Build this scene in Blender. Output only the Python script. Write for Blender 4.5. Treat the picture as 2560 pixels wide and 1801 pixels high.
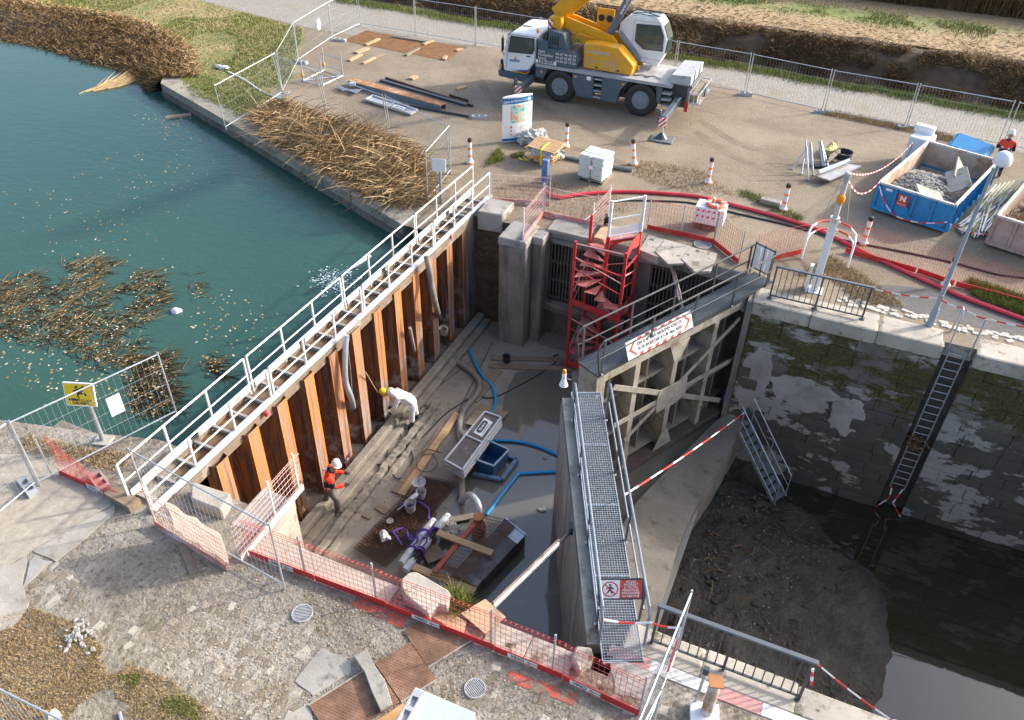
import bpy, bmesh, math, random
import numpy as np
from mathutils import Vector, Matrix, Euler
R = math.radians
random.seed(7); rng = np.random.default_rng(7)
S = bpy.context.scene
C = S.collection
for o in list(bpy.data.objects): bpy.data.objects.remove(o)

# ---------------------------------------------------------------- camera
CAM_F = 2030.0; CAM_H = 13.733; PITCH = R(37.939); ROLL = R(1.363); YAW = R(22.9)
_fw = Vector((0, math.cos(PITCH), -math.sin(PITCH))); _rt = Vector((1, 0, 0)); _up = _rt.cross(_fw)
_r = math.cos(ROLL) * _rt + math.sin(ROLL) * _up; _u = -math.sin(ROLL) * _rt + math.cos(ROLL) * _up
_RZ = Matrix.Rotation(YAW, 3, 'Z'); _fw = _RZ @ _fw; _r = _RZ @ _r; _u = _RZ @ _u
cam = bpy.data.cameras.new('camera'); cam.sensor_width = 36; cam.sensor_fit = 'HORIZONTAL'
cam.lens = CAM_F / 2560 * 36; cam.clip_end = 2000; cam.clip_start = 0.5
camo = bpy.data.objects.new('camera', cam); C.objects.link(camo)
camo.matrix_world = Matrix(((_r.x, _u.x, -_fw.x, 0), (_r.y, _u.y, -_fw.y, 0), (_r.z, _u.z, -_fw.z, CAM_H), (0, 0, 0, 1)))
S.camera = camo
EYE = Vector((0, 0, CAM_H))
# ---------------------------------------------------------------- light
SUN_EL = 26.0; SUN_DIR = Vector((0.75, 0.66, 0)).normalized()      # horizontal direction TO the sun
w = bpy.data.worlds.new('World'); S.world = w; w.use_nodes = True
nt = w.node_tree; bg = nt.nodes['Background']; sky = nt.nodes.new('ShaderNodeTexSky')
sky.sky_type = 'NISHITA'; sky.sun_disc = False; sky.sun_elevation = R(SUN_EL)
sky.sun_rotation = math.atan2(SUN_DIR.x, SUN_DIR.y); sky.dust_density = 4.5; sky.ozone_density = 1.5
nt.links.new(sky.outputs[0], bg.inputs[0]); bg.inputs[1].default_value = 0.15
sl = bpy.data.lights.new('sun', 'SUN'); sl.energy = 2.0; sl.angle = R(2.0); sl.color = (1, 0.955, 0.88)
so = bpy.data.objects.new('sun', sl); C.objects.link(so)
sd = Vector((SUN_DIR.x * math.cos(R(SUN_EL)), SUN_DIR.y * math.cos(R(SUN_EL)), math.sin(R(SUN_EL))))
so.rotation_euler = sd.to_track_quat('Z', 'Y').to_euler(); so.location = (20, 40, 60)
S.view_settings.view_transform = 'Standard'; S.view_settings.look = 'None'
S.view_settings.exposure = 1.38; S.view_settings.gamma = 1
S.render.engine = 'CYCLES'; S.cycles.max_bounces = 6; S.cycles.diffuse_bounces = 3; S.cycles.glossy_bounces = 2; S.cycles.transmission_bounces = 2; S.cycles.caustics_reflective = False; S.cycles.caustics_refractive = False

# ---------------------------------------------------------------- positions from image pixels: a sight line of the photograph meets a known level / wall
def _dir(u, v): return _fw * CAM_F + _r * (u - 1280) + _u * (900.5 - v)
def P(u, v, z=0.0):
    d = _dir(u, v); return EYE + d * ((z - CAM_H) / d.z)
def PY(u, v, Y):
    d = _dir(u, v); return EYE + d * (Y / d.y)
def PX(u, v, X):
    d = _dir(u, v); return EYE + d * (X / d.x)
def V(*a): return Vector(a)

# ---------------------------------------------------------------- mesh builder
def uv_axes(d):
    d = d.normalized(); a = Vector((0, 0, 1)) if abs(d.z) < 0.95 else Vector((1, 0, 0))
    s = d.cross(a).normalized(); return s, s.cross(d).normalized()
class MB:
    def __init__(s): s.v = []; s.f = []; s.mi = []
    def add(s, vs, fs, mi=0):
        n = len(s.v); s.v += [tuple(q) for q in vs]; s.f += [tuple(i + n for i in f) for f in fs]; s.mi += [mi] * len(fs); return s
    def box(s, c, size, rz=0, M=None, mi=0):
        x, y, z = size[0] / 2, size[1] / 2, size[2] / 2; c = Vector(c)
        vs = [Vector((a * x, b * y, d * z)) for a in (-1, 1) for b in (-1, 1) for d in (-1, 1)]
        if M is None: M = Matrix.Rotation(rz, 3, 'Z')
        return s.add([M @ q + c for q in vs], [(0, 1, 3, 2), (4, 6, 7, 5), (0, 4, 5, 1), (2, 3, 7, 6), (0, 2, 6, 4), (1, 5, 7, 3)], mi)
    def b2(s, lo, hi, mi=0):
        return s.box([(a + b) / 2 for a, b in zip(lo, hi)], [abs(b - a) for a, b in zip(lo, hi)], mi=mi)
    def bar(s, p, q, w, h=None, mi=0, up=None):
        p = Vector(p); q = Vector(q); h = h or w; d = q - p
        if d.length < 1e-6: return s
        sd, u = uv_axes(d)
        if up is not None:
            sd = d.normalized().cross(Vector(up)).normalized(); u = sd.cross(d.normalized())
        vs = []
        for e in (p, q):
            for a, b in ((-1, -1), (1, -1), (1, 1), (-1, 1)): vs.append(e + sd * (a * w / 2) + u * (b * h / 2))
        return s.add(vs, [(3, 2, 1, 0), (4, 5, 6, 7), (0, 1, 5, 4), (1, 2, 6, 5), (2, 3, 7, 6), (3, 0, 4, 7)], mi)
    def tube(s, pts, r, n=8, mi=0, caps=True, r2=None):
        pts = [Vector(p) for p in pts]; vs = []; fs = []; m = len(pts); prev = None
        for i, p in enumerate(pts):
            d = (pts[min(i + 1, m - 1)] - pts[max(i - 1, 0)])
            if d.length < 1e-9: d = Vector((0, 0, 1))
            if prev is None: sd, u = uv_axes(d)
            else:
                dn = d.normalized(); sd = (prev - dn * prev.dot(dn))
                if sd.length < 1e-4: sd, _ = uv_axes(d)
                sd.normalize(); u = sd.cross(dn).normalized()
            prev = sd
            rr = r[i] if isinstance(r, (list, tuple)) else (r if r2 is None else r + (r2 - r) * i / (m - 1))
            for k in range(n):
                a = 2 * math.pi * k / n; vs.append(p + sd * (math.cos(a) * rr) + u * (math.sin(a) * rr))
        for i in range(m - 1):
            for k in range(n):
                a = i * n + k; b = i * n + (k + 1) % n; fs.append((a, b, b + n, a + n))
        if caps: fs.append(tuple(range(n - 1, -1, -1))); fs.append(tuple((m - 1) * n + k for k in range(n)))
        return s.add(vs, fs, mi)
    def prism(s, poly, z0, z1, mi=0):
        n = len(poly); vs = [(p[0], p[1], z0) for p in poly] + [(p[0], p[1], z1) for p in poly]
        return s.add(vs, [tuple(range(n - 1, -1, -1)), tuple(range(n, 2 * n))] + [(i, (i + 1) % n, (i + 1) % n + n, i + n) for i in range(n)], mi)
    def ext(s, poly, off, mi=0):                          # planar 3-D outline pushed along a vector
        off = Vector(off); n = len(poly); vs = [Vector(p) for p in poly]; vs = vs + [q + off for q in vs]
        return s.add(vs, [tuple(range(n - 1, -1, -1)), tuple(range(n, 2 * n))] + [(i, (i + 1) % n, (i + 1) % n + n, i + n) for i in range(n)], mi)
    def lathe(s, prof, c=(0, 0, 0), n=16, M=None, mi=0, caps=True):   # prof: (r,z)
        c = Vector(c); M = M or Matrix.Identity(3); vs = []; fs = []; m = len(prof)
        for r, z in prof:
            for k in range(n):
                a = 2 * math.pi * k / n; vs.append(c + M @ Vector((r * math.cos(a), r * math.sin(a), z)))
        for i in range(m - 1):
            for k in range(n):
                a = i * n + k; b = i * n + (k + 1) % n; fs.append((a, b, b + n, a + n))
        if caps: fs.append(tuple(range(n - 1, -1, -1))); fs.append(tuple((m - 1) * n + k for k in range(n)))
        return s.add(vs, fs, mi)
    def quad(s, a, b, c, d, mi=0): return s.add([a, b, c, d], [(0, 1, 2, 3)], mi)
    def blob(s, c, r, seed=0, sub=2, flat=1.0, amp=.25, freq=1.3):
        bm = bmesh.new(); bmesh.ops.create_icosphere(bm, subdivisions=sub, radius=1); rr = random.Random(seed)
        o = Vector((rr.uniform(-50, 50), rr.uniform(-50, 50), rr.uniform(-50, 50)))
        from mathutils import noise
        vs = []
        for q in bm.verts:
            k = 1 + amp * noise.noise(q.co * freq + o) * 2
            t = q.co * k; vs.append(Vector(c) + Vector((t.x * r[0], t.y * r[1], t.z * r[2] * flat)))
        s.add(vs, [tuple(q.index for q in f.verts) for f in bm.faces]); bm.free(); return s
    def mesh(s, name, mats, smooth=False):
        me = bpy.data.meshes.new(name); me.from_pydata(s.v, [], s.f)
        for m in (mats if isinstance(mats, (list, tuple)) else [mats]): me.materials.append(m)
        if any(s.mi): me.polygons.foreach_set('material_index', s.mi)
        if smooth: me.polygons.foreach_set('use_smooth', [True] * len(s.f))
        bm = bmesh.new(); bm.from_mesh(me); bmesh.ops.recalc_face_normals(bm, faces=bm.faces); bm.to_mesh(me); bm.free()
        me.update(); return me
    def build(s, name, mats, parent=None, smooth=False, bevel=0):
        o = bpy.data.objects.new(name, s.mesh(name, mats, smooth)); C.objects.link(o)
        if parent is not None: o.parent = parent
        if bevel:
            b = o.modifiers.new('bevel', 'BEVEL'); b.width = bevel; b.segments = 1; b.limit_method = 'ANGLE'
        if smooth:
            e = o.modifiers.new('split', 'EDGE_SPLIT'); e.split_angle = R(40)
        return o
def inst(src, parent=None, loc=None, rot=None, scale=None):
    o = src.copy(); C.objects.link(o); o.parent = parent
    if loc is not None: o.location = loc
    if rot is not None: o.rotation_euler = rot
    if scale is not None: o.scale = scale
    return o
def fast(name, v, f, mat, parent=None, kind='stuff', smooth=False):
    v = np.asarray(v, np.float32).reshape(-1, 3); f = np.asarray(f, np.int32); k = f.shape[1]
    me = bpy.data.meshes.new(name); me.vertices.add(len(v)); me.vertices.foreach_set('co', v.ravel())
    me.loops.add(f.size); me.loops.foreach_set('vertex_index', f.ravel())
    me.polygons.add(len(f)); me.polygons.foreach_set('loop_start', np.arange(0, f.size, k, dtype=np.int32))
    me.polygons.foreach_set('loop_total', np.full(len(f), k, np.int32))
    me.materials.append(mat); me.update(calc_edges=True); me.validate()
    if smooth: me.polygons.foreach_set('use_smooth', np.ones(len(f), bool))
    o = bpy.data.objects.new(name, me); C.objects.link(o)
    if parent is not None: o.parent = parent
    if kind: o['kind'] = kind
    return o
def blades(n, pos, length, width, tilt, name, mat, parent=None, azim=None, bend=.3, kind='stuff', jit=.5):
    """n straw / grass blades: pos (n,3), each a bent strip of 2 quads"""
    L = length * (1 - jit / 2 + jit * rng.random(n)); W = width * (.6 + .8 * rng.random(n))
    az = rng.random(n) * 2 * np.pi if azim is None else azim
    t = tilt[0] + (tilt[1] - tilt[0]) * rng.random(n)
    d = np.stack([np.cos(az) * np.sin(t), np.sin(az) * np.sin(t), np.cos(t)], 1)
    t2 = t + bend * (rng.random(n) + .3)
    d2 = np.stack([np.cos(az) * np.sin(t2), np.sin(az) * np.sin(t2), np.cos(t2)], 1)
    sa = rng.random(n) * 2 * np.pi
    s = np.cross(d, np.stack([np.cos(sa), np.sin(sa), np.zeros(n)], 1)); s /= (np.linalg.norm(s, axis=1, keepdims=True) + 1e-6)
    p0 = pos; p1 = pos + d * (L * .55)[:, None]; p2 = p1 + d2 * (L * .45)[:, None]; sw = s * W[:, None] / 2
    v = np.stack([p0 - sw, p0 + sw, p1 - sw * .8, p1 + sw * .8, p2 - sw * .15, p2 + sw * .15], 1).reshape(-1, 3)
    b = (np.arange(n) * 6)[:, None]
    f = np.concatenate([b + np.array([[0, 1, 3, 2]]), b + np.array([[2, 3, 5, 4]])], 0)
    return fast(name, v, f, mat, parent, kind)

# ---------------------------------------------------------------- objects
def tag(o, label, cat, group=None, kind=None):
    if label: o['label'] = label
    if cat: o['category'] = cat
    if group: o['group'] = group
    if kind: o['kind'] = kind
    return o
def thing(name, label, cat, loc=(0, 0, 0), rz=0, group=None):
    o = bpy.data.objects.new(name, None); C.objects.link(o); o.location = loc; o.rotation_euler = (0, 0, rz)
    o.empty_display_size = .2; return tag(o, label, cat, group)
def struct(o): o['kind'] = 'structure'; return o
def tree_copy(o, loc, rz, label, parent=None):
    r = o.copy(); C.objects.link(r); r.location = loc; r.rotation_euler = (0, 0, rz)
    if label: r['label'] = label
    for ch in list(o.children):
        c = ch.copy(); C.objects.link(c); c.parent = r
        for g in list(ch.children):
            d = g.copy(); C.objects.link(d); d.parent = c
    return r
def text(body, size, mat, parent, M, name='lettering', align='CENTER', bold=0.0, ext=0.002):
    cu = bpy.data.curves.new(name, 'FONT'); cu.body = body; cu.size = size; cu.align_x = align; cu.align_y = 'CENTER'
    cu.offset = bold; cu.extrude = ext; cu.resolution_u = 2
    t = bpy.data.objects.new('tmp', cu); C.objects.link(t); bpy.context.view_layer.update()
    me = bpy.data.meshes.new_from_object(t.evaluated_get(bpy.context.evaluated_depsgraph_get()))
    bpy.data.objects.remove(t); me.materials.clear(); me.materials.append(mat); me.name = name
    o = bpy.data.objects.new(name, me); C.objects.link(o); o.parent = parent; o.matrix_local = M; return o
def frame(o, x, y):                                        # 4x4 with local x, y axes
    x = Vector(x).normalized(); y = Vector(y); y = (y - x * y.dot(x)).normalized(); z = x.cross(y); o = Vector(o)
    return Matrix(((x.x, y.x, z.x, o.x), (x.y, y.y, z.y, o.y), (x.z, y.z, z.z, o.z), (0, 0, 0, 1)))

# ---------------------------------------------------------------- materials
class NT:
    def __init__(s, name):
        m = bpy.data.materials.new(name); m.use_nodes = True; s.m = m; s.t = m.node_tree; s.n = s.t.nodes
        s.b = s.n['Principled BSDF']; s.out = s.n['Material Output']
        s.co = None
    def node(s, ty, **k):
        n = s.n.new(ty)
        for a, b in k.items(): setattr(n, a, b)
        return n
    def link(s, a, b): s.t.links.new(a, b)
    def coord(s, scale=(1, 1, 1), world=True):
        if world: g = s.node('ShaderNodeNewGeometry').outputs['Position']
        else: g = s.node('ShaderNodeTexCoord').outputs['Object']
        mp = s.node('ShaderNodeMapping'); mp.inputs['Scale'].default_value = scale; s.link(g, mp.inputs[0]); return mp.outputs[0]
    def noise(s, scale, detail=5, rough=.6, sc=(1, 1, 1), world=True, dist=0):
        n = s.node('ShaderNodeTexNoise'); n.inputs['Scale'].default_value = scale; n.inputs['Detail'].default_value = min(detail, 4)
        n.inputs['Roughness'].default_value = rough; n.inputs['Distortion'].default_value = dist
        s.link(s.coord(sc, world), n.inputs['Vector']); return n.outputs['Fac']
    def vor(s, scale, feature='F1', sc=(1, 1, 1), world=True):
        n = s.node('ShaderNodeTexVoronoi'); n.feature = feature; n.inputs['Scale'].default_value = scale
        s.link(s.coord(sc, world), n.inputs['Vector']); return n
    def ramp(s, fac, stops):
        r = s.node('ShaderNodeValToRGB'); e = r.color_ramp.elements
        while len(e) < len(stops): e.new(.5)
        for el, (p, c) in zip(e, stops): el.position = p; el.color = c if len(c) == 4 else (*c, 1)
        s.link(fac, r.inputs[0]); return r.outputs[0]
    def sm(s, fac, a, b):
        r = s.node('ShaderNodeMapRange'); r.inputs[1].default_value = a; r.inputs[2].default_value = b; s.link(fac, r.inputs[0]); return r.outputs[0]
    def mix(s, fac, a, b, mode='MIX'):
        m = s.node('ShaderNodeMix'); m.data_type = 'RGBA'; m.blend_type = mode
        if isinstance(fac, (int, float)): m.inputs[0].default_value = fac
        else: s.link(fac, m.inputs[0])
        for i, c in ((6, a), (7, b)):
            if isinstance(c, (tuple, list)): m.inputs[i].default_value = c if len(c) == 4 else (*c, 1)
            else: s.link(c, m.inputs[i])
        return m.outputs[2]
    def math(s, op, a, b=0.0):
        m = s.node('ShaderNodeMath'); m.operation = op
        for i, c in ((0, a), (1, b)):
            if isinstance(c, (int, float)): m.inputs[i].default_value = c
            else: s.link(c, m.inputs[i])
        return m.outputs[0]
    def xyz(s):
        g = s.node('ShaderNodeNewGeometry'); x = s.node('ShaderNodeSeparateXYZ'); s.link(g.outputs['Position'], x.inputs[0]); return x.outputs
    def col(s, c):
        if isinstance(c, (tuple, list)): s.b.inputs['Base Color'].default_value = (*c[:3], 1)
        else: s.link(c, s.b.inputs['Base Color'])
    def bump(s, h, strength=.4, dist=.02):
        b = s.node('ShaderNodeBump'); b.inputs['Strength'].default_value = strength; b.inputs['Distance'].default_value = dist
        s.link(h, b.inputs['Height']); s.link(b.outputs[0], s.b.inputs['Normal'])
    def rough(s, v):
        if isinstance(v, (int, float)): s.b.inputs['Roughness'].default_value = v
        else: s.link(v, s.b.inputs['Roughness'])
def mat(name, c, rough=.7, metal=0, var=.18, scale=3.0, bump=.15, bscale=30, world=False, dirt=None, dirt_amt=.5, dscale=1.5):
    """painted / plain surface with tone variation, optional dirt or rust patches"""
    k = NT(name); n1 = k.noise(scale, 5, .6, world=world)
    lo = tuple(x * (1 - var) for x in c); hi = tuple(min(1, x * (1 + var)) for x in c)
    col = k.ramp(n1, [(.3, lo), (.7, hi)])
    if dirt:
        n2 = k.noise(dscale, 8, .7, world=world); f = k.sm(n2, .62 - .2 * dirt_amt, .72 - .1 * dirt_amt); col = k.mix(f, col, dirt)
    k.col(col); k.b.inputs['Metallic'].default_value = metal
    n3 = k.noise(bscale, 4, .6, world=world); k.rough(k.sm(n3, 1.2 - rough * 1.2, 1.2) if False else rough)
    if bump: k.bump(n3, bump, .01)
    return k.m
# ================================================================ materials
def m_earth():
    k = NT('yard_earth'); a = k.noise(.35, 6, .62); b = k.noise(14, 6, .7); c = k.noise(2.2, 5, .65)
    col = k.ramp(a, [(.3, (.165, .127, .085)), (.5, (.225, .180, .127)), (.7, (.285, .235, .172))])
    col = k.mix(k.math('MULTIPLY', k.sm(c, .45, .75), .5), col, (.145, .110, .075)); col = k.mix(k.sm(b, .5, .8), col, (.31, .265, .20)); col = k.mix(k.sm(b, .47, .3), col, (.115, .08, .055))
    col = k.mix(k.math('MULTIPLY', k.sm(k.noise(.11, 4, .6, sc=(.6, 1.2, 1)), .5, .66), .45), col, (.31, .26, .19)); k.col(col); k.rough(.95); k.bump(k.math('ADD', b, c), .55, .035); return k.m
def m_gravel():
    k = NT('track_gravel'); a = k.noise(.6, 5, .6); v = k.vor(26); b = k.noise(30, 4, .7)
    col = k.ramp(v.outputs['Color'], [(.1, (.17, .155, .13)), (.6, (.28, .26, .225)), (.95, (.40, .375, .33))])
    col = k.mix(k.sm(a, .55, .72), col, (.24, .21, .15)); k.col(col); k.rough(.95); k.bump(v.outputs['Distance'], .6, .02); return k.m
def m_southground():
    k = NT('quay_surface'); a = k.noise(.55, 7, .65); b = k.noise(9, 7, .72); c = k.noise(2.3, 6, .7)
    x, y, z = k.xyz()
    v = k.vor(5.5, 'DISTANCE_TO_EDGE', sc=(1.5, .75, 1)); v2 = k.vor(5.5, 'F1', sc=(1.5, .75, 1))
    col = k.ramp(a, [(.30, (.125, .102, .074)), (.44, (.225, .192, .148)), (.56, (.30, .268, .22)), (.70, (.385, .355, .305))])
    col = k.mix(k.math('MULTIPLY', k.sm(c, .42, .62), .55), col, k.ramp(v2.outputs['Color'], [(.2, (.20, .165, .12)), (.5, (.29, .25, .195)), (.8, (.40, .36, .30))]))
    jt = k.math('MULTIPLY', k.sm(v.outputs['Distance'], .045, .0), k.sm(k.noise(1.1, 4), .44, .58)); col = k.mix(k.math('MULTIPLY', jt, .6), col, (.13, .10, .07))
    col = k.mix(k.math('MULTIPLY', k.sm(b, .52, .72), .6), col, (.38, .345, .29)); col = k.mix(k.sm(b, .46, .30), col, (.085, .062, .04))
    col = k.mix(k.math('MULTIPLY', k.sm(k.noise(1.7, 4), .58, .70), .4), col, (.10, .095, .04))
    k.col(col); k.rough(.92); k.bump(k.math('ADD', b, k.math('MULTIPLY', c, 1.5)), .9, .05); return k.m
def m_concrete(name, c, dark, moss=None, world=True, streak=False, sc=1.0):
    k = NT(name); a = k.noise(.8 * sc, 7, .68, world=world); b = k.noise(16 * sc, 6, .7, world=world)
    col = k.ramp(a, [(.3, tuple(x * .72 for x in c)), (.55, c), (.75, tuple(min(1, x * 1.2) for x in c))])
    if streak:
        s_ = k.noise(1.6, 6, .7, sc=(1, 1, .12), world=world); col = k.mix(k.sm(s_, .48, .68), col, dark)
    else: col = k.mix(k.sm(k.noise(1.9 * sc, 8, .72, world=world), .55, .70), col, dark)
    if moss: col = k.mix(k.sm(k.noise(2.6 * sc, 7, .7, world=world), .58, .68), col, moss)
    col = k.mix(k.sm(b, .62, .8), col, tuple(x * .6 for x in c)); k.col(col); k.rough(.9); k.bump(b, .45, .02); return k.m
def m_wallstone():
    k = NT('lock_masonry'); x, y, z = k.xyz()
    a = k.noise(1.1, 8, .7); b = k.noise(13, 6, .7); p = k.noise(.62, 7, .66, sc=(1, 1, 1.9)); oi = k.node('ShaderNodeObjectInfo').outputs['Random']
    col = k.ramp(a, [(.3, (.115, .105, .085)), (.55, (.19, .177, .148)), (.78, (.27, .252, .21))])
    col = k.mix(k.math('MULTIPLY', oi, .5), col, (.085, .08, .07))
    wet = k.math('ADD', k.sm(z, -1.9, -3.0), k.math('MULTIPLY', k.math('SUBTRACT', a, .5), 1.4))
    col = k.mix(k.math('MULTIPLY', k.sm(wet, .15, .9), .66), col, (.05, .046, .038))
    pale = k.sm(p, .525, .56); col = k.mix(pale, col, k.mix(k.sm(b, .35, .75), (.36, .345, .315), (.27, .255, .235)))
    mo = k.math('ADD', k.noise(.9, 8, .72, sc=(.7, 1, 1.6)), k.math('MULTIPLY', k.math('ABSOLUTE', k.math('ADD', z, 1.35)), -.12))
    col = k.mix(k.math('MULTIPLY', k.sm(mo, .355, .43), k.sm(b, .28, .42)), col, k.mix(k.sm(b, .42, .62), (.032, .030, .009), (.105, .092, .022)))
    k.col(col); k.rough(.85); k.bump(k.math('ADD', b, a), .6, .03); return k.m
def m_rust():
    k = NT('rusty_pile'); s1 = k.noise(2.2, 6, .65, sc=(3, 3, .22)); s2 = k.noise(7, 6, .7, sc=(2, 2, .15)); b = k.noise(26, 4, .6)
    x, y, z = k.xyz()
    col = k.ramp(s1, [(.30, (.035, .019, .014)), (.44, (.085, .038, .02)), (.54, (.24, .085, .025)), (.62, (.115, .052, .03)), (.74, (.22, .185, .17))])
    col = k.mix(k.sm(s2, .52, .66), col, (.075, .058, .052)); col = k.mix(k.math('MULTIPLY', k.sm(k.noise(1.3, 6, .7), .52, .66), k.sm(z, -1.9, -3.3)), col, (.36, .31, .28))
    k.col(col); k.rough(.8); k.bump(b, .3, .01); return k.m
def m_rustflange():
    k = NT('bright_rust_flange'); s1 = k.noise(1.5, 6, .65, sc=(5, 7, .14)); b = k.noise(26, 4, .6); x, y, z = k.xyz()
    col = k.ramp(s1, [(.32, (.12, .05, .025)), (.42, (.40, .14, .035)), (.48, (.56, .20, .04)), (.55, (.46, .17, .045)), (.61, (.27, .20, .165)), (.72, (.17, .135, .12))])
    col = k.mix(k.math('MULTIPLY', k.sm(k.noise(1.6, 6, .7, sc=(1, 1, .4)), .45, .62), k.sm(z, -1.7, -3.4)), col, (.37, .325, .295))
    ob = k.node('ShaderNodeSeparateXYZ'); k.link(k.node('ShaderNodeTexCoord').outputs['Object'], ob.inputs[0]); ctr = k.sm(k.math('ADD', k.math('ABSOLUTE', ob.outputs[1]), k.math('MULTIPLY', k.math('SUBTRACT', s1, .5), .35)), .085, .02); col = k.mix(k.math('MULTIPLY', ctr, .75), col, k.ramp(s1, [(.4, (.13, .095, .08)), (.6, (.27, .235, .215))]))
    k.col(col); k.rough(.8); k.bump(b, .3, .01); return k.m
def m_plate():
    k = NT('rusty_checker_plate'); a = k.noise(1.6, 7, .7, world=False); b = k.noise(9, 5, .7, world=False)
    col = k.ramp(a, [(.32, (.10, .052, .032)), (.5, (.20, .105, .062)), (.62, (.28, .16, .10)), (.74, (.40, .34, .29))])
    col = k.mix(k.sm(b, .55, .8), col, (.14, .07, .045)); w_ = k.node('ShaderNodeTexWave'); w_.inputs['Scale'].default_value = 9; k.link(k.coord((1, 1, 1), False), w_.inputs[0])
    w2 = k.node('ShaderNodeTexWave'); w2.bands_direction = 'Y'; w2.inputs['Scale'].default_value = 6; k.link(k.coord((1, 1, 1), False), w2.inputs[0])
    k.col(col); k.rough(.75); k.bump(k.math('MULTIPLY', w_.outputs['Fac'], w2.outputs['Fac']), .8, .006); return k.m
def m_wood(name, c, dark, world=False, sc=(.6, 9, 9)):
    k = NT(name); a = k.noise(1.6, 6, .65, sc=sc, world=world); b = k.noise(2.2, 5, .6, world=world)
    col = k.ramp(a, [(.3, dark), (.6, c), (.8, tuple(min(1, x * 1.15) for x in c))]); col = k.mix(k.math('MULTIPLY', k.sm(b, .5, .7), .5), col, dark)
    k.col(col); k.rough(.8); k.bump(a, .25, .01); return k.m
def m_water(name, c, rough, bstr, bscale, deep=None):
    k = NT(name); a = k.noise(.05, 4, .5); k.col(k.ramp(a, [(.35, c), (.65, deep or c)])); k.rough(rough); k.b.inputs['IOR'].default_value = 1.33
    n = k.noise(bscale, 4, .55, sc=(1, 1.6, 1), dist=.4); n2 = k.noise(bscale * 5, 3, .5); k.bump(k.math('ADD', n, k.math('MULTIPLY', n2, .25)), bstr, .05); return k.m
def m_blade(name, stops, trans=.0, big=.12):
    k = NT(name); g = k.node('ShaderNodeNewGeometry'); r = g.outputs['Random Per Island']; n = k.noise(big, 4, .6)
    f = k.math('ADD', k.math('MULTIPLY', r, .65), k.math('MULTIPLY', k.sm(n, .35, .65), .35)); k.col(k.ramp(f, stops)); k.rough(.8)
    k.b.inputs['Specular IOR Level'].default_value = .15; return k.m
def m_striped(name, c1, c2, ax, period, sk=0.0, rough=.5, duty=.5):
    """two paint colours in bands along an object-space direction ax"""
    k = NT(name); t = k.node('ShaderNodeTexCoord').outputs['Object']; dp = k.node('ShaderNodeVectorMath'); dp.operation = 'DOT_PRODUCT'; k.link(t, dp.inputs[0]); dp.inputs[1].default_value = ax
    f = k.math('FRACT', k.math('ADD', k.math('DIVIDE', dp.outputs['Value'], period), sk + 100.0)); k.col(k.mix(k.math('GREATER_THAN', f, duty), c1, c2)); k.rough(rough); return k.m
EARTH = m_earth(); GRAVEL = m_gravel(); QUAY = m_southground()
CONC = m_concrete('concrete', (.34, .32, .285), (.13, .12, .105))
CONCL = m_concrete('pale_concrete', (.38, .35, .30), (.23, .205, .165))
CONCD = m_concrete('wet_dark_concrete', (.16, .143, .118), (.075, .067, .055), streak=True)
CONCW = m_concrete('lock_head_concrete', (.25, .228, .192), (.085, .077, .064), moss=None, streak=True)
FLOOR = m_concrete('muddy_floor', (.285, .25, .20), (.185, .162, .128), sc=.7)
FLOORK = m_concrete('muddy_kerb', (.28, .245, .195), (.15, .13, .102), sc=2.2)
COPING = m_concrete('coping_stone', (.42, .385, .325), (.15, .138, .105), moss=(.09, .09, .045))
STONE = m_wallstone(); RUST = m_rust(); RUSTF = m_rustflange(); PLATE = m_plate()
MORTAR = mat('dark_joint', (.075, .068, .058), .95, var=.3)
PLASTER = m_concrete('pale_render', (.37, .35, .32), (.24, .225, .205), sc=1.2)
ASPH = mat('asphalt', (.115, .108, .105), .9, var=.2, scale=6, bump=.5, bscale=60, world=True)
WOOD = m_wood('fresh_timber', (.50, .34, .19), (.36, .23, .12)); WOODG = m_wood('grey_timber', (.30, .25, .19), (.17, .14, .105)); PLY = m_wood('plywood', (.50, .345, .215), (.40, .26, .15))
MUDW = m_wood('muddy_timber', (.26, .195, .13), (.16, .12, .08))
GALV = mat('galvanised', (.46, .50, .54), .45, .55, var=.12, scale=8, bump=.05); ALU = mat('aluminium', (.62, .63, .64), .4, .6, var=.1, bump=.05)
ALUW = mat('bright_aluminium', (.74, .74, .73), .45, .35, var=.08, bump=.05, dirt=(.45, .42, .37), dirt_amt=.25)
WHITE = mat('white_paint', (.78, .78, .77), .45, var=.05, bump=.03, dirt=(.55, .53, .49), dirt_amt=.15); WHITEC = mat('clean_white', (.80, .80, .79), .4, var=.03, bump=0)
DGREY = mat('anthracite_paint', (.055, .062, .072), .45, var=.15, bump=.05); BLACK = mat('black_rubber', (.02, .02, .022), .6, var=.2, bump=.1)
REDP = mat('red_paint', (.52, .035, .035), .45, var=.12, bump=.05, dirt=(.33, .13, .10), dirt_amt=.2); REDW = mat('red_wire', (.62, .085, .07), .5, var=.1, bump=0)
REDH = mat('red_hose', (.55, .03, .05), .4, var=.12, bump=.05); PINKW = mat('faded_wire', (.70, .45, .41), .55, var=.1, bump=0); REDF = mat('faded_red_board', (.58, .22, .20), .6, var=.2, bump=.05, dirt=(.7, .6, .57), dirt_amt=.5)
BLUEP = mat('blue_paint', (.02, .24, .50), .5, var=.15, bump=.05, dirt=(.06, .07, .08), dirt_amt=.28, dscale=3.5); BLUEH = mat('blue_hose', (.01, .27, .55), .4, var=.08, bump=0)
NAVY = mat('navy_cloth', (.018, .026, .05), .85, var=.2); ORANGE = mat('hivis_orange', (.85, .06, .02), .8, var=.06); TROU = mat('grey_trousers', (.15, .135, .135), .9, var=.18); BOOT = mat('rubber_boot', (.10, .10, .085), .7, var=.2)
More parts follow.
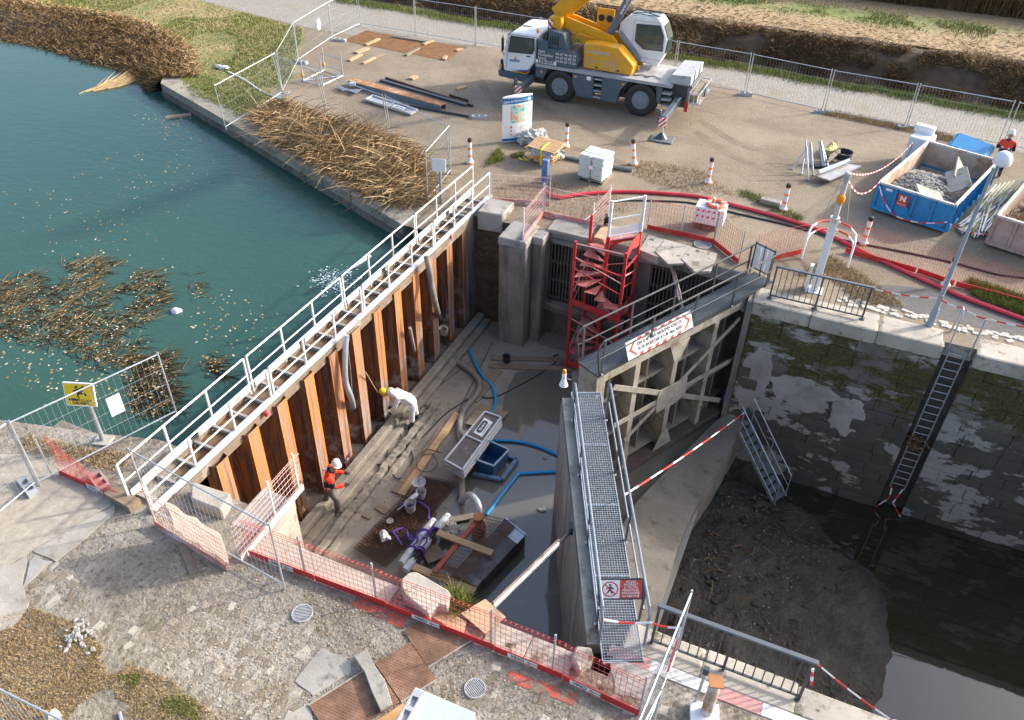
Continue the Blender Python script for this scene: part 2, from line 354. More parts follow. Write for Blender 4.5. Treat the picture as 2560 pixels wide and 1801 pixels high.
BOOTG = mat('green_boot', (.02, .045, .045), .55, var=.2); COVER = mat('white_coverall', (.74, .71, .72), .85, var=.06, bump=.3, bscale=9); YEL = mat('yellow_helmet', (.72, .62, .02), .4, var=.05); SKIN = mat('skin', (.42, .24, .17), .6, var=.08); REFL = mat('reflective_tape', (.6, .62, .64), .4, var=.05); GLOVE = mat('dark_glove', (.03, .035, .05), .8)
CRY = mat('crane_yellow', (.72, .34, .012), .4, var=.05, bump=.02, dirt=(.45, .25, .05), dirt_amt=.1); CRG = mat('crane_grey', (.075, .105, .13), .45, var=.12, bump=.04); CRD = mat('deck_grey', (.36, .365, .37), .6, var=.12, scale=2, bump=.05, dirt=(.22, .21, .20), dirt_amt=.4)
GLASS = NT('window_glass'); GLASS.col((.045, .07, .065)); GLASS.rough(.06); GLASS = GLASS.m
ORG = mat('amber', (.85, .30, .01), .35, var=.03, bump=0); PURP = mat('purple_strap', (.10, .035, .30), .7, var=.2); BLKCABLE = mat('black_cable', (.025, .025, .027), .5, var=.2)
HOSEG = mat('muddy_hose', (.20, .18, .155), .8, var=.25, bump=.2); TARP = mat('grey_tarp', (.50, .48, .45), .7, var=.2, scale=5, bump=.4, bscale=8); FILM = mat('clear_film', (.50, .51, .52), .25, var=.3, scale=6, bump=.6, bscale=14)
BAGS = mat('cement_bags', (.66, .69, .65), .5, var=.12, scale=5, bump=.3, bscale=6, dirt=(.46, .58, .48), dirt_amt=.35, dscale=4)
REBAR = mat('rusty_rebar', (.20, .085, .035), .8, var=.35, scale=12); REBARD = mat('dark_rebar', (.075, .04, .024), .8, var=.4, scale=12)
PALE = mat('gate_paint', (.33, .30, .25), .75, var=.22, scale=2.5, bump=.15, dirt=(.17, .13, .085), dirt_amt=.45); PALED = m_concrete('gate_skin', (.24, .215, .175), (.11, .098, .078), streak=True)
GATEG = m_concrete('muddy_gate_plate', (.25, .23, .205), (.14, .125, .105), streak=True)
STRAW = m_blade('dry_reed', [(0, (.11, .065, .03)), (.3, (.26, .17, .085)), (.6, (.42, .30, .165)), (.9, (.55, .42, .25))]); STRAWD = m_blade('brown_reed', [(0, (.045, .028, .014)), (.4, (.13, .08, .038)), (.75, (.24, .155, .075)), (1, (.36, .25, .13))])
GREEN = m_blade('grass_blades', [(0, (.06, .09, .02)), (.35, (.13, .17, .035)), (.65, (.21, .24, .06)), (.85, (.32, .28, .12)), (1, (.40, .31, .16))]); DRYG = m_blade('dry_grass', [(0, (.18, .12, .055)), (.45, (.34, .24, .115)), (.8, (.46, .34, .18)), (1, (.17, .18, .05))])
LEAFY = m_blade('floating_leaf', [(0, (.30, .14, .03)), (.4, (.42, .24, .06)), (.7, (.45, .40, .30)), (1, (.55, .53, .48))]); BANKS = mat('bank_soil', (.075, .05, .028), .95, var=.4, scale=1.5, bump=.6, bscale=8, world=True)
def m_field():
    k = NT('field_ground'); a = k.noise(.22, 6, .62, sc=(.5, 1, 1)); b = k.noise(7, 6, .7); x, y, z = k.xyz()
    g = k.math('MULTIPLY', k.sm(k.math('ABSOLUTE', k.math('SUBTRACT', y, 56.3)), 2.2, .6), k.sm(a, .34, .56))
    col = k.ramp(b, [(.3, (.22, .15, .08)), (.55, (.38, .27, .145)), (.75, (.50, .38, .23))]); col = k.mix(g, col, k.ramp(b, [(.3, (.11, .15, .035)), (.7, (.22, .26, .075))]))
    k.col(col); k.rough(.95); k.bump(b, .8, .06); return k.m
def m_grassland():
    k = NT('grassland'); a = k.noise(.3, 6, .62); b = k.noise(8, 6, .7)
    col = k.ramp(k.math('ADD', k.math('MULTIPLY', a, .6), k.math('MULTIPLY', b, .4)), [(.36, (.10, .125, .035)), (.48, (.18, .19, .06)), (.55, (.29, .235, .11)), (.68, (.40, .31, .175))]); k.col(col); k.rough(.95); k.bump(b, .7, .05); return k.m
FIELD = m_field(); GRASSL = m_grassland()
LAKE = m_water('lake_water', (.020, .066, .057), .08, .32, 2.2, (.032, .082, .061)); PITW = m_water('pit_water', (.135, .125, .10), .05, .02, .7, (.155, .145, .115)); DOWNW = m_water('lock_water', (.022, .021, .012), .03, .02, .6, (.036, .033, .018))
def m_mud():
    k = NT('black_mud'); a = k.noise(.8, 8, .7); b = k.noise(7, 8, .75); v = k.vor(3.2, 'DISTANCE_TO_EDGE')
    col = k.ramp(a, [(.3, (.020, .017, .014)), (.55, (.045, .039, .032)), (.75, (.078, .069, .057))]); col = k.mix(k.sm(b, .58, .78), col, (.11, .098, .084)); k.col(col); k.rough(.6); k.bump(k.math('ADD', b, k.math('MULTIPLY', a, 2.0)), 1.0, .09); return k.m
MUD = m_mud()
for _m in (PITW, DOWNW): _m.node_tree.nodes['Principled BSDF'].inputs['Specular IOR Level'].default_value = 1.0; _m.node_tree.nodes['Principled BSDF'].inputs['IOR'].default_value = 1.5
LAKE.node_tree.nodes['Principled BSDF'].inputs['IOR'].default_value = 1.39

# ================================================================ terrain and water
def sheet(name, poly, z, m, cut=0, label=None):
    from mathutils.geometry import tessellate_polygon; bm = bmesh.new(); vs = [bm.verts.new((p[0], p[1], z)) for p in poly]
    for tri in tessellate_polygon([[Vector((p[0], p[1], 0)) for p in poly]]):
        f_ = bm.faces.new([vs[i] for i in tri]); f_.normal_update()
        if f_.normal.z < 0: f_.normal_flip()
    me = bpy.data.meshes.new(name); bm.normal_update(); bm.faces.ensure_lookup_table()
    bm.to_mesh(me); bm.free(); me.materials.append(m); o = bpy.data.objects.new(name, me); C.objects.link(o); return struct(o)
LAKE_WALL = [(-30.67, 28.75), (-23.89, 26.0), (-17.97, 23.5), (-13.4, 21.6)]
BANK = [(-80, 37), (-60, 35), (-48.1, 34.5), (-42.1, 34.8), (-38.7, 34.4), (-35.4, 33.2), (-32.3, 30.9), (-31.0, 29.3)]
def ditch_y(x): return 43.4 - .065 * (min(x, 20) - 3) + .12 * math.sin(x * .9) + .08 * math.sin(x * 2.7)
dn = [(x, ditch_y(x)) for x in np.arange(60, -80.1, -1.5)]
sheet('yard_ground', [(-12.45, 23.32), (-10.0, 23.32), (-9.0, 23.32), (-8.7, 23.62), (-1.35, 23.62), (-1.35, 22.3), (60, 22.3)] + dn + BANK + LAKE_WALL + [(-12.45, 21.6)], 0, EARTH)
# gravel track between fence and ditch, widening at the left
tr_s = [(60, 38.2), (12, 38.3), (6, 38.4), (2.8, 38.9), (-1.3, 39.5), (-6.9, 40.9), (-12, 41.2), (-18.8, 41.1), (-22, 40.4), (-26.3, 39.4), (-30, 39.5), (-34.8, 40.4), (-45, 42.5), (-80, 48)]
tr_n = [(x, ditch_y(x) - .75 - .25 * math.sin(x * .7)) for x in np.arange(-30, 60.1, 1.5)]
sheet('gravel_track', tr_s + [(-80, 50), (-45, 46)] + tr_n, .004, GRAVEL)
# grassland at the head of the lake
gl = [(-80, 37.5), (-48.1, 34.6), (-42.1, 34.9), (-38.7, 34.5), (-35.4, 33.3), (-32.3, 31), (-30.8, 29.3), (-24.5, 26.8), (-22.3, 27.0), (-22.9, 28.2), (-25.5, 30.3), (-25.4, 32.2), (-26.6, 34.0), (-28.6, 37.4), (-29.8, 39.2), (-34.8, 40.2), (-45, 42.3), (-80, 47.5)]
sheet('grass_verge', gl, .008, GRASSL)
# ditch, far bank and field: one relief strip
def strip(name, prof, x0, x1, step, m, amp=.12):
    xs = np.arange(x0, x1 + .01, step); vs = []; fs = []; n = len(prof)
    from mathutils import noise
    for x in xs:
        for j, (y, z) in enumerate(prof):
            yy = (ditch_y(x) + y) if y < 2 else 43.4 + y
            k = noise.noise((x * .6, yy * .6, 3)) * amp * (0 if j == 0 else 1); vs.append((x, yy + k * 1.5 * (0 if j == 0 else 1), z + k))
    for i in range(len(xs) - 1):
        for j in range(n - 1): fs.append((i * n + j, (i + 1) * n + j, (i + 1) * n + j + 1, i * n + j + 1))
    mb = MB(); mb.add(vs, fs); return struct(mb.build(name, m, smooth=False))
strip('ditch', [(0, 0), (.25, -.5), (.9, -1.3), (1.9, -1.75), (3.4, -1.8), (4.6, -1.5), (5.6, -.9), (6.4, -.25), (7.2, .08), (8.2, .16)], -80, 60, .75, BANKS, .2)
strip('field', [(8.2, .16), (9.4, .2), (11, .22), (13, .22), (15, .25), (18, .3), (25, .3), (60, .4), (400, 1.0)], -80, 60, 2.0, FIELD, .06)
# lake bank: slope from grass to water
def bank():
    vs = []; fs = []; prof = [(0, 0), (.5, -.12), (1.1, -.45), (1.9, -.85), (3.2, -1.4)]; P_ = []
    for a, b in zip(BANK[:-1], BANK[1:]):
        for t in np.arange(0, 1, .25 if (Vector(b) - Vector(a)).length < 8 else .05): P_.append(Vector(a).lerp(Vector(b), t))
    P_.append(Vector(BANK[-1]))
    for i, p in enumerate(P_):
        d = (P_[min(i + 1, len(P_) - 1)] - P_[max(i - 1, 0)]).normalized(); nrm = Vector((d.y, -d.x))
        sc_ = np.interp(p.x, [-37, -31], [2.3, .6])
        for k, (o, z) in enumerate(prof):
            q = p + nrm * (o * sc_ + (random.uniform(-.15, .15) if k else 0)); vs.append((q.x, q.y, z + (random.uniform(-.08, .08) if k else 0)))
    n = len(prof)
    for i in range(len(P_) - 1):
        for j in range(n - 1): fs.append((i * n + j, (i + 1) * n + j, (i + 1) * n + j + 1, i * n + j + 1))
    mb = MB(); mb.add(vs, fs); struct(mb.build('lake_bank', BANKS)); return P_
BP = bank()
sheet('lake_water', [(-150, -30), (-12.3, -5), (-12.3, 24), (-28, 32), (-34, 41), (-150, 60)], -.60, LAKE)
# near quay
SOUTH = [(-60, -4), (-30, 4.9), (-17.34, 8.66), (-14.66, 9.35), (-13.3, 9.75), (-12.35, 9.75), (-12.35, 8.95), (-10.05, 8.95), (-9.2, 8.95), (-9.2, 8.32), (-1.45, 8.32), (-1.45, 9.3), (60, 9.3), (60, -30), (-60, -30)]
sheet('near_quay', SOUTH, 0, QUAY)
# pit floor, downstream bed and waters
sheet('lock_head_floor', [(-12.3, 8.3), (-1.75, 8.3), (-2.1, 10.2), (-4.55, 15.9), (-4.75, 16.5), (-2.2, 21.5), (-1.5, 23.7), (-12.3, 23.7)], -4.4, FLOOR)
pw = [P(u, v, -4.388) for u, v in ((1428, 902), (1290, 932), (1262, 985), (1250, 1050), (1225, 1100), (1190, 1140), (1160, 1210), (1120, 1280), (1075, 1340), (1030, 1400), (1010, 1450), (1005, 1560), (1430, 1660), (1440, 1400), (1432, 1100))]
sheet('pit_water', pw, -4.388, PITW)
sheet('lock_chamber_water', [(-1.3, 9.4), (60, 9.4), (60, 22.6), (-1.3, 22.6)], -6.8, DOWNW)
def mound():
    ed = [(1.1, 22.2), (1.3, 20.9), (2.3, 20.8), (3.23, 19.71), (4.28, 19.24), (4.78, 18.12), (5.0, 16.17), (4.75, 14.54), (4.3, 12.5), (3.2, 10.6), (2.5, 9.3)]
    from mathutils import noise
    vs = []; fs = []; ny = 64; nx = 40
    def edge(y):
        for (xa, ya), (xb, yb) in zip(ed[:-1], ed[1:]):
            if yb <= y <= ya: return xa + (xb - xa) * (y - ya) / (yb - ya)
        return 2
    for j in range(ny + 1):
        y = 9.3 + (22.2 - 9.3) * j / ny; e = edge(y) + .12 * noise.noise((y * 2.1, 0, 0))
        for i in range(nx + 1):
            t = i / nx; x = -1.4 + (e + .35 + 1.4) * t; dd = (e - x)
            z = -6.82 + .62 * (1 - math.exp(-max(dd, -.4) * .55)) * (1 if dd > 0 else .35) + .09 * noise.noise((x * 1.7, y * 1.7, 1)) * min(1, max(dd, 0) * 2) + .05 * noise.noise((x * 5, y * 5, 2)) * min(1, max(dd, 0) * 2)
            vs.append((x, y, z))
    for j in range(ny):
        for i in range(nx): a = j * (nx + 1) + i; fs.append((a, a + 1, a + nx + 2, a + nx + 1))
    mb = MB(); mb.add(vs, fs); struct(mb.build('mud_bank', MUD, smooth=False))
mound()
# ================================================================ lock masonry
sb = MB().box((0, 0, 0), (1, 1, 1)).build('stone', STONE); SMESH = sb.data
bmx = bmesh.new(); bmx.from_mesh(SMESH); bmesh.ops.bevel(bmx, geom=[e for e in bmx.edges], offset=.035, segments=1, affect='EDGES'); bmx.to_mesh(SMESH); bmx.free(); bpy.data.objects.remove(sb)
def unit_mesh(name, m, bev=.03):
    o = MB().box((0, 0, 0), (1, 1, 1)).build(name, m); me = o.data; b = bmesh.new(); b.from_mesh(me); bmesh.ops.bevel(b, geom=b.edges[:], offset=bev, segments=1, affect='EDGES'); b.to_mesh(me); b.free(); bpy.data.objects.remove(o); return me
def brick(name, me, parent, lo, hi, rot=None):
    o = bpy.data.objects.new(name, me); C.objects.link(o); o.parent = parent
    o.location = [(a + b) / 2 for a, b in zip(lo, hi)]; o.scale = [b - a for a, b in zip(lo, hi)]
    if rot: o.rotation_euler = rot
    return o
wall = thing('lock_wall', 'far lock chamber wall of mossy stone blocks below the black railing and lamp post', 'wall', (3, 22.3, -6.9))
wall.location = (0, 0, 0)
core = MB(); core.b2((-1.3, 22.16, -7.3), (4.12, 23.2, -.42)); core.b2((4.92, 22.16, -7.3), (45, 23.2, -.42)); core.b2((4.12, 22.42, -7.3), (4.92, 23.2, -.42)); core.build('wall_core', MORTAR, wall)
z = -.44; row = 0
while z > -7.0:
    h = random.choice((.34, .38, .42, .46)); x = -1.3 - (row % 2) * .4
    while x < 9.8:
        l = random.uniform(.45, 1.5); a, b = max(x, -1.3), x + l
        if a < 4.12 < b: b = 4.12
        if 4.12 <= a < 4.92: x = 4.92; continue
        if b - a > .12:
            d = random.uniform(-.03, .03)
            if not (2.55 < (a + b) / 2 < 3.3 and z < -6.35): brick('stone', SMESH, wall, (a + .007, 22.1 + d, z - h + .006), (b - .007, 22.3, z - .006))
        x = b
    z -= h; row += 1
pl = MB()
def patch(cx, cz, rx, rz, seed, y=22.085):
    from mathutils import noise
    n = 46; o = []
    for i in range(n):
        a = 2 * math.pi * i / n; k = 1 + .35 * noise.noise((math.cos(a) * 1.4 + seed, math.sin(a) * 1.4, seed)) + .22 * noise.noise((math.cos(a) * 4 + seed, math.sin(a) * 4, 5)) + .1 * noise.noise((math.cos(a) * 11 + seed, math.sin(a) * 11, 5))
        o.append(Vector((cx + rx * k * math.cos(a), y, cz + rz * k * math.sin(a))))
    return o
for (u, v), rx, rz, s_ in (((2010, 985), 1.05, .62, 3), ((2115, 1040), .5, .75, 8), ((1885, 950), .5, 1.3, 14), ((1925, 1140), .32, .25, 17)):
    q = PY(u, v, 22.1); o = patch(q.x, q.z, rx, rz, s_); o = [Vector((max(p.x, -1.28), p.y - .002 * s_ * .2, p.z)) for p in o]; MB().ext(o, (0, .06, 0)).build('render_patch', PLASTER, wall)
COPM = unit_mesh('coping_stone', COPING, .05)
cop = thing('lock_coping', 'worn coping stones topping the far lock wall beneath the black railing', 'coping', (0, 0, 0))
x = -1.35
for l in (1.75, 1.9, 1.8, 0, 1.6, 1.9, 2, 2, 2, 2):
    if l == 0: x = 4.95; continue
    e = min(x + l, 4.1) if x < 4.1 else x + l
    brick('coping_stone', COPM, cop, (x + .008, 22.0 + random.uniform(-.02, .02), -.46), (e - .008, 22.95, .012 + random.uniform(-.008, .008))); x = e
brick('coping_stone', COPM, cop, (4.1, 22.36, -.5), (4.95, 22.95, -.02))
# cobble border behind the coping
COBM = unit_mesh('cobble', m_concrete('pale_cobble', (.52, .49, .43), (.25, .235, .19), moss=(.12, .115, .055)), .12)
cob = thing('cobble_border', 'strip of pale cobbles behind the far coping stones', 'paving')
for i in range(120):
    x = 1.0 + i * .075 * random.uniform(.9, 1.1); y = 23.02 + random.uniform(0, .42); s_ = random.uniform(.12, .22)
    brick('cobble', COBM, cob, (x, y, -.05), (x + s_, y + s_ * random.uniform(.7, 1.1), .02 + random.uniform(0, .015)), (0, 0, random.uniform(-.3, .3)))
# ---- north side of the lock head: recess with two culvert screens
head = thing('lock_head_wall', 'dark recess wall of the lock head holding the two barred screens', 'wall')
hw = MB()
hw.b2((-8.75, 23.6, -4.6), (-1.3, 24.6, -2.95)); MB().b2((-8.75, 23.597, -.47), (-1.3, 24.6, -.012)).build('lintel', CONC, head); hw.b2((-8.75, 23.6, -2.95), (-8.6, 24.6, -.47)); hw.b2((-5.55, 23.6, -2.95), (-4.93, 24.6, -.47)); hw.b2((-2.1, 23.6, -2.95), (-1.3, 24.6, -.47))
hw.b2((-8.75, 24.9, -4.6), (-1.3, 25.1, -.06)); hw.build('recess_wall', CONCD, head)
MB().b2((-1.5, 22.05, -7.2), (-1.31, 23.6, -.05)).build('quoin', CONCW, head)
MB().b2((-8.7, 23.35, -3.25), (-5.6, 23.598, -2.9)).build('ledge', CONCW, head)
MB().b2((-8.5, 23.4, -.42), (-6.9, 23.6, -.3)).build('ledge', CONCW, head)
cp2 = MB(); cp2.b2((-8.7, 23.45, -.06), (-7.2, 24.6, .05)); cp2.build('head_coping', CONC, head)
cp3 = MB(); cp3.prism([(-5.4, 23.5), (-4.7, 23.3), (-4.3, 23.6), (-4.3, 24.5), (-5.4, 24.6)], -.25, .03); cp3.build('broken_coping', COPING, head)
for k, (u, v) in enumerate(((1685, 630), (1750, 650))):
    q = P(u, v); MB().prism([(q.x - .55, q.y - .35), (q.x + .05, q.y - .95), (q.x + .5, q.y - .7), (q.x + .45, q.y + .5), (q.x - .45, q.y + .55)], .0, .07 + .02 * k).build('tilted_slab', COPING, head)
def screen(x0, x1, z0, z1, label):
    t = thing('culvert_screen', label, 'screen', group='barred culvert screens'); b = MB().b2((-.02, -.03, 0), (.02, .03, z1 - z0)).mesh('bar', GALV if False else REBARS)
    x = x0
    while x < x1:
        o = bpy.data.objects.new('bar', b); C.objects.link(o); o.parent = t; o.location = (x, 23.66, z0); x += .125
    for zz in (z0 + .1, z0 + .85, z0 + 1.6, z1 - .1): MB().b2((x0 - .05, 23.7, zz - .05), (x1 + .05, 23.75, zz + .05)).build('cross_bar', REBARS, t)
REBARS = mat('slimy_bar', (.14, .125, .105), .6, .2, var=.35, scale=5)
screen(-8.55, -5.6, -2.93, -.5, 'rusty barred screen behind the red spiral stair')
screen(-4.9, -2.13, -2.93, -.5, 'rusty barred screen beside the far lock gate')
PILM = CONCW
def pillar(name, label, lo, hi, m=None):
    t = thing(name, label, 'pillar'); MB().b2(lo, (hi[0], hi[1], hi[2] - .3)).build('shaft', m or CONCW, t, bevel=.03)
    MB().b2((lo[0] - .02, lo[1] - .02, hi[2] - .3), (hi[0] + .02, hi[1] + .0, hi[2])).build('cap', CONC, t, bevel=.03); return t
pillar('concrete_pillar', 'tall square concrete pillar left of the barred screens', (-10.02, 22.3, -4.5), (-9.02, 23.6, .01))
pillar('concrete_column', 'narrow rounded concrete column between tall pillar and barred screen', (-9.0, 22.85, -4.5), (-8.62, 23.7, -.02))
pillar('concrete_pier', 'concrete pier below the red barrier on the near quay', (-10.05, 8.35, -4.5), (-9.2, 9.5, .02), CONCL)
t = thing('concrete_pier', 'stained concrete pier at the far end of the sheet piles', 'pillar'); MB().b2((-12.45, 22.75, -4.5), (-11.45, 23.6, -.02)).build('shaft', CONCW, t, bevel=.04)
# rough earth and rubble wall in the left bay
from mathutils import noise as NZ
vs = []; fs = []; nx, nz = 22, 70
for j in range(nz + 1):
    for i in range(nx + 1):
        x = -11.47 + 1.5 * i / nx; zz = -4.5 + 4.5 * j / nz
        vs.append((x, 23.38 + .10 * NZ.noise((x * 3, zz * 3, 0)) + .07 * NZ.noise((x * 9, zz * 9, 4)), zz))
for j in range(nz):
    for i in range(nx): a = j * (nx + 1) + i; fs.append((a, a + 1, a + nx + 2, a + nx + 1))
RUB = m_concrete('brown_rubble', (.115, .078, .045), (.045, .034, .022), sc=2.5)
mb = MB(); mb.add(vs, fs); mb.b2((-11.47, 23.6, -4.5), (-9.9, 24.2, -.05)); tag(mb.build('rubble_wall', RUB), 'brown rough rubble wall between two concrete piers', 'wall')
for nm, lab, px, zt, sz in (('concrete_block', 'pale concrete block by the far end of the footbridge', ((1193, 528), (1225, 494), (1286, 505), (1256, 538)), .28, 0), ('concrete_block', 'weathered concrete block beside the near end of the footbridge', ((478, 1202), (577, 1234), (552, 1276), (477, 1246)), .32, 0)):
    q = [P(u, v, zt) for u, v in px]; tag(MB().prism([(p.x, p.y) for p in q], -.45, zt).build(nm, CONCL if zt > .3 else CONC, bevel=.03), lab, 'block')
# near side: retaining walls and coping
t = thing('near_lock_wall', 'near side lock wall under the red mesh barriers', 'wall')
MB().b2((-9.2, 7.6, -4.6), (-1.45, 8.31, -.05)).build('recess_wall', CONCW, t); MB().b2((-12.35, 8.0, -4.6), (-10.05, 9.0, -.05)).build('head_wall', CONCW, t); MB().b2((-1.45, 8.6, -7.2), (45, 9.55, -.3)).build('chamber_wall', STONE, t)
MB().b2((-16, 7.5, -3), (-12.36, 9.3, -.02)).build('quay_wall', CONCW, t)
x = -9.15
for l in (1.5, 1.75): brick('coping_stone', unit_mesh('coping_stone', CONCL, .02), t, (x, 7.93, -.1), (x + l - .01, 8.42, .035), None); x += l
NCOP = unit_mesh('coping_stone', COPING, .03)
for a, b in ((-3.85, -3.0), (-3.0, -2.1)): brick('coping_stone', NCOP, t, (a, 8.0, -.1), (b - .02, 8.5, .03 + random.uniform(0, .02)))
x = -1.4
for i, l in enumerate((1.5, 1.7, 1.6, 1.8, 2, 2, 2)): brick('coping_stone', NCOP, t, (x, 8.98 + random.uniform(-.02, .02), -.35), (x + l - .012, 9.6 + random.uniform(-.03, .03), .03)); x += l
PR = mat('faded_red_paint', (.55, .26, .24), .8, var=.2, scale=6, bump=.2, dirt=(.36, .32, .28), dirt_amt=.6, dscale=5); PWt = mat('worn_white_paint', (.66, .65, .63), .8, var=.1, scale=6, bump=.2, dirt=(.33, .30, .26), dirt_amt=.45, dscale=4)
PRB = mat('orange_red_paint', (.55, .10, .06), .8, var=.2, scale=6, bump=.2, dirt=(.16, .125, .095), dirt_amt=.95, dscale=5)
x = -1.6
for i in range(9): l = (.8, 1.25)[i % 2]; brick('painted_kerb', unit_mesh('painted_kerb', (PR, PWt)[i % 2], .02), t, (x, 8.72 + random.uniform(-.01, .01), -.1), (x + l - .01, 8.975, .02)); x += l
for u0, v0, u1, v1 in ((885, 1503, 1010, 1560), (1270, 1690, 1330, 1712), (1340, 1712, 1440, 1752)):
    a, b = P(u0, v0), P(u1, v1); MB().bar((a.x, a.y, .0), (b.x, b.y, .0), .22, .016, up=(0, 0, 1)).build('painted_kerb', PRB, t)
# rounded block with bollard recess and its weeds
q = [P(u, v, .3) for u, v in ((1003, 1447), (1022, 1430), (1040, 1428), (1118, 1473), (1127, 1484), (1120, 1520), (1095, 1512), (1070, 1535), (1010, 1486), (1003, 1465))]
tag(MB().prism([(p.x, p.y) for p in q], -.2, .3).build('mooring_block', COPING, bevel=.03), 'raised rounded stone block with lichen at the near pit edge', 'block')
q = [P(u, v, .25) for u, v in ((1440, 1613), (1478, 1618), (1485, 1640), (1448, 1675), (1430, 1640))]
tag(MB().prism([(p.x, p.y) for p in q], -.2, .25).build('mooring_block', COPING, bevel=.03), 'small broken stone block beside the near gate walkway', 'block')
# ================================================================ sheet piles
sp = thing('sheet_pile_wall', 'rust streaked steel sheet pile wall damming the lake from the dry lock', 'sheet piling', (-11.8, 16, -4.4)); sp.location = (0, 0, 0)
def pile(y, front):
    xf, xb = -11.5, -12.05; xm = (xf + xb) / 2; z0, z1 = -4.55, -.04; th = .02
    if front: pts = [(xm, y - .29), (xf, y - .2), (xf, y + .2), (xm, y + .29)]
    else: pts = [(xm, y - .295), (xb, y - .2), (xb, y + .2), (xm, y + .295)]
    o = [(pts[0][0] - th, pts[0][1]), (pts[1][0] - th, pts[1][1]), (pts[2][0] - th, pts[2][1]), (pts[3][0] - th, pts[3][1])]
    mb = MB()
    for i in range(3):
        mb.add([(*pts[i], z0), (*pts[i + 1], z0), (*pts[i + 1], z1), (*pts[i], z1), (*o[i], z0), (*o[i + 1], z0), (*o[i + 1], z1), (*o[i], z1)], [(0, 1, 2, 3), (7, 6, 5, 4), (3, 2, 6, 7), (0, 4, 5, 1)], 1 if (i == 1 and front) else 0)
    return mb.mesh('pile', [RUST, RUSTF])
pf, pb = pile(0, 1), pile(0, 0); y = 9.82
while y < 22.9:
    for me, dy in ((pf, 0), (pb, .585)):
        o = bpy.data.objects.new('pile', me); C.objects.link(o); o.parent = sp; o.location = (random.uniform(-.012, .012), y + dy, random.uniform(-.06, .02))
    y += 1.165
# ================================================================ footbridge over the piles
br = thing('footbridge', 'narrow aluminium footbridge with twin handrails along the sheet piles', 'footbridge', (0, 0, 0))
N0 = P(378, 1274, .12); F0 = P(1226, 487, .12); bd = (F0 - N0); BL = bd.length; bd.normalize(); bs = Vector((-bd.y, bd.x, 0)); NB = N0
def BP_(s, o, z): return NB + bd * s + bs * o + Vector((0, 0, z - .12))
BEAMB = mat('weathered_beam', (.20, .15, .11), .8, .1, var=.25, scale=2, bump=.2, dirt=(.34, .30, .26), dirt_amt=.4)
MB().bar(BP_(0, .0, .085), BP_(BL, .0, .085), .15, .07).build('kick_board', ALUW, br); MB().bar(BP_(0, -.02, -.12), BP_(BL, -.02, -.12), .13, .30).build('front_beam', BEAMB, br)
MB().bar(BP_(-.2, .74, -.02), BP_(BL, .74, -.02), .10, .22).build('back_beam', BEAMB, br)
rung = MB().bar((0, 0, 0), tuple(bs * .68), .07, .09).mesh('rung', mat('grimy_alu', (.36, .35, .33), .6, .3, var=.2)); s_ = .25
PANM = mat('wet_rust_pan', (.17, .085, .035), .45, 0, var=.45, scale=2.5, bump=.3, bscale=7, dirt=(.24, .20, .15), dirt_amt=.5, dscale=1.2)
while s_ < BL: 
    o = bpy.data.objects.new('rung', rung); C.objects.link(o); o.parent = br; o.location = BP_(s_, .05, .04); s_ += .62
s_ = .3
while s_ + .5 < BL:
    o = MB().bar(BP_(s_, .37, -.06), BP_(s_ + .54, .37, -.06), .58, .02).build('pan', PANM, br); s_ += .62
SEC = BL / 4; Hh = 1.12
for side, off in (('b', .70), ('f', .02)):
    for k in range(4):
        a, b = k * SEC + .06, (k + 1) * SEC - .06; n = 3
        h = Hh if side == 'b' else 1.0
        MB().tube([BP_(a, off, h), BP_(b, off, h)], .026, 8).build('handrail', ALUW, br); MB().tube([BP_(a, off, h * .52), BP_(b, off, h * .52)], .022, 8).build('mid_rail', ALUW, br)
        for i in range(n + 1): s_ = a + (b - a) * i / n; MB().bar(BP_(s_, off, -.02), BP_(s_, off, h), .05, .05).build('post', ALUW, br)
    if side == 'b':
        for k in range(8): MB().bar(BP_(k * BL / 8 + .12, .66, .20), BP_((k + 1) * BL / 8 - .12, .66, .20), .02, .2).build('toe_board', ALUW, br)
for px in ((1043, 503), (1120, 470)): pass
q = P(668, 1040, -.05); tag(MB().lathe([(.05, 0), (.06, .02), (.06, .12), (.04, .15)], (q.x - .02, q.y, -.05), 10).build('beacon_lamp', REDP), 'small red lamp on the bridge beam near its middle', 'lamp')
q = P(1127, 597, -.05); tag(MB().lathe([(.05, 0), (.06, .02), (.06, .12), (.04, .15)], (q.x - .02, q.y, -.05), 10).build('beacon_lamp', REDP), 'small red lamp on the bridge beam near the far bank', 'lamp')
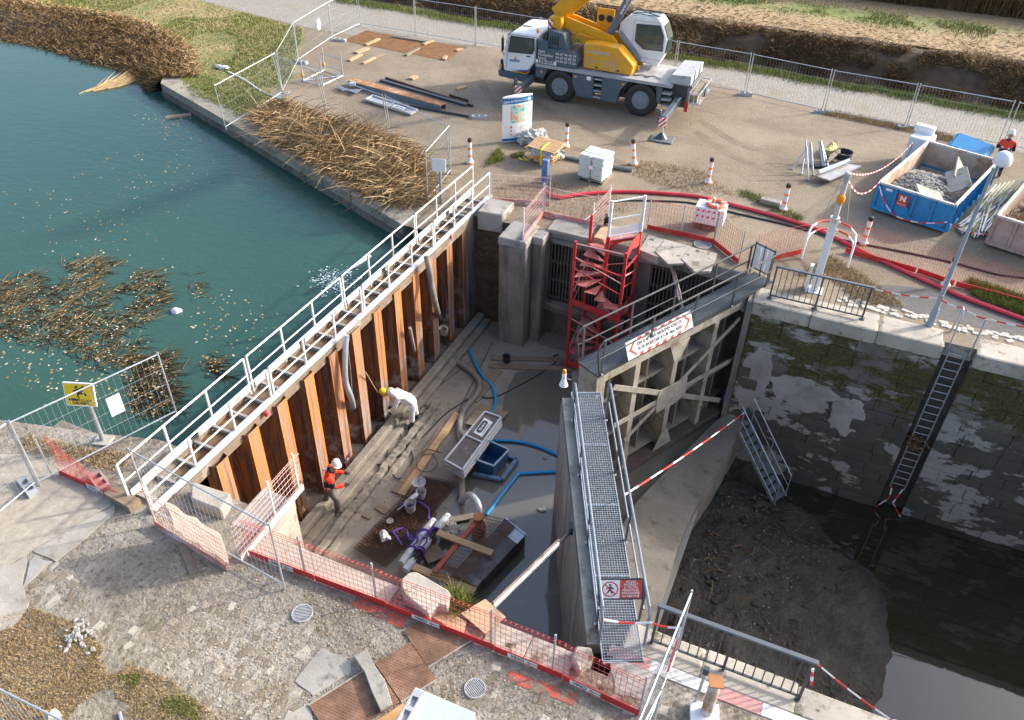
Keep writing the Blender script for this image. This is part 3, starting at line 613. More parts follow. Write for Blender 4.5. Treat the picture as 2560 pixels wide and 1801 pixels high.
# ================================================================ mitre gates
def leaf_frame(a, b, side):
    a = Vector((a[0], a[1], 0)); d = (Vector((b[0], b[1], 0)) - a); L_ = d.length; d.normalize(); n = Vector((d.y, -d.x, 0)) if side > 0 else Vector((-d.y, d.x, 0))
    return a, d, n, L_
FA, FD, FN, FL_ = leaf_frame((-1.05, 23.27), (-4.51, 16.64), 1); NA, ND, NN, NL_ = leaf_frame((-1.02, 9.0), (-4.18, 15.86), -1)
def leaf(name, label, A, D, N, L_, th, skinm, far):
    W = lambda x, y, z: A + D * x + N * y + Vector((0, 0, z)); t = thing(name, label, 'lock gate', (0, 0, 0), group='mitre lock gates')
    def bx(nm, x0, x1, y0, y1, z0, z1, m, par=t):
        return MB().ext([W(x0, y0, z0), W(x1, y0, z0), W(x1, y0, z1), W(x0, y0, z1)], N * (y1 - y0)).build(nm, m, par)
    for i in range(5):                                        # skin plates, slightly lapped
        a, b = .35 + (L_ - .4) * i / 5, .35 + (L_ - .4) * (i + 1) / 5; bx('skin_plate', a, b - .012, th + (.012 if i % 2 else 0), th + .03 + (.012 if i % 2 else 0), -4.75, -.2, skinm)
    bx('top_chord', .3, L_, .0, th, -.42, -.12, PALE); bx('bottom_beam', .3, L_ - .02, -.06, th, -4.9, -4.62, DKB); bx('heel_post', .3, .62, .0, th - .01, -4.62, -.42, DKB); bx('tip_post', L_ - .34, L_ - .01, .0, th - .01, -4.62, -.42, PALE)
    for zz in (-1.55, -3.05): bx('inner_girder', .62, L_ - .34, .30, th - .005, zz - .06, zz + .06, PALED)
    for x in (2.4, 4.12, 5.83): bx('vertical_rib', x - .1, x + .1, .0, th - .006, -4.62, -.42, PALE)
    for x in (1.5, 3.25, 5.0, 6.6): bx('inner_stiffener', x - .03, x + .03, .32, th - .007, -4.62, -.42, PALED)
    if far: 
        def fp(u, v):
            E = EYE; d = _dir(u, v); q = E + d * ((A - E).dot(N) / d.dot(N)); return (q - A).dot(D), q.z
        G = lambda x, y: fp(1400 + x / 3.511, 640 + y / 3.511)
        for a, b, w_ in ((G(1575, 545), G(560, 1614), .14), (G(1565, 875), G(470, 1490), .17), (G(465, 1150), G(1400, 1265), .17)):
            MB().bar(W(a[0], -.02, a[1]), W(b[0], -.02, b[1]), w_, .03, up=N).build('diagonal_brace', PALE, t)
        H_ = lambda x, y: fp(1380 + x / 3.437, 880 + y / 3.437)
        gp = [H_(x, y) for x, y in ((912, 333), (1155, 208), (1140, 300), (1128, 365), (1030, 440), (878, 520), (888, 430))]
        g = MB().ext([W(x, -.06, z_) for x, z_ in gp], N * .035).build('gusset_plate', PALE, t)
        rv = MB()
        for i in range(9):
            for j in range(5):
                x = 3.55 + i * .14; z_ = -1.98 - j * .2 - .04 * i
                rv.lathe([(.018, 0), (.012, .012)], W(x, -.062, z_), 5, Matrix((FD, Vector((0, 0, 1)), -N)).transposed())
        rv.build('rivet', PALE, g)
        for c_, sg in (((4.12, -.42), -1), ((4.12, -4.62), 1)): MB().ext([W(c_[0] - .42, -.045, c_[1]), W(c_[0] + .42, -.045, c_[1]), W(c_[0] + .12, -.045, c_[1] + sg * .7), W(c_[0] - .12, -.045, c_[1] + sg * .7)], N * .03).build('gusset_plate', PALE, t)
        MB().ext([W(.6, -.045, -.42), W(1.35, -.045, -.42), W(.6, -.045, -1.1)], N * .03).build('gusset_plate', PALE, t)
    # walkway grating and railings
    gr = MB(); ya, yb = (.0, .72) if far else (-.02, .74); x0, x1 = -.15, L_ + .05
    for i in range(int((yb - ya) / .055) + 1): gr.bar(W(x0, ya + i * .055, .02), W(x1, ya + i * .055, .02), .007, .03)
    x = x0
    while x <= x1: gr.bar(W(x, ya, .025), W(x, yb, .025), .009, .02); x += .06
    fr = MB()
    for y_ in (ya, yb): fr.bar(W(x0, y_, .0), W(x1, y_, .0), .02, .08)
    for i in range(5): x = x0 + (x1 - x0) * i / 4; fr.bar(W(x, ya, -.01), W(x, yb, -.01), .06, .06)
    gg = gr.build('walkway_grating', GALV if not far else GRD, t); gg['kind'] = 'stuff'; fr.build('walkway_frame', GALV if not far else DGREY, t)
    for y_ in (ya + .02, yb - .02): MB().bar(W(.4, y_, -.09), W(L_, y_, -.09), .06, .10).build('bearer', DGREY, t)
    for y_, sg in ((ya, -1), (yb, 1)):
        o_ = y_ + sg * .05; ins = .0; xs = [.25, 1.9, 3.7, 5.5, L_ - .12]
        if not far: xs = [.7, 2.7, 4.7, 6.6]
        rl = DGREY if far else RAILB
        top = [W(xs[0] - (.35 if far else .55), o_, 1.1), W(xs[-1] + .05, o_, 1.1), W(xs[-1] + .2, o_, 1.0), W(xs[-1] + .25, o_, .8), W(xs[-1] + .12, o_, .05)]
        if not far: top = [W(xs[0] - .55, o_, .1), W(xs[0] - .52, o_, .95), W(xs[0] - .4, o_, 1.08)] + top[1:]
        MB().tube(top, .028, 8).build('handrail', rl, t)
        MB().tube([W(xs[0] - .1, o_, .56), W(xs[-1] + .16, o_, .56)], .02, 8).build('mid_rail', rl, t)
        for x in xs: 
            po_ = MB().bar(W(x, o_ - sg * .03, -.12), W(x, o_, 1.08), .03, .07, up=D).build('post', DGREY, t)
            MB().lathe([(.03, 0), (.03, .03)], W(x, o_, -.06), 8).build('bolt', ALU, po_)
    return t, W
DKB = mat('rusty_dark_beam', (.10, .075, .055), .8, var=.35, scale=3, bump=.2, dirt=(.03, .028, .025), dirt_amt=.5); GRD = mat('dark_grating', (.20, .235, .26), .5, .5, var=.2); RAILB = mat('blue_grey_rail', (.20, .245, .30), .4, .4, var=.12)
lf, WF = leaf('lock_gate', 'far lock gate leaf with riveted star brace, carrying the long white warning board', FA, FD, FN, FL_, .72, PALED, True)
ln, WN = leaf('lock_gate', 'near lock gate leaf with bare muddy plates, seen along its grating walkway', NA, ND, NN, NL_, .98, GATEG, False)
MB().ext([WN(NL_ - .35, .0, -4.6), WN(NL_ + .03, .3, -4.6), WN(NL_ + .03, .3, -.15), WN(NL_ - .35, .0, -.15)], NN * .5).build('tip_timber', DKB, ln)
# end gate with white panels at the far end of the far leaf
eg = thing('walkway_gate', 'small black framed gate with white panels at the far end of the walkway', 'gate')
for y_ in (.0, .36, .72): MB().bar(WF(.12, y_, .1), WF(.12, y_, 1.25), .04).build('upright', DGREY, eg)
for z_ in (.35, 1.2): MB().bar(WF(.12, 0, z_), WF(.12, .72, z_), .04).build('cross_bar', DGREY, eg)
for a, b in ((.03, .23), (.25, .47), (.49, .69)): MB().ext([WF(.12, a, .38), WF(.12, b, .38), WF(.12, b, 1.17), WF(.12, a, 1.17)], FD * .012).build('panel', WHITEC, eg)
# warning board on the far leaf
sg = thing('warning_board', 'long white warning board with red arrow marks and German lettering on gate railing', 'sign')
_f = lambda u, v, y_: (lambda d: (EYE + d * (((FA + FN * y_) - EYE).dot(FN) / d.dot(FN))))(_dir(u, v))
a0 = _f(1575, 878, -.16); a1 = _f(1737, 797, -.16); SX = (a1 - a0); SLn = SX.length; SX.normalize(); SX.z = 0; SX.normalize(); SY = (Vector((0, 0, 1)) * .92 + FN * .38).normalized(); SN = SX.cross(SY).normalized(); HB = .52; o0 = Vector((a0.x, a0.y, .08))
if SN.dot(FN) > 0: SN = -SN
bd_ = MB().ext([o0, o0 + SX * SLn, o0 + SX * SLn + SY * HB, o0 + SY * HB], -SN * .02).build('board', WHITEC, sg)
SRED = mat('sign_red', (.50, .07, .05), .5, var=.05, bump=0); SBLK = mat('sign_black', (.03, .03, .035), .5, var=.05, bump=0)
def onb(x, y): return o0 + SX * x + SY * y + SN * .004
for i in range(6):
    for yy in (.0, HB - .08): x = .42 + i * (SLn - .8) / 6; MB().add([onb(x, yy), onb(x + .16, yy), onb(x + .22, yy + .08), onb(x + .06, yy + .08)], [(0, 1, 2, 3)]).build('stripe', SRED, sg)
for xa, s_ in ((.06, 1), (SLn - .06, -1)): MB().add([onb(xa, HB / 2), onb(xa + s_ * .26, HB - .03), onb(xa + s_ * .34, HB - .03), onb(xa + s_ * .12, HB / 2), onb(xa + s_ * .34, .03), onb(xa + s_ * .26, .03)], [(0, 1, 2, 3), (0, 3, 4, 5)]).build('arrow', SRED, sg)
for s_, yy in (('SEIEN SIE MIT IHREN ANKERLEINEN VORSICHTIG', .335), ('DA DER WASSERSTAND SICH UM 4 Meter ÄNDERT', .185)):
    te = text(s_, .15, SBLK, sg, frame(onb(SLn / 2, yy) , SX, SY), bold=.001); wdt = te.dimensions.x
    if wdt > SLn - .8: te.scale = ((SLn - .8) / wdt, 1, 1); te.matrix_local = frame(onb(SLn / 2, yy), SX, SY) @ Matrix.Diagonal(((SLn - .8) / wdt, 1, 1, 1))
# no-entry sign on near leaf
s2 = thing('no_entry_sign', 'red and white no entry sign across the near gate walkway', 'sign'); hx = .78
c0 = WN(hx, .80, .62); c1 = WN(hx, -.10, .62); ux = (c1 - c0).normalized(); uy = (Vector((0, 0, 1)) * .9 + ND * .42).normalized(); un = ux.cross(uy); wd = (c1 - c0).length
on2 = lambda x, y, k=.004: c0 + ux * x + uy * y + un * k
MB().ext([on2(0, 0, 0), on2(wd, 0, 0), on2(wd, .44, 0), on2(0, .44, 0)], -un * .03).build('frame_plate', DGREY, s2)
MB().add([on2(.05, .03), on2(.42, .03), on2(.42, .41), on2(.05, .41)], [(0, 1, 2, 3)]).build('white_panel', WHITEC, s2); MB().add([on2(.42, .03), on2(wd - .06, .03), on2(wd - .06, .41), on2(.42, .41)], [(0, 1, 2, 3)]).build('red_panel', SRED, s2)
cc = on2(.235, .22, .006); ring = MB()
for i in range(24):
    a, b = 2 * math.pi * i / 24, 2 * math.pi * (i + 1) / 24; f_ = lambda r, t: cc + ux * (r * math.cos(t)) + uy * (r * math.sin(t)); ring.quad(f_(.135, a), f_(.16, a), f_(.16, b), f_(.135, b))
dg = (ux + uy).normalized(); pg = (ux - uy).normalized(); dg2 = (ux - uy).normalized(); ring.quad(cc + dg2 * .14 + dg * .012, cc + dg2 * .14 - dg * .012, cc - dg2 * .14 - dg * .012, cc - dg2 * .14 + dg * .012); ring.build('prohibition_ring', SRED, s2)
man = MB(); q_ = lambda x, y: cc + ux * x + uy * y - un * .001
man.add([q_(.03 * math.cos(a) * .8, .085 + .025 * math.sin(a)) for a in np.linspace(0, 6.28, 9)[:-1]], [tuple(range(8))]); man.add([q_(-.02, .055), q_(.03, .055), q_(.025, -.02), q_(.06, -.1), q_(.035, -.1), q_(0, -.03), q_(-.05, -.1), q_(-.075, -.1), q_(-.025, -.01)], [tuple(range(9))]); man.add([q_(-.02, .055), q_(-.08, .01), q_(-.075, -.01), q_(-.015, .03)], [(0, 1, 2, 3)]); man.add([q_(.03, .055), q_(.08, .0), q_(.07, -.015), q_(.02, .03)], [(0, 1, 2, 3)]); man.build('walking_figure', SBLK, s2)
for i, s_ in enumerate(('ACCES', 'INTERDIT', 'A TOUTE', 'PERSONNE', 'ETRANGERE', 'AU SERVICE')): text(s_, .062, WHITEC, s2, frame(on2((.42 + wd - .06) / 2, .375 - i * .06, .007), ux, uy), bold=.001)
# actuator struts
for nm, lab, a, b in (('gate_strut', 'silver hydraulic strut from the near quay to the near gate', P(1232, 1516, -.12), WN(3.35, 1.0, -.35)), ('gate_strut', 'silver hydraulic strut from the far screen to the far gate', PY(1680, 662, 23.7), WF(3.1, .8, -.25))):
    t = thing(nm, lab, 'strut', group='gate struts'); MB().tube([a, a.lerp(b, .78)], .07, 12).build('cylinder', ALU, t, True); MB().tube([a + Vector((0, 0, .1)), a.lerp(b, .8) + Vector((0, 0, .1))], .03, 8).build('guard_rail', mat('brown_rail', (.24, .17, .13), .7), t, True); MB().tube([a.lerp(b, .78), b], .05, 12).build('rod', DGREY, t, True); MB().box(b, (.2, .2, .22), .4).build('bracket', DGREY, t)
# sill and water between gates
SILLP = [(-.68, 22.1), (-.82, 20.83), (-1.04, 19.15), (-1.28, 17.95), (-1.37, 16.67), (-1.38, 15.45), (-1.33, 14.05), (-1.22, 12.5), (-1.0, 11), (-.75, 9.5), (-1.55, 9.6), (-2.9, 14.4), (-3.1, 15.8), (-2.95, 17.1), (-1.62, 21.55), (-1.35, 22.1)]
tag(MB().prism(SILLP, -7.2, -4.7).build('lock_sill', m_concrete('sill_concrete', (.20, .18, .15), (.10, .09, .072))), 'curved concrete sill ledge below the lock gates', 'sill')
sheet('gate_bay_water', [(-1.2, 8.4), (-1.2, 23), (-5, 17), (-5, 15)], -4.95, PITW)
# portable stair leaning on the sill
st = thing('metal_stairs', 'light aluminium stair leaning from the sill down to the mud', 'stairs'); A_ = P(1848, 1082, -4.55); B_ = P(1935, 1262, -6.45); dd = (B_ - A_); wv = Vector((-dd.y, dd.x, 0)).normalized() * .62
if wv.y < 0: wv = -wv
for o_ in (0, 1): MB().bar(A_ + wv * o_, B_ + wv * o_, .03, .12).build('stringer', GALV, st)
for i in range(9): q = A_.lerp(B_, (i + .5) / 9); MB().bar(q, q + wv, .2, .02, up=(0, 0, 1)).build('tread', GRD, st)
for o_ in (0, 1):
    up_ = Vector((0, 0, .95)); MB().tube([A_ + wv * o_ + up_ - dd * .06, B_ + wv * o_ + up_], .02, 8).build('handrail', GALV, st); MB().tube([A_ + wv * o_ + up_ * .5, B_ + wv * o_ + up_ * .5], .014, 6).build('mid_rail', GALV, st)
    for t_ in (0.0, .5, 1.0): q = A_.lerp(B_, t_) + wv * o_; MB().tube([q, q + up_], .018, 6).build('post', GALV, st)
# wall ladder
ld = thing('wall_ladder', 'galvanised ladder in a groove of the far lock wall', 'ladder', (4.5, 22.35, 0)); ld.location = (0, 0, 0); xl, xr, yl = 4.30, 4.74, 22.28
for x in (xl, xr): MB().tube([(x, yl, -5.9), (x, yl, -.25)], .022, 8).build('stile', GALV, ld)
rg = MB().tube([(xl, yl, 0), (xr, yl, 0)], .016, 8).mesh('rung', GALV)
for i in range(20): o = bpy.data.objects.new('rung', rg); C.objects.link(o); o.parent = ld; o.location = (0, 0, -.32 - i * .283)
MB().tube([(xl - .06, 22.32, -.3), (xl - .06, 22.3, .9), (xl - .06, 22.4, 1.08), (xl - .06, 22.62, 1.05), (xl - .06, 22.92, .0)], .026, 8).build('grab_rail', GALV, ld, True)
MB().tube([(xr + .10, 22.32, -.3), (xr + .10, 22.33, 1.0)], .03, 8).build('grab_rail', GALV, ld, True)
wd_ = rng.random((160, 3)) * np.array([.6, .12, .5]) + np.array([4.2, 22.2, -4.05]); blades(160, wd_, .3, .03, (.6, 2.6), 'snagged_reeds', STRAWD, ld, kind=None)
RWT = m_striped('red_white_tape', (.75, .04, .04), (.8, .8, .8), (0, 0, 1), .16)
# ================================================================ mobile crane
cr = thing('mobile_crane', 'yellow, white and grey two axle mobile crane parked on its outriggers', 'crane', (0, 0, 0))
KY = lambda x, y, Y: PY(1220 + x / 3.5875, y / 3.5875, Y)
def poly_y(nm, pts, y0, y1, m, par=cr, bevel=.02, smooth=False): return MB().ext([(x, y0, z) for x, z in pts], (0, y1 - y0, 0)).build(nm, m, par, bevel=bevel)
# chassis and deck
poly_y('chassis', [(-15.3, .55), (-6.95, .55), (-6.95, 1.45), (-15.3, 1.45)], 35.45, 37.05, DGREY)
poly_y('deck', [(-13.95, 1.48), (-7.55, 1.48), (-7.55, 1.62), (-13.95, 1.62)], 34.95, 37.5, CRD, bevel=.01)
poly_y('deck', [(-7.55, 1.5), (-6.75, 1.5), (-6.75, 1.6), (-7.55, 1.6)], 35.3, 37.4, CRG, bevel=.01)
for y0, y1 in ((34.97, 35.35), (37.1, 37.48)):
    poly_y('skirt', [(-11.9, .44), (-11.12, .44), (-11.12, 1.47), (-12.15, 1.47), (-12.15, 1.1)], y0, y1, CRG); poly_y('skirt', [(-10.72, .43), (-9.98, .43), (-9.86, 1.0), (-9.5, 1.47), (-10.72, 1.47)], y0, y1, CRG)
    poly_y('skirt', [(-13.95, 1.0), (-13.55, 1.0), (-13.35, 1.47), (-13.95, 1.47)], y0, y1, CRG)
    for i in range(4): MB().b2((-11.1, y0 + .02, .5 + i * .27), (-10.74, y0 + .3, .56 + i * .27)).build('step', CRD, cr)
    poly_y('skirt', [(-8.15, .75), (-7.98, .75), (-7.98, 1.47), (-8.25, 1.47)], y0, y1, CRG)
    for i in range(3): MB().b2((-7.96, y0 + .02, .62 + i * .27), (-7.56, y0 + .3, .70 + i * .27)).build('step', CRD, cr)
# wheels
def wheel(x, y, s):
    M = Matrix.Rotation(s * math.pi / 2, 3, 'X'); t = MB()
    t.lathe([(.40, -.20), (.60, -.22), (.70, -.19), (.73, -.12), (.73, .12), (.70, .19), (.60, .22), (.40, .20)], (x, y, .73), 36, M, caps=False)
    for i in range(36):
        a = 2 * math.pi * i / 36; t.box((x + .73 * math.cos(a), y, .73 + .73 * math.sin(a)), (.05, .34, .05), M=Matrix.Rotation(-a, 3, 'Y'))
    w_ = t.build('wheel', BLACK, cr); rim = MB(); rim.lathe([(.405, .17), (.40, .215), (.37, .215), (.31, .09), (.17, .08), (.155, .15), (.12, .165)], (x, y, .73), 28, M); r_ = rim.build('rim', RIM, w_, True)
    nb = MB()
    for i in range(10): a = 2 * math.pi * i / 10; nb.lathe([(.018, .085), (.014, .115)], Vector((x, y, .73)) + M @ Vector((.22 * math.cos(a), .22 * math.sin(a), 0)), 6, M)
    nb.build('wheel_nut', GALV, w_)
RIM = mat('wheel_rim', (.20, .24, .27), .5, .1, var=.2, dirt=(.16, .13, .10), dirt_amt=.3)
for x in (-12.73, -8.88):
    wheel(x, 35.2, 1); wheel(x, 37.25, -1)
for x in (-12.73, -8.88):
    fe = MB()
    for i in range(10):
        a, b = math.pi * (.04 + .92 * i / 10), math.pi * (.04 + .92 * (i + 1) / 10); r_ = .84
        fe.ext([(x + r_ * math.cos(a), 34.99, min(1.475, .73 + r_ * math.sin(a))), (x + r_ * math.cos(b), 34.99, min(1.475, .73 + r_ * math.sin(b))), (x + (r_ + .05) * math.cos(b), 34.99, min(1.478, .73 + (r_ + .05) * math.sin(b))), (x + (r_ + .05) * math.cos(a), 34.99, min(1.478, .73 + (r_ + .05) * math.sin(a)))], (0, .4, 0))
    fe.build('mudguard', BLACK, cr)
# driver's cab
cabp = [(-15.55, 1.05), (-14.45, 1.05), (-13.98, 1.66), (-13.88, 2.86), (-15.18, 2.82), (-15.42, 2.6), (-15.62, 1.55)]
cab = poly_y('cab', cabp, 34.98, 37.45, WHITEC, bevel=.05)
poly_y('side_window', [(-15.27, 1.98), (-14.16, 2.03), (-14.06, 2.2), (-14.08, 2.66), (-15.18, 2.64)], 34.965, 34.985, GLASS, cab, 0)
MB().ext([(-15.635, 35.2, 1.75), (-15.635, 37.2, 1.75), (-15.46, 37.2, 2.56), (-15.46, 35.2, 2.56)], (.02, 0, .0)).build('windscreen', GLASS, cab)
for a, b in (((-15.30, 1.1), (-15.30, 1.95)),): pass
MB().ext([(-15.28, 34.968, 1.0), (-14.2, 34.968, 1.0), (-14.2, 34.968, 1.01), (-15.28, 34.968, 1.01)], (0, .01, 0)).build('door_seam', CRG, cab)
MB().b2((-14.42, 34.94, 1.86), (-14.22, 34.972, 1.90)).build('door_handle', BLACK, cab)
for c_, zz in (((.02, .14, .45), 1.16), ((.6, .04, .03), 1.10), ((.72, .36, .02), 1.06)): MB().add([(-15.15, 34.967, zz), (-14.42, 34.967, zz + .0), (-14.2, 34.967, zz + .14), (-14.42, 34.967, zz + .09)], [(0, 1, 2, 3)]).build('swoosh', mat('swoosh', c_, .5, var=.02, bump=0), cab)
MB().add([(-15.25, 34.966, 1.52), (-14.75, 34.966, 1.55), (-14.75, 34.966, 1.66), (-15.25, 34.966, 1.63)], [(0, 1, 2, 3)]).build('logo', mat('logo_blue', (.2, .3, .5), .5, var=.6, scale=14, bump=0), cab); MB().add([(-15.02, 34.964, 1.64), (-14.9, 34.964, 1.64), (-14.96, 34.964, 1.83)], [(0, 1, 2)]).build('logo', ORG, cab)
MB().tube([(-15.5, 34.9, 1.8), (-15.55, 34.75, 2.0), (-15.5, 34.75, 2.7)], .02, 6).build('mirror_arm', BLACK, cab); MB().b2((-15.56, 34.68, 2.0), (-15.48, 34.86, 2.62)).build('mirror', BLACK, cab, bevel=.03)
MB().lathe([(.06, 0), (.07, .05), (.05, .14), (.02, .17)], (-13.95, 35.1, 2.95), 10).build('amber_beacon', ORG, cab, True); MB().tube([(-13.95, 35.1, 2.8), (-13.95, 35.1, 2.97)], .015, 6).build('beacon_stem', BLACK, cab)
MB().b2((-15.75, 35.0, 1.05), (-15.5, 35.3, 1.55)).build('headlight_housing', BLACK, cab, bevel=.06); MB().b2((-15.78, 34.985, 1.15), (-15.66, 35.2, 1.3)).build('indicator', ORG, cab)
MB().b2((-15.1, 36.1, 2.84), (-14.6, 36.9, 2.90)).build('roof_hatch', WHITEC, cab, bevel=.02)
poly_y('bumper', [(-15.85, .75), (-14.3, .62), (-14.3, 1.02), (-15.85, 1.05)], 35.0, 37.4, CRG, bevel=.05)
poly_y('body_panel', [(-13.97, 1.64), (-12.02, 1.64), (-11.88, 2.05), (-12.15, 2.35), (-13.42, 2.33), (-13.46, 2.62), (-13.97, 2.69)], 34.98, 36.3, CRG, bevel=.02)
MB().tube([(-13.7, 35.3, 2.4), (-13.6, 35.35, 2.85), (-13.4, 35.5, 3.0), (-13.2, 35.7, 2.95)], .13, 10).build('exhaust_duct', BLACK, cr, True); poly_y('engine_hood', [(-13.5, 2.33), (-12.5, 2.33), (-12.75, 3.0), (-13.45, 3.1)], 35.2, 36.2, CRG)
TXT = WHITEC
for i, (a, b) in enumerate((('Agde', '04 67 94 40 99'), ('Montpellier', '04 67 42 80 50'), ('Nimes', '04 66 05 10 26'))):
    text(a, .16, TXT, cr, frame((-13.85, 34.974, 2.2 - i * .15), (1, 0, 0), (0, 0, 1)), align='LEFT'); text(b, .16, TXT, cr, frame((-13.0, 34.974, 2.18 - i * .155), (1, 0, 0), (0, 0, 1)), align='LEFT')
MB().b2((-13.95, 34.97, 1.66), (-12.95, 34.978, 1.82)).build('name_band', WHITEC, cr); text('LIEBHERR', .185, SBLK, cr, frame((-13.45, 34.966, 1.74), (1, 0, 0), (0, 0, 1)), bold=.006)
for x, zz in ((-13.7, 1.25), (-12.05, 1.28), (-9.8, 1.28)): MB().b2((x, 34.955, zz), (x + .12, 34.972, zz + .07)).build('side_marker', ORG, cr)
MB().b2((-11.45, 34.962, 1.25), (-11.25, 34.97, 1.42)).build('label_plate', WHITEC, cr)
# superstructure
for x0, x1, z0, z1 in ((-11.72, -11.12, 1.72, 2.68), (-11.08, -9.75, 1.72, 2.3)):
    for a, b in (((x0, z0), (x1, z0)), ((x1, z0), (x1, z1)), ((x1, z1), (x0, z1)), ((x0, z1), (x0, z0))): MB().bar((a[0], 35.248, a[1]), (b[0], 35.248, b[1]), .012, .012).build('panel_seam', CRD, cr)
for x in (-11.2, -10.2): MB().b2((x, 35.24, 1.74), (x + .14, 35.25, 1.8)).build('latch', BLACK, cr)
PBL = mat('pale_blue_print', (.42, .50, .56), .5, var=.05, bump=0); text('LOCATION', .2, PBL, cr, frame((-11.6, 35.236, 2.42), (1, 0, 0), (0, 0, 1)), align='LEFT', bold=.004)
for i, (a, b) in enumerate((('Agde', '04 67 94 40 99'), ('Montpellier', '04 67 42 80 50'), ('Nimes', '04 66 05 10 26'))): text(a, .12, PBL, cr, frame((-11.6, 35.236, 2.16 - i * .13), (1, 0, 0), (0, 0, 1)), align='LEFT'); text(b, .12, PBL, cr, frame((-10.85, 35.236, 2.12 - i * .13), (1, 0, 0), (0, 0, 1)), align='LEFT')
for a, b in (((-14.3, 1.12), (-14.02, 1.7)), ((-14.02, 1.7), (-13.96, 2.72)), ((-15.28, 2.74), (-13.98, 2.74)), ((-15.42, 1.2), (-15.28, 2.74))): MB().bar((a[0], 34.975, a[1]), (b[0], 34.975, b[1]), .014, .014).build('door_seam', CRG, cab)
for a, b in (((-15.3, 1.96), (-14.14, 2.01)), ((-14.14, 2.01), (-14.04, 2.2)), ((-14.04, 2.2), (-14.06, 2.68)), ((-14.06, 2.68), (-15.2, 2.66)), ((-15.2, 2.66), (-15.3, 1.96))): MB().bar((a[0], 34.962, a[1]), (b[0], 34.962, b[1]), .035, .03).build('window_seal', BLACK, cab)
MB().tube([(-13.9, 35.0, 1.7), (-13.88, 34.93, 2.2), (-13.9, 35.0, 2.75)], .016, 6).build('grab_handle', BLACK, cab, True); MB().bar((-15.42, 35.2, 2.62), (-15.42, 37.2, 2.62), .12, .03).build('sun_visor', BLACK, cab)
for k in range(4): MB().b2((-13.4 + .12 * k, 35.19, 2.5), (-13.33 + .12 * k, 35.2, 2.85)).build('grille_slot', BLACK, cr)
for k in range(3): MB().tube([(-9.9 + .5 * k, 35.35, 1.66), (-9.6 + .5 * k, 35.5 + .1 * k, 1.65), (-9.2 + .5 * k, 35.4, 1.66)], .018, 6).build('deck_hose', BLACK, cr, True)
poly_y('superstructure', [(-11.75, 1.64), (-9.5, 1.64), (-9.45, 2.08), (-10.15, 2.72), (-11.16, 2.78), (-11.8, 2.74)], 35.25, 35.95, CRY, bevel=.04)
MB().lathe([(1.0, 1.62), (1.0, 1.72), (.9, 1.74)], (-10.6, 36.25, 0), 28).build('slew_ring', BLACK, cr)
arm = [(-13.65, 3.5), (-13.5, 3.62), (-13.0, 3.55), (-10.72, 3.0), (-10.3, 2.55), (-9.4, 1.85), (-9.35, 1.7), (-10.2, 1.7), (-11.4, 1.7), (-12.0, 2.4), (-12.6, 2.9), (-13.2, 2.85), (-13.6, 3.0)]
poly_y('side_frame', arm, 35.98, 36.06, CRY, bevel=.01); poly_y('side_frame', arm, 36.62, 36.70, CRY, bevel=.01)
poly_y('counter_arm', [(-13.62, 2.95), (-13.1, 2.95), (-13.0, 3.3), (-13.05, 3.58), (-13.62, 3.55)], 35.55, 36.9, CRY, bevel=.03)
STRP = m_striped('warning_stripe', (.62, .04, .04), (.78, .78, .77), (1, 0, 1), .28); MB().b2((-13.66, 35.52, 2.35), (-13.42, 35.56, 3.45)).build('warning_panel', STRP, cr)
MB().b2((-12.9, 36.75, 2.6), (-11.0, 37.3, 3.1)).build('hydraulic_tank', CRY, cr, bevel=.03); fan = MB(); fan.b2((-11.75, 36.72, 3.1), (-10.95, 36.8, 3.9)); fan.build('cooler_box', CRY, cr, bevel=.02)
for dx in (-.18, .2): MB().lathe([(.02, 0), (.15, 0), (.15, .02), (.02, .02)], (-11.35 + dx, 36.715, 3.5), 14, Matrix.Rotation(math.pi / 2, 3, 'X')).build('fan_wheel', BLACK, cr)
for k in range(5): MB().tube([(-13.0 + .1 * k, 35.9, 2.2), (-12.75 + .1 * k, 35.85, 2.72 + .03 * k), (-12.2, 35.8, 2.9 + .02 * k), (-11.5, 35.9, 2.8), (-11.2, 36.0, 2.6)], .022, 6).build('hydraulic_hose', CRY, cr, True)
# boom (raised to the right) and luffing ram
b0 = Vector((-13.35, 36.34, 3.35)); bdr = Vector((math.cos(R(42)), 0, math.sin(R(42)))); bup = Vector((-bdr.z, 0, bdr.x))
for k, (s0, s1, w_, h_) in enumerate(((.0, 8.6, .5, .78), (8.6, 12.6, .44, .68), (12.6, 16, .38, .58))):
    a, b = b0 + bdr * s0 + bup * .18, b0 + bdr * s1 + bup * .18; sd_ = Vector((0, 1, 0)); MB().ext([a + sd_ * w_ / 2 + bup * h_ / 2, a - sd_ * w_ / 2 + bup * h_ / 2, a - sd_ * w_ / 2 - bup * h_ * .25, a - sd_ * w_ * .25 - bup * h_ / 2, a + sd_ * w_ * .25 - bup * h_ / 2, a + sd_ * w_ / 2 - bup * h_ * .25], b - a).build('boom_section', CRY, cr, bevel=.02)
ra, rb = Vector((-11.0, 36.34, 2.9)), b0 + bdr * 5.2 - bup * .25; MB().tube([ra, ra.lerp(rb, .82)], .17, 14).build('luffing_ram', mat('ram_grey', (.10, .135, .175), .4, var=.08), cr, True); MB().tube([ra.lerp(rb, .82), rb], .1, 12).build('ram_rod', ALU, cr, True)
rd = (rb - ra).normalized(); vy = Vector((0, 0, 1)).cross(rd); q = ra.lerp(rb, .5); cd = (EYE - q).normalized(); cn = (cd - rd * cd.dot(rd)).normalized(); text('www.martin-levage.fr'[:10], .22, WHITEC, cr, frame(ra + rd * 1.1 + cn * .172, rd, cn.cross(rd)), align='LEFT', bold=.004)
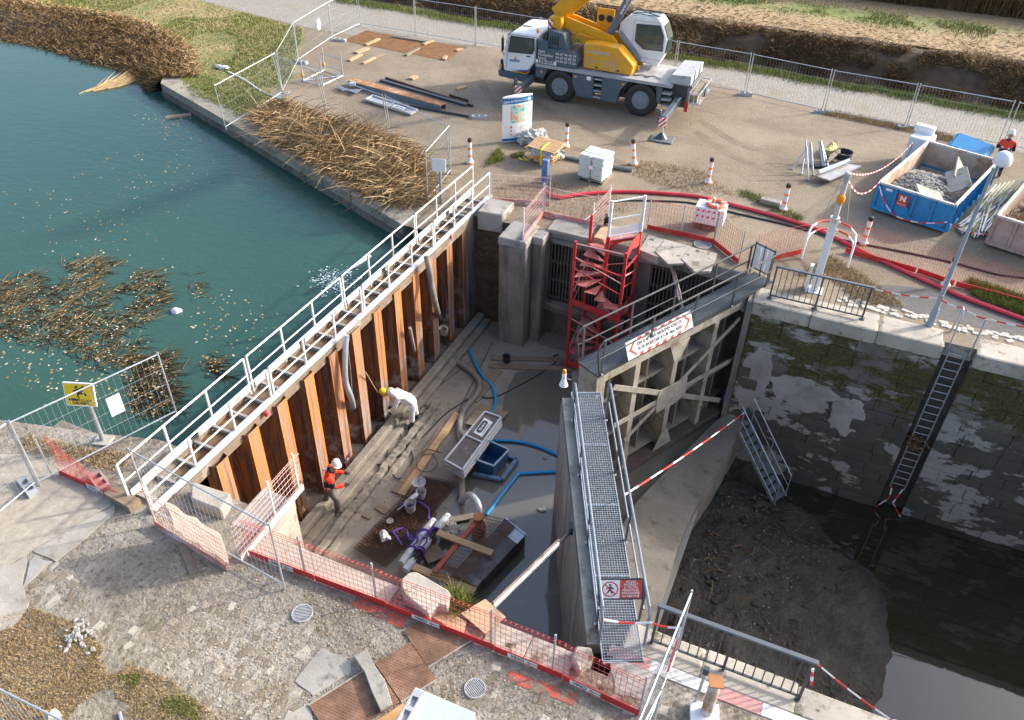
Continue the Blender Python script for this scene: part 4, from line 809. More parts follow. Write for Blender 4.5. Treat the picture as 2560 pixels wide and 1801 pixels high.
# operator's cab
oc = [(-10.6, 3.45), (-10.65, 2.95), (-9.45, 1.86), (-8.72, 1.78), (-8.45, 2.3), (-8.38, 3.0), (-8.62, 3.55), (-8.85, 3.82), (-10.2, 3.8)]
oo = poly_y('operator_cab', oc, 36.55, 37.45, WHITEC, bevel=.05); poly_y('cab_window', [(-9.8, 3.46), (-8.8, 3.52), (-8.6, 3.1), (-8.58, 2.52), (-9.4, 2.5), (-9.8, 2.78)], 36.535, 36.56, GLASS, oo, 0)
MB().add([(-8.37, 36.62, 2.35), (-8.37, 37.38, 2.35), (-8.33, 37.38, 3.0), (-8.33, 36.62, 3.0)], [(0, 1, 2, 3)]).build('front_window', GLASS, oo); MB().add([(-8.345, 36.62, 3.02), (-8.345, 37.38, 3.02), (-8.60, 37.38, 3.58), (-8.60, 36.62, 3.58)], [(0, 1, 2, 3)]).build('front_window', GLASS, oo)
MB().b2((-10.1, 36.65, 3.80), (-9.0, 37.35, 3.835)).build('roof_window', mat('roof_glass', (.30, .40, .42), .15, var=.15), oo)
gd = MB()
for a, b in (((-10.2, 36.6), (-8.85, 36.6)), ((-10.2, 37.4), (-8.85, 37.4)), ((-10.2, 36.6), (-8.85, 37.4)), ((-10.2, 37.4), (-8.85, 36.6)), ((-8.85, 36.6), (-8.85, 37.4))): gd.tube([(*a, 3.9), (*b, 3.9)], .02, 6)
gd.build('roof_guard', DGREY, oo); poly_y('lower_fairing', [(-10.6, 2.9), (-9.5, 1.82), (-9.45, 2.1), (-10.5, 3.15)], 36.5, 36.56, CRD, oo, 0)
for a, b in (((-9.83, 3.48), (-8.78, 3.54)), ((-8.78, 3.54), (-8.57, 3.1)), ((-8.57, 3.1), (-8.55, 2.5)), ((-8.55, 2.5), (-9.41, 2.47)), ((-9.41, 2.47), (-9.83, 2.77)), ((-9.83, 2.77), (-9.83, 3.48))): MB().bar((a[0], 36.535, a[1]), (b[0], 36.535, b[1]), .035, .03).build('window_seal', BLACK, oo)
for a, b in (((-9.95, 3.62), (-8.75, 3.66)), ((-9.95, 3.62), (-9.95, 2.6)), ((-9.95, 2.6), (-9.45, 2.1)), ((-9.45, 2.1), (-8.55, 2.05))): MB().bar((a[0], 36.545, a[1]), (b[0], 36.545, b[1]), .014, .014).build('door_seam', CRD, oo)
# counterweight and rear
cw = poly_y('counterweight', [(-7.68, 1.63), (-6.8, 1.63), (-6.8, 2.05), (-7.68, 2.0)], 35.15, 37.4, mat('ballast_grey', (.42, .43, .435), .6, var=.1, bump=.1, dirt=(.25, .245, .24), dirt_amt=.3), bevel=.02)
for y in (35.7, 36.6): MB().tube([(-6.78, y, 1.6), (-6.76, y, 2.15), (-6.84, y, 2.2)], .025, 6).build('lifting_eye', GALV, cw)
bk = MB()
for z_ in (.95, 1.4):
    for a, b in (((-6.75, 35.0), (-6.3, 35.0)), ((-6.75, 37.2), (-6.3, 37.2)), ((-6.3, 35.0), (-6.3, 37.2)), ((-6.75, 35.0), (-6.75, 37.2))): bk.bar((*a, z_), (*b, z_), .04)
for a in ((-6.75, 35.0), (-6.3, 35.0), (-6.3, 37.2), (-6.75, 37.2), (-6.3, 35.7), (-6.3, 36.5)): bk.bar((*a, .95), (*a, 1.4), .04)
bk.build('rear_rack', GALV, cr); MB().b2((-6.72, 35.05, .97), (-6.33, 37.15, 1.0)).build('rack_floor', CRD, cr); MB().b2((-6.72, 35.1, 1.0), (-6.4, 36.9, 1.3)).build('rack_timber', WOODG, cr); MB().b2((-6.32, 36.0, .98), (-6.26, 36.45, 1.4)).build('tail_panel', CRG, cr)
MB().tube([(-6.55, 35.0, 1.3), (-6.52, 34.95, .9), (-6.5, 34.93, .35), (-6.48, 34.9, .06)], .018, 6).build('rope_end', mat('rope', (.45, .42, .37), .9), cr, True)
MB().b2((-6.9, 35.0, .55), (-6.75, 35.1, 1.0)).build('tail_lamp', REDP, cr)
# outriggers
def outrig(x, y0, y1, padz, fold):
    MB().bar((x, 36.2, .92), (x, y1, .92 if not fold else .78), .22, .28, up=(0, 0, 1)).build('outrigger_beam', CRG, cr, bevel=.01); e = MB(); e.b2((x - .16, y1 - .06, .6), (x + .16, y1 - .02, 1.02)); e.build('warning_panel', m_striped('outrigger_stripe', (.62, .04, .04), (.78, .78, .77), (1, 0, -1), .2), cr)
    MB().lathe([(.08, .8), (.08, 1.35), (.05, 1.38)], (x - .2, y1 + .12, -.1), 12).build('jack_housing', CRG, cr); 
    if not fold:
        MB().tube([(x, y1 + .15, .1), (x, y1 + .15, .9)], .05, 12).build('jack_leg', ALU, cr, True); MB().lathe([(.26, .07), (.2, .16), (.07, .3)], (x, y1 + .15, 0), 10).build('jack_foot', DGREY, cr)
outrig(-7.25, 35.2, 32.75, 0, False); outrig(-14.15, 35.0, 33.5, 0, True)
q = P(1648, 359); tag(MB().box((-7.2, 32.9, .035), (.95, .8, .07), .05).build('outrigger_mat', mat('mat_grey', (.14, .15, .155), .7, var=.2), bevel=.01), 'flat grey spreader mat under the rear crane outrigger', 'mat')
# ================================================================ site fences
WIRE = GALV
def heras(label, a, b, h=2.0, blocks=(1, 1), lean=(0, 0), top=None, sign=None, foot=True):
    a = Vector((a[0], a[1], a[2] if len(a) > 2 else 0)); b = Vector((b[0], b[1], b[2] if len(b) > 2 else 0)); d = b - a; L_ = d.length; dn_ = d.normalized(); upv = Vector((lean[0], lean[1], 1)).normalized() * h
    t = thing('site_fence', label, 'fence', a, 0, 'temporary site fence panels'); t.location = (0, 0, 0)
    for p in (a, b): MB().tube([p + upv * .0, p + upv], .021, 8).build('post', GALV, t)
    for z_ in (.08, .97): MB().tube([a + upv * z_, b + upv * z_], .018, 8).build('rail', GALV, t)
    m_ = MB(); n = max(4, int(L_ / .135))
    for i in range(1, n): q = a + d * (i / n); m_.tube([q + upv * .08, q + upv * .97], .0028, 3, caps=False)
    for z_ in (.3, .52, .75): m_.tube([a + upv * z_, b + upv * z_], .0032, 3, caps=False)
    w_ = m_.build('wire_mesh', WIRE, t); w_['kind'] = 'stuff'
    if sign: 
        q = a + d * sign; nn = Vector((-dn_.y, dn_.x, 0)); 
        if nn.dot(EYE - q) < 0: nn = -nn
        MB().ext([q + upv * .45 - dn_ * .16 + nn * .03, q + upv * .45 + dn_ * .16 + nn * .03, q + upv * .72 + dn_ * .16 + nn * .03, q + upv * .72 - dn_ * .16 + nn * .03], nn * .008).build('notice', WHITEC, t)
    return t
FEET = mat('fence_block', (.36, .385, .41), .85, var=.15, bump=.3, world=False)
def foot_mesh():
    m_ = MB(); L_, W_, H_ = .68, .22, .13; xs = [-L_ / 2, -.22, -.04, .04, .22, L_ / 2]
    for i in range(5):
        if i in (1, 3):
            for y0, y1 in ((-W_ / 2, -.07), (.07, W_ / 2)): m_.b2((xs[i], y0, 0), (xs[i + 1], y1, H_))
            m_.b2((xs[i], -.07, 0), (xs[i + 1], .07, .04))
        else: m_.b2((xs[i], -W_ / 2, 0), (xs[i + 1], W_ / 2, H_))
    me = m_.mesh('fence_block', FEET); return me
FOOTM = foot_mesh()
def foot(label, p, rz, z=0):
    o = bpy.data.objects.new('fence_block', FOOTM); C.objects.link(o); o.location = (p[0], p[1], z); o.rotation_euler = (0, 0, rz); return tag(o, label, 'fence block', 'concrete fence blocks')
fA, fB, fC, fD = (-5.05, 39.85), (-1.37, 39.21), (2.22, 38.95), (5.92, 38.59)
heras('mesh fence panel directly right of the crane tail', (-8.6, 40.1), (-5.12, 39.87)); heras('mesh fence panel second right of the crane tail', (-5.0, 39.85), (-1.42, 39.22)); heras('mesh fence panel third right of the crane tail', (-1.3, 39.2), (2.17, 38.96)); heras('mesh fence panel behind the blue skip and worker', (2.27, 38.95), (5.92, 38.59)); heras('mesh fence panel at the right picture edge behind the worker', (6.1, 38.55), (9.6, 38.2))
heras('mesh fence panel hidden behind the crane superstructure', (-12.2, 40.4), (-8.7, 40.12)); heras('mesh fence panel behind the crane driving cab', (-16.0, 40.7), (-12.3, 40.42)); heras('mesh fence panel just left of the crane cab', (-19.85, 40.94), (-16.1, 40.72)); heras('mesh fence panel behind the timber offcuts and rusty mat', (-23.6, 41.0), (-19.92, 40.95)); heras('mesh fence panel at the far corner of the yard', (-27.3, 41.12), (-23.68, 41.02))
heras('mesh fence panel closing the yard corner by the grass', (-27.34, 41.0), (-27.34, 38.3)); heras('mesh fence panel with white notice at left of yard', (-27.34, 38.25), (-26.72, 34.3), sign=.35); heras('mesh fence panel beside the scaffold frame', (-26.68, 34.2), (-24.7, 30.2)); heras('mesh fence panel leaning out over the lake wall', (-24.6, 30.1), (-24.23, 25.6), lean=(-.02, -.06)); heras('mesh fence panel above the grass patch and straw', (-24.55, 30.05), (-21.4, 28.9), lean=(-.08, -.1)); heras('mesh fence panel above the middle of the straw heap', (-21.3, 28.85), (-17.5, 27.75), lean=(-.05, -.08)); heras('mesh fence panel above the right end of the straw heap', (-17.4, 27.7), (-13.8, 26.05), lean=(-.04, -.05)); heras('narrow mesh fence panel behind the blank sign post', (-13.75, 26.0), (-13.4, 23.5))
for lab, p, a in (('concrete fence foot right of crane, first', fA, .3), ('concrete fence foot by the blue skip far end', fC, .5), ('concrete fence foot right of crane, second', fB, .3), ('concrete fence foot at the far left corner', (-26.8, 38.2), .2), ('concrete fence foot by the scaffold frame', (-26.5, 34.2), .0), ('concrete fence foot beside the grass patch', (-24.5, 30.0), .9), ('concrete fence foot half buried in straw', (-17.4, 27.5), .8), ('loose concrete fence foot by the rusty beams', (-15.2, 31.6), .55)): foot(lab, p, a)
# near fences
heras('mesh fence panel with white notice by the danger sign', P(101.7, 1215.8), P(443, 1040), sign=.62); heras('mesh fence panel at the left picture edge', P(94, 1217), P(-150, 1420)); heras('mesh fence panel crossing in front of the faded barrier', P(382, 1285), P(713, 1475)); foot('concrete fence foot at the left below the danger sign', P(72, 1222), -.35)
q0 = P(-30, 1712, 2); q1 = P(190, 1811, 2); heras('mesh fence panel cut by the lower left corner', (q0.x - 1.5, q0.y), (q1.x + 1.2, q1.y)); heras('mesh fence panel edge on near the black railing', (-.42, 9.25), (-.62, 6.0)); heras('second mesh fence panel edge on beside the rusty post', (-.41, 7.3), (-.72, 5.2), h=1.95)
# ================================================================ yard things
# information board
ib = thing('information_board', 'tall white canal information board with blue header near the crane', 'sign', (0, 0, 0)); A0, B0 = P(1255, 359), P(1328, 347); ux_ = (B0 - A0).normalized(); ny_ = Vector((ux_.y, -ux_.x, 0)); W0 = (B0 - A0).length; H0 = 1.95
fr_ = []
for i in range(13): t_ = i / 12; fr_.append(A0 + ux_ * (W0 * t_) + ny_ * (.12 * math.sin(math.pi * t_)))
bk_ = [p - ny_ * 2 * (.12 * math.sin(math.pi * i / 12)) for i, p in enumerate(fr_)][1:-1][::-1]
MB().prism([(p.x, p.y) for p in fr_ + bk_], .05, H0).build('body', WHITEC, ib, True)
def band(z0, z1, m, a=0, b=12, k=.004, nm='band'):
    m_ = MB()
    for i in range(a, b): p, q = fr_[i] + ny_ * k, fr_[i + 1] + ny_ * k; m_.quad((p.x, p.y, z0), (q.x, q.y, z0), (q.x, q.y, z1), (p.x, p.y, z1))
    return m_.build(nm, m, ib)
BLS = mat('sign_blue', (.015, .16, .42), .4, var=.03, bump=0); band(H0 - .3, H0 - .06, BLS); band(.08, .2, BLS)
def m_map():
    k = NT('map_print'); k.col(k.ramp(k.noise(3.2, 2, .4, sc=(1, 1, 1)), [(.36, (.10, .45, .36)), (.45, (.40, .62, .60)), (.52, (.62, .60, .42)), (.58, (.72, .26, .20)), (.66, (.45, .58, .60)), (.74, (.35, .55, .45))])); k.rough(.4); return k.m
band(.85, 1.58, m_map(), 3, 9, .004, 'map'); yb = fr_[6] + ny_ * .012
text('Canal du Rhone à Sète', .125, WHITEC, ib, frame(A0 + ux_ * (W0 * .42) + ny_ * .128 + Vector((0, 0, H0 - .18)), ux_, (0, 0, 1)))
MB().lathe([(.085, 0), (.085, .01)], A0 + ux_ * (W0 * .86) + ny_ * .075 + Vector((0, 0, H0 - .18)), 16, Matrix((ux_, Vector((0, 0, 1)), ny_)).transposed()).build('round_logo', WHITEC, ib)
for i in range(3):
    o_ = A0 + ux_ * (W0 * .27) + ny_ * .098 + Vector((0, 0, .68 - i * .16)); MB().lathe([(.032, 0), (.05, 0), (.05, .004), (.032, .004)], o_, (16, 4, 3)[i], Matrix((ux_, Vector((0, 0, 1)), ny_)).transposed()).build('pictogram', SRED, ib); MB().bar(o_ + ux_ * .1 + ny_ * .012, o_ + ux_ * .32 + ny_ * .018, .02, .004, up=ny_).build('text_line', mat('grey_print', (.45, .45, .45), .5, bump=0), ib)
for i in range(3): o_ = A0 + ux_ * (W0 * .55) + ny_ * .13 + Vector((0, 0, .70 - i * .07)); MB().bar(o_, o_ + ux_ * .3, .014, .004, up=ny_).build('text_line', SRED, ib)
# crumpled tarp, pallets
mb = MB(); c_ = P(1335, 345, .2)
for k in range(7): mb.blob((c_.x + random.uniform(-.35, .3), c_.y + random.uniform(-.3, .25), .2 + random.uniform(-.05, .15)), (.3, .28, .26), k + 3, 3, amp=.4, freq=2.6)
tag(mb.build('crumpled_tarp', TARP), 'crumpled grey plastic sheeting heaped beside the information board', 'tarp')
pt = thing('wrapped_pallet', 'pallet of grey bags strapped with orange tape under a wooden slat pallet', 'pallet'); pc = P(1363, 402); px_ = Vector((.92, -.12, 0)).normalized(); rz_ = -.15
bg_ = MB()
for k in range(14): a = random.uniform(0, 6.28); bg_.blob((pc.x + random.uniform(-.38, .38), pc.y + random.uniform(-.3, .3), .3 + random.uniform(-.06, .06)), (.3, .24, .28), 40 + k, 3, amp=.25, freq=2.4)
bg_.build('bags', FILM, pt)
for i in range(4): a = .5 + i * 1.5; MB().tube([(pc.x - .6, pc.y - .5 + .1 * i, .1 + .1 * i), (pc.x - .1, pc.y - .55, .45 - .1 * i), (pc.x + .5, pc.y - .52, .15 + .1 * i), (pc.x + .62, pc.y, .4)], .022, 6).build('orange_strap', ORG, pt, True)
for i in range(9): MB().box((pc.x, pc.y - .52 + i * .13, .68), (1.25, .09, .025), rz_).build('slat', WOOD, pt)
for dx in (-.55, 0, .55): MB().box((pc.x + dx, pc.y - dx * rz_ * 0, .62), (.1, 1.1, .09), rz_).build('bearer', WOOD, pt)
MB().tube([(pc.x + .05, pc.y - .62, .06), (pc.x + .05, pc.y - .62, .7), (pc.x + .05, pc.y - .3, .74), (pc.x + .1, pc.y + .1, .73)], .035, 6).build('yellow_sling', YEL, pt, True); MB().tube([(pc.x - 1.0, pc.y - .35, .05), (pc.x - .8, pc.y - .5, .08), (pc.x - .55, pc.y - .45, .06), (pc.x - .8, pc.y - .3, .06)], .03, 6).build('yellow_sling', YEL, pt, True)
cb = thing('cement_pallet', 'neat white pallet of stacked cement bags in clear film', 'pallet'); c_ = P(1487, 445); BAGM = None
for L_ in range(9):
    for i in range(2):
        for j in range(3):
            if BAGM is None:
                b_ = MB().box((0, 0, 0), (.52, .31, .105)).build('bag', BAGS); bb = bmesh.new(); bb.from_mesh(b_.data); bmesh.ops.bevel(bb, geom=bb.edges[:], offset=.035, segments=2, affect='EDGES'); bb.to_mesh(b_.data); bb.free(); BAGM = b_.data; bpy.data.objects.remove(b_)
            o = bpy.data.objects.new('bag', BAGM); C.objects.link(o); o.parent = cb; ca, sa = math.cos(-.12), math.sin(-.12); dx, dy = (i - .5) * .53 + random.uniform(-.02, .02), (j - 1) * .315 + random.uniform(-.02, .02); o.location = (c_.x + dx * ca - dy * sa, c_.y + dx * sa + dy * ca, .19 + L_ * .1); o.rotation_euler = (random.uniform(-.03, .03), random.uniform(-.03, .03), -.12 + random.uniform(-.05, .05))
for i in range(5): MB().box((c_.x, c_.y - .44 + i * .22, .115), (1.1, .12, .03), -.12).build('pallet_board', WOODG, cb)
for dx in (-.48, 0, .48): MB().box((c_.x + dx, c_.y, .05), (.1, .98, .1), -.12).build('pallet_bearer', WOODG, cb)
MB().box((c_.x - .03 - .0, c_.y - .50, .62), (.17, .012, .14), -.12).build('paper_label', WHITEC, cb)
# post bollards
def bollard_mesh():
    t = thing('post_bollard', '', 'bollard', group='striped post bollards'); MB().lathe([(.17, 0), (.15, .08), (.1, .12), (.085, .2), (.08, .85), (.08, .92)], (0, 0, 0), 12).build('sleeve', m_striped('bollard_stripe', (.78, .24, .07), (.70, .71, .72), (0, 0, 1), .3, .1, duty=.30), t, True); MB().lathe([(.085, .9), (.09, .97), (.08, 1.02), (.04, 1.04)], (0, 0, 0), 12).build('cap', BLACK, t, True); return t
b0_ = None
for lab, q, lean in (('striped post bollard left of the information board', (-13.51, 27.2), .0), ('striped post bollard between information board and crane wheel', (-10.62, 30.37), .0), ('leaning striped post bollard right of the cement bags', (-7.55, 29.95), -.14), ('striped post bollard above the life ring box', (-4.48, 29.6), .0), ('striped post bollard beside grey kerb stone', (-1.48, 28.6), .0), ('striped post bollard in front of the blue skip corner', (1.43, 27.26), .0), ('striped post bollard behind the lamp post foot', (4.05, 25.57), .0)):
    if b0_ is None: b0_ = bollard_mesh(); o = b0_; o.location = (*q, 0); o['label'] = lab
    else: o = tree_copy(b0_, (*q, 0), random.uniform(0, 3), lab)
    o.rotation_euler = (0, lean, 0)
q = P(1925, 512); tag(MB().box((q.x, q.y, .1), (.75, .28, .2), -.1).build('kerb_stone', CONC, bevel=.02), 'grey hollow kerb stone beside a post bollard', 'kerb stone')
# timber offcuts, beams, rusty mat, scaffold frame
def offcut(lab, u0, v0, u1, v1, w_=.16, h_=.09, m=WOOD): a, b = P(u0, v0, h_ / 2), P(u1, v1, h_ / 2); return tag(MB().bar(a, b, w_, h_, up=(0, 0, 1)).build('timber_offcut', m, bevel=.005), lab, 'timber', 'timber offcuts on the yard')
Z2 = lambda x, y: (640 + x / 3.5875, y / 3.5875)
for lab, a, b, w_, m in (('long pale offcut on the rusty mat left edge', (985, 405), (1105, 350), .2, WOOD), ('wide offcut left of the rusty mat', (895, 475), (1005, 435), .28, WOOD), ('short offcut leftmost of the row', (835, 545), (945, 490), .18, WOOD), ('thin offcut right of the leftmost pair', (960, 570), (1070, 515), .14, WOOD), ('grey offcut end to end with the thin one', (1072, 512), (1158, 482), .16, WOODG), ('grey offcut in the middle of the rusty mat', (1345, 498), (1462, 435), .16, WOODG), ('long grey batten on the rusty mat back', (1222, 330), (1530, 378), .1, WOODG), ('short offcut at the batten end', (1500, 400), (1588, 365), .16, WOOD), ('short block on the mat right edge', (1795, 455), (1850, 440), .2, WOOD), ('small block at the mat front corner', (1685, 535), (1705, 505), .2, WOOD), ('lone timber block between mat and crane', (1385, 710), (1440, 685), .28, WOOD), ('lone timber block in the crane shadow', (1798, 800), (1885, 780), .2, WOOD)): offcut(lab, *Z2(*a), *Z2(*b), w_, .09, m)
mt = [P(*Z2(x, y), .012) for x, y in ((820, 355), (985, 280), (1885, 430), (1740, 545), (1500, 500), (1000, 400))]
mm = MB(); a, b, c2, d2 = (P(*Z2(x, y), .015) for x, y in ((790, 365), (985, 275), (1890, 428), (1700, 545)))
for i in range(46): t_ = i / 45; mm.tube([a.lerp(d2, t_), b.lerp(c2, t_)], .009, 3, caps=False)
for i in range(14): t_ = i / 13; mm.tube([a.lerp(b, t_) + Vector((0, 0, .01)), d2.lerp(c2, t_) + Vector((0, 0, .01))], .009, 3, caps=False)
o = mm.build('reinforcing_mat', REBAR); tag(o, 'flat rusty steel reinforcing mat lying on the yard', 'steel mesh')
RUSTM = mat('rust_dusted_soil', (.30, .165, .07), .95, var=.25, bump=.3, world=True); sheet('rust_stain', [(q.x, q.y) for q in (a, b, c2, d2)], .005, RUSTM)
bm_ = thing('steel_beam', 'long rusty steel box beam lying on the yard', 'beam'); a, b = P(*Z2(850, 715), .25), P(*Z2(1680, 940), .25); MB().bar(a, b, .42, .03, up=(0, 0, 1)).build('top_flange', mat('orange_rust_flange', (.36, .16, .06), .75, var=.3, dirt=(.45, .42, .40), dirt_amt=.4, dscale=3), bm_); sd_ = (b - a).normalized().cross(Vector((0, 0, 1)))
for s_ in (-1, 1): MB().bar(a + sd_ * s_ * .19 - Vector((0, 0, .13)), b + sd_ * s_ * .19 - Vector((0, 0, .13)), .04, .24, up=(0, 0, 1)).build('web', mat('blue_grey_web', (.16, .20, .24), .6, .2), bm_)
for lab, a, b, w_, m in (('dark steel angle bar next to the rusty beam', (1120, 720), (1890, 945), .16, DGREY), ('thin rusty bar furthest behind the rusty beam', (1165, 700), (1945, 950), .1, REBARD), ('short thin rods by the loose fence block', (1735, 855), (1905, 905), .05, REBARD), ('thin black bar in front of the aluminium deck', (1380, 950), (1910, 1045), .06, DGREY)): tag(MB().bar(P(*Z2(*a), .06), P(*Z2(*b), .06), w_, .1, up=(0, 0, 1)).build('steel_bar', m), lab, 'steel bar')
sc = thing('scaffold_tower', 'upright galvanised scaffold base frame standing on the yard', 'scaffold'); f_ = [P(*Z2(x, y)) for x, y in ((425, 735), (600, 775), (780, 690), (615, 640))]; hz = [1.15, 1.3, 1.2, 1.2]
for p, h_ in zip(f_, hz): MB().tube([p, p + Vector((0, 0, h_))], .03, 8).build('upright', GALV, sc)
for i in range(4):
    p, q = f_[i], f_[(i + 1) % 4]; MB().tube([p + Vector((0, 0, .06)), q + Vector((0, 0, .06))], .028, 8).build('base_tube', ALU, sc)
    if i in (2, 0):
        for z_ in (.3, .85): MB().tube([p + Vector((0, 0, z_)), q + Vector((0, 0, z_))], .024, 8).build('ledger', GALV, sc)
MB().tube([f_[0] + Vector((0, 0, .06)), f_[2] + Vector((0, 0, .06))], .025, 8).build('base_tube', ALU, sc)
for p in (f_[0], f_[3]): MB().box(p + Vector((.0, 0, .32)), (.12, .1, .14)).build('coupler', ORG, sc)
tb = thing('tube_stack', 'small stack of galvanised scaffold tubes beside the frame', 'scaffold tubes')
for i in range(9): a, b = P(*Z2(720 + (i % 5) * 14, 770 + (i % 5) * 12), .08 + .07 * (i // 5)), P(*Z2(900 + (i % 5) * 14, 835 - (i % 5) * 8), .08 + .07 * (i // 5)); MB().tube([a, b], .03, 8).build('tube', GALV, tb)
q = P(*Z2(865, 755), .25); MB().box(q, (.3, .25, .12), .4).build('clamp_heap', GALV, tb)
def deck_panel(nm, label, pts, z0, th, inner, writing=None, par=None):
    t = thing(nm, label, 'scaffold deck'); q = [Vector((p.x, p.y, z0)) if len(p) < 3 else Vector(p) for p in pts]
    MB().ext([p + Vector((0, 0, -th * .5)) for p in q], (0, 0, th * .3)).build('deck_board', inner, t)
    for i in range(4): MB().bar(q[i], q[(i + 1) % 4], .05, th, up=(0, 0, 1)).build('frame_profile', ALU, t)
    MB().bar((q[0] + q[3]) / 2 * .0 + q[0].lerp(q[1], .5), q[3].lerp(q[2], .5), .05, th * .9, up=(0, 0, 1)).build('frame_profile', ALU, t); return t, q
dk, q = deck_panel('scaffold_deck', 'grey aluminium scaffold deck lying on the yard earth', [P(*Z2(x, y), .1) for x, y in ((980, 895), (1385, 1025), (1450, 990), (1050, 860))], .1, .1, mat('deck_ply_grey', (.33, .345, .37), .6, var=.15))
c_ = q[0].lerp(q[1], .68).lerp(q[3].lerp(q[2], .68), .5); dx_ = (q[1] - q[0]).normalized(); dy_ = (q[3] - q[0]).normalized(); MB().add([c_ + dx_ * a + dy_ * b + Vector((0, 0, .012)) for a, b in ((-.35, -.14), (.35, -.14), (.35, .14), (-.35, .14))], [(0, 1, 2, 3)]).build('label', WHITEC, dk); text('klostos', .16, SBLK, dk, frame(c_ + Vector((0, 0, .018)), dx_, dy_))
# props bundle, plates and cable coil left of skip
T4 = lambda x, y: (1860 + x / 3.23, 100 + y / 3.23)
pb_ = thing('prop_stack', 'upright bundle of galvanised props and rails on the yard', 'props')
for (a, b, h_) in (((495, 1000), (500, 805), .9), ((520, 1130), (505, 860), .1), ((390, 1040), (490, 900), .05), ((465, 1080), (485, 960), .1), ((560, 1090), (540, 830), .1), ((545, 1010), (530, 840), .1), ((640, 1030), (605, 820), .15), ((680, 1030), (630, 850), .15), ((655, 1030), (620, 815), .15)):
    p = P(*T4(*a), .03); q = PY(*T4(*b), p.y + .45); MB().tube([p, q], .035, 8).build('prop', GALV, pb_, True)
    MB().lathe([(.06, 0), (.06, .02)], p, 8).build('prop_foot', GALV, C.objects[-1])
tag(MB().bar(P(*T4(560, 1010), .05), P(*T4(660, 1010), .05), .5, .1, up=(0, 0, 1)).build('black_crate', BLACK), 'black crate under the galvanised props', 'crate')
tag(MB().ext([P(*T4(x, y), .2) for x, y in ((585, 1110), (830, 1010), (945, 1030), (690, 1145))], (0, 0, .06)).build('steel_channel', mat('worn_channel', (.38, .385, .39), .5, .2, dirt=(.45, .24, .06), dirt_amt=.5)), 'grey and orange steel channel in front of the props', 'channel'); tag(MB().ext([P(*T4(x, y), .35) for x, y in ((600, 1060), (850, 965), (860, 985), (610, 1085))], (0, 0, .05)).build('steel_channel', GALV), 'narrow galvanised channel between props and orange channel', 'channel')
for i in range(3): tag(MB().bar(P(*T4(670 + 10 * i, 990 - 25 * i), .3), P(*T4(775, 905 - 10 * i), .3), .06, .04).build('batten', WOODG), ('lowest', 'middle', 'upper')[i] + ' thin timber batten beside the cable coil', 'batten', 'battens')
cl = MB(); c_ = P(*T4(800, 935), .15)
for i in range(5): cl.tube([c_ + Vector((.36 * math.cos(a), .36 * math.sin(a), .05 * i - .05)) for a in np.linspace(0, 2 * math.pi, 25)], .03, 6)
tag(cl.build('cable_coil', BLKCABLE, None, True), 'coil of black cable next to the props', 'cable'); mb = MB()
for k in range(4): q = P(*T4(680 + 14 * k, 900 - 16 * k), .2); mb.blob(q, (.2, .18, .18), k + 70, 2, amp=.3)
tag(mb.build('sling_heap', mat('yellow_sling_cloth', (.52, .45, .18), .8, var=.3)), 'heap of yellowish slings behind the battens', 'slings')
# ---- skips
def skip(name, label, bl, brr, depth, h, m, inner, ribs):
    bl = Vector((*bl, 0)); brr = Vector((*brr, 0)); ux = (brr - bl).normalized(); W_ = (brr - bl).length; uy = Vector((-ux.y, ux.x, 0)); t = thing(name, label, 'skip', (0, 0, 0)); ft = .12
    Q = lambda x, y, z: bl + ux * x + uy * y + Vector((0, 0, z)); 
    def wl(nm, a, b, mm, th=.05):
        d = (b - a).normalized(); n = Vector((-d.y, d.x, 0)); MB().ext([a + Vector((0, 0, .12)), b + Vector((0, 0, .12)), b + Vector((0, 0, h)), a + Vector((0, 0, h))], n * th).build(nm, mm, t)
    cs = [Q(0, 0, 0), Q(W_, 0, 0), Q(W_, depth, 0), Q(0, depth, 0)]
    for i, nm in enumerate(('front_wall', 'side_wall', 'back_wall', 'side_wall')):
        wl(nm, cs[i], cs[(i + 1) % 4], m, .02); d = (cs[(i + 1) % 4] - cs[i]).normalized(); n = Vector((-d.y, d.x, 0)); MB().ext([cs[i] + n * .022 + Vector((0, 0, .12)), cs[(i + 1) % 4] + n * .022 + Vector((0, 0, .12)), cs[(i + 1) % 4] + n * .022 + Vector((0, 0, h - .01)), cs[i] + n * .022 + Vector((0, 0, h - .01))], n * .02).build('lining', inner, t)
        MB().bar(cs[i] + Vector((0, 0, h)), cs[(i + 1) % 4] + Vector((0, 0, h)), .09, .07, up=(0, 0, 1)).build('rim_tube', RIMC, t); MB().bar(cs[i] + Vector((0, 0, .16)), cs[(i + 1) % 4] + Vector((0, 0, .16)), .1, .12, up=(0, 0, 1)).build('base_tube', m, t)
        nn = ribs if i % 2 else 4; L_ = (cs[(i + 1) % 4] - cs[i]).length
        for k in range(nn + 1): q = cs[i] + d * (L_ * (k + .0) / nn) - n * .03; MB().bar(q + Vector((0, 0, .14)), q + Vector((0, 0, h - .02)), .09, .08).build('rib', m, t)
    MB().ext([Q(0, 0, .1), Q(W_, 0, .1), Q(W_, depth, .1), Q(0, depth, .1)], (0, 0, .04)).build('floor', inner, t); 
    for x in (.35, W_ - .35): MB().lathe([(.09, -.08), (.09, .08)], Q(x, .25, .09), 10, Matrix.Rotation(math.pi / 2, 3, 'X')).build('roller', BLACK, t)
    return t, Q, W_, ux, uy
RIMC = mat('scuffed_rim', (.55, .545, .53), .7, var=.2, dirt=(.30, .20, .13), dirt_amt=.4, dscale=4); LIN = mat('rusty_lining', (.44, .36, .29), .85, var=.2, dirt=(.32, .16, .07), dirt_amt=.6, dscale=1.6); LIND = mat('brown_lining', (.26, .19, .14), .85, var=.3)
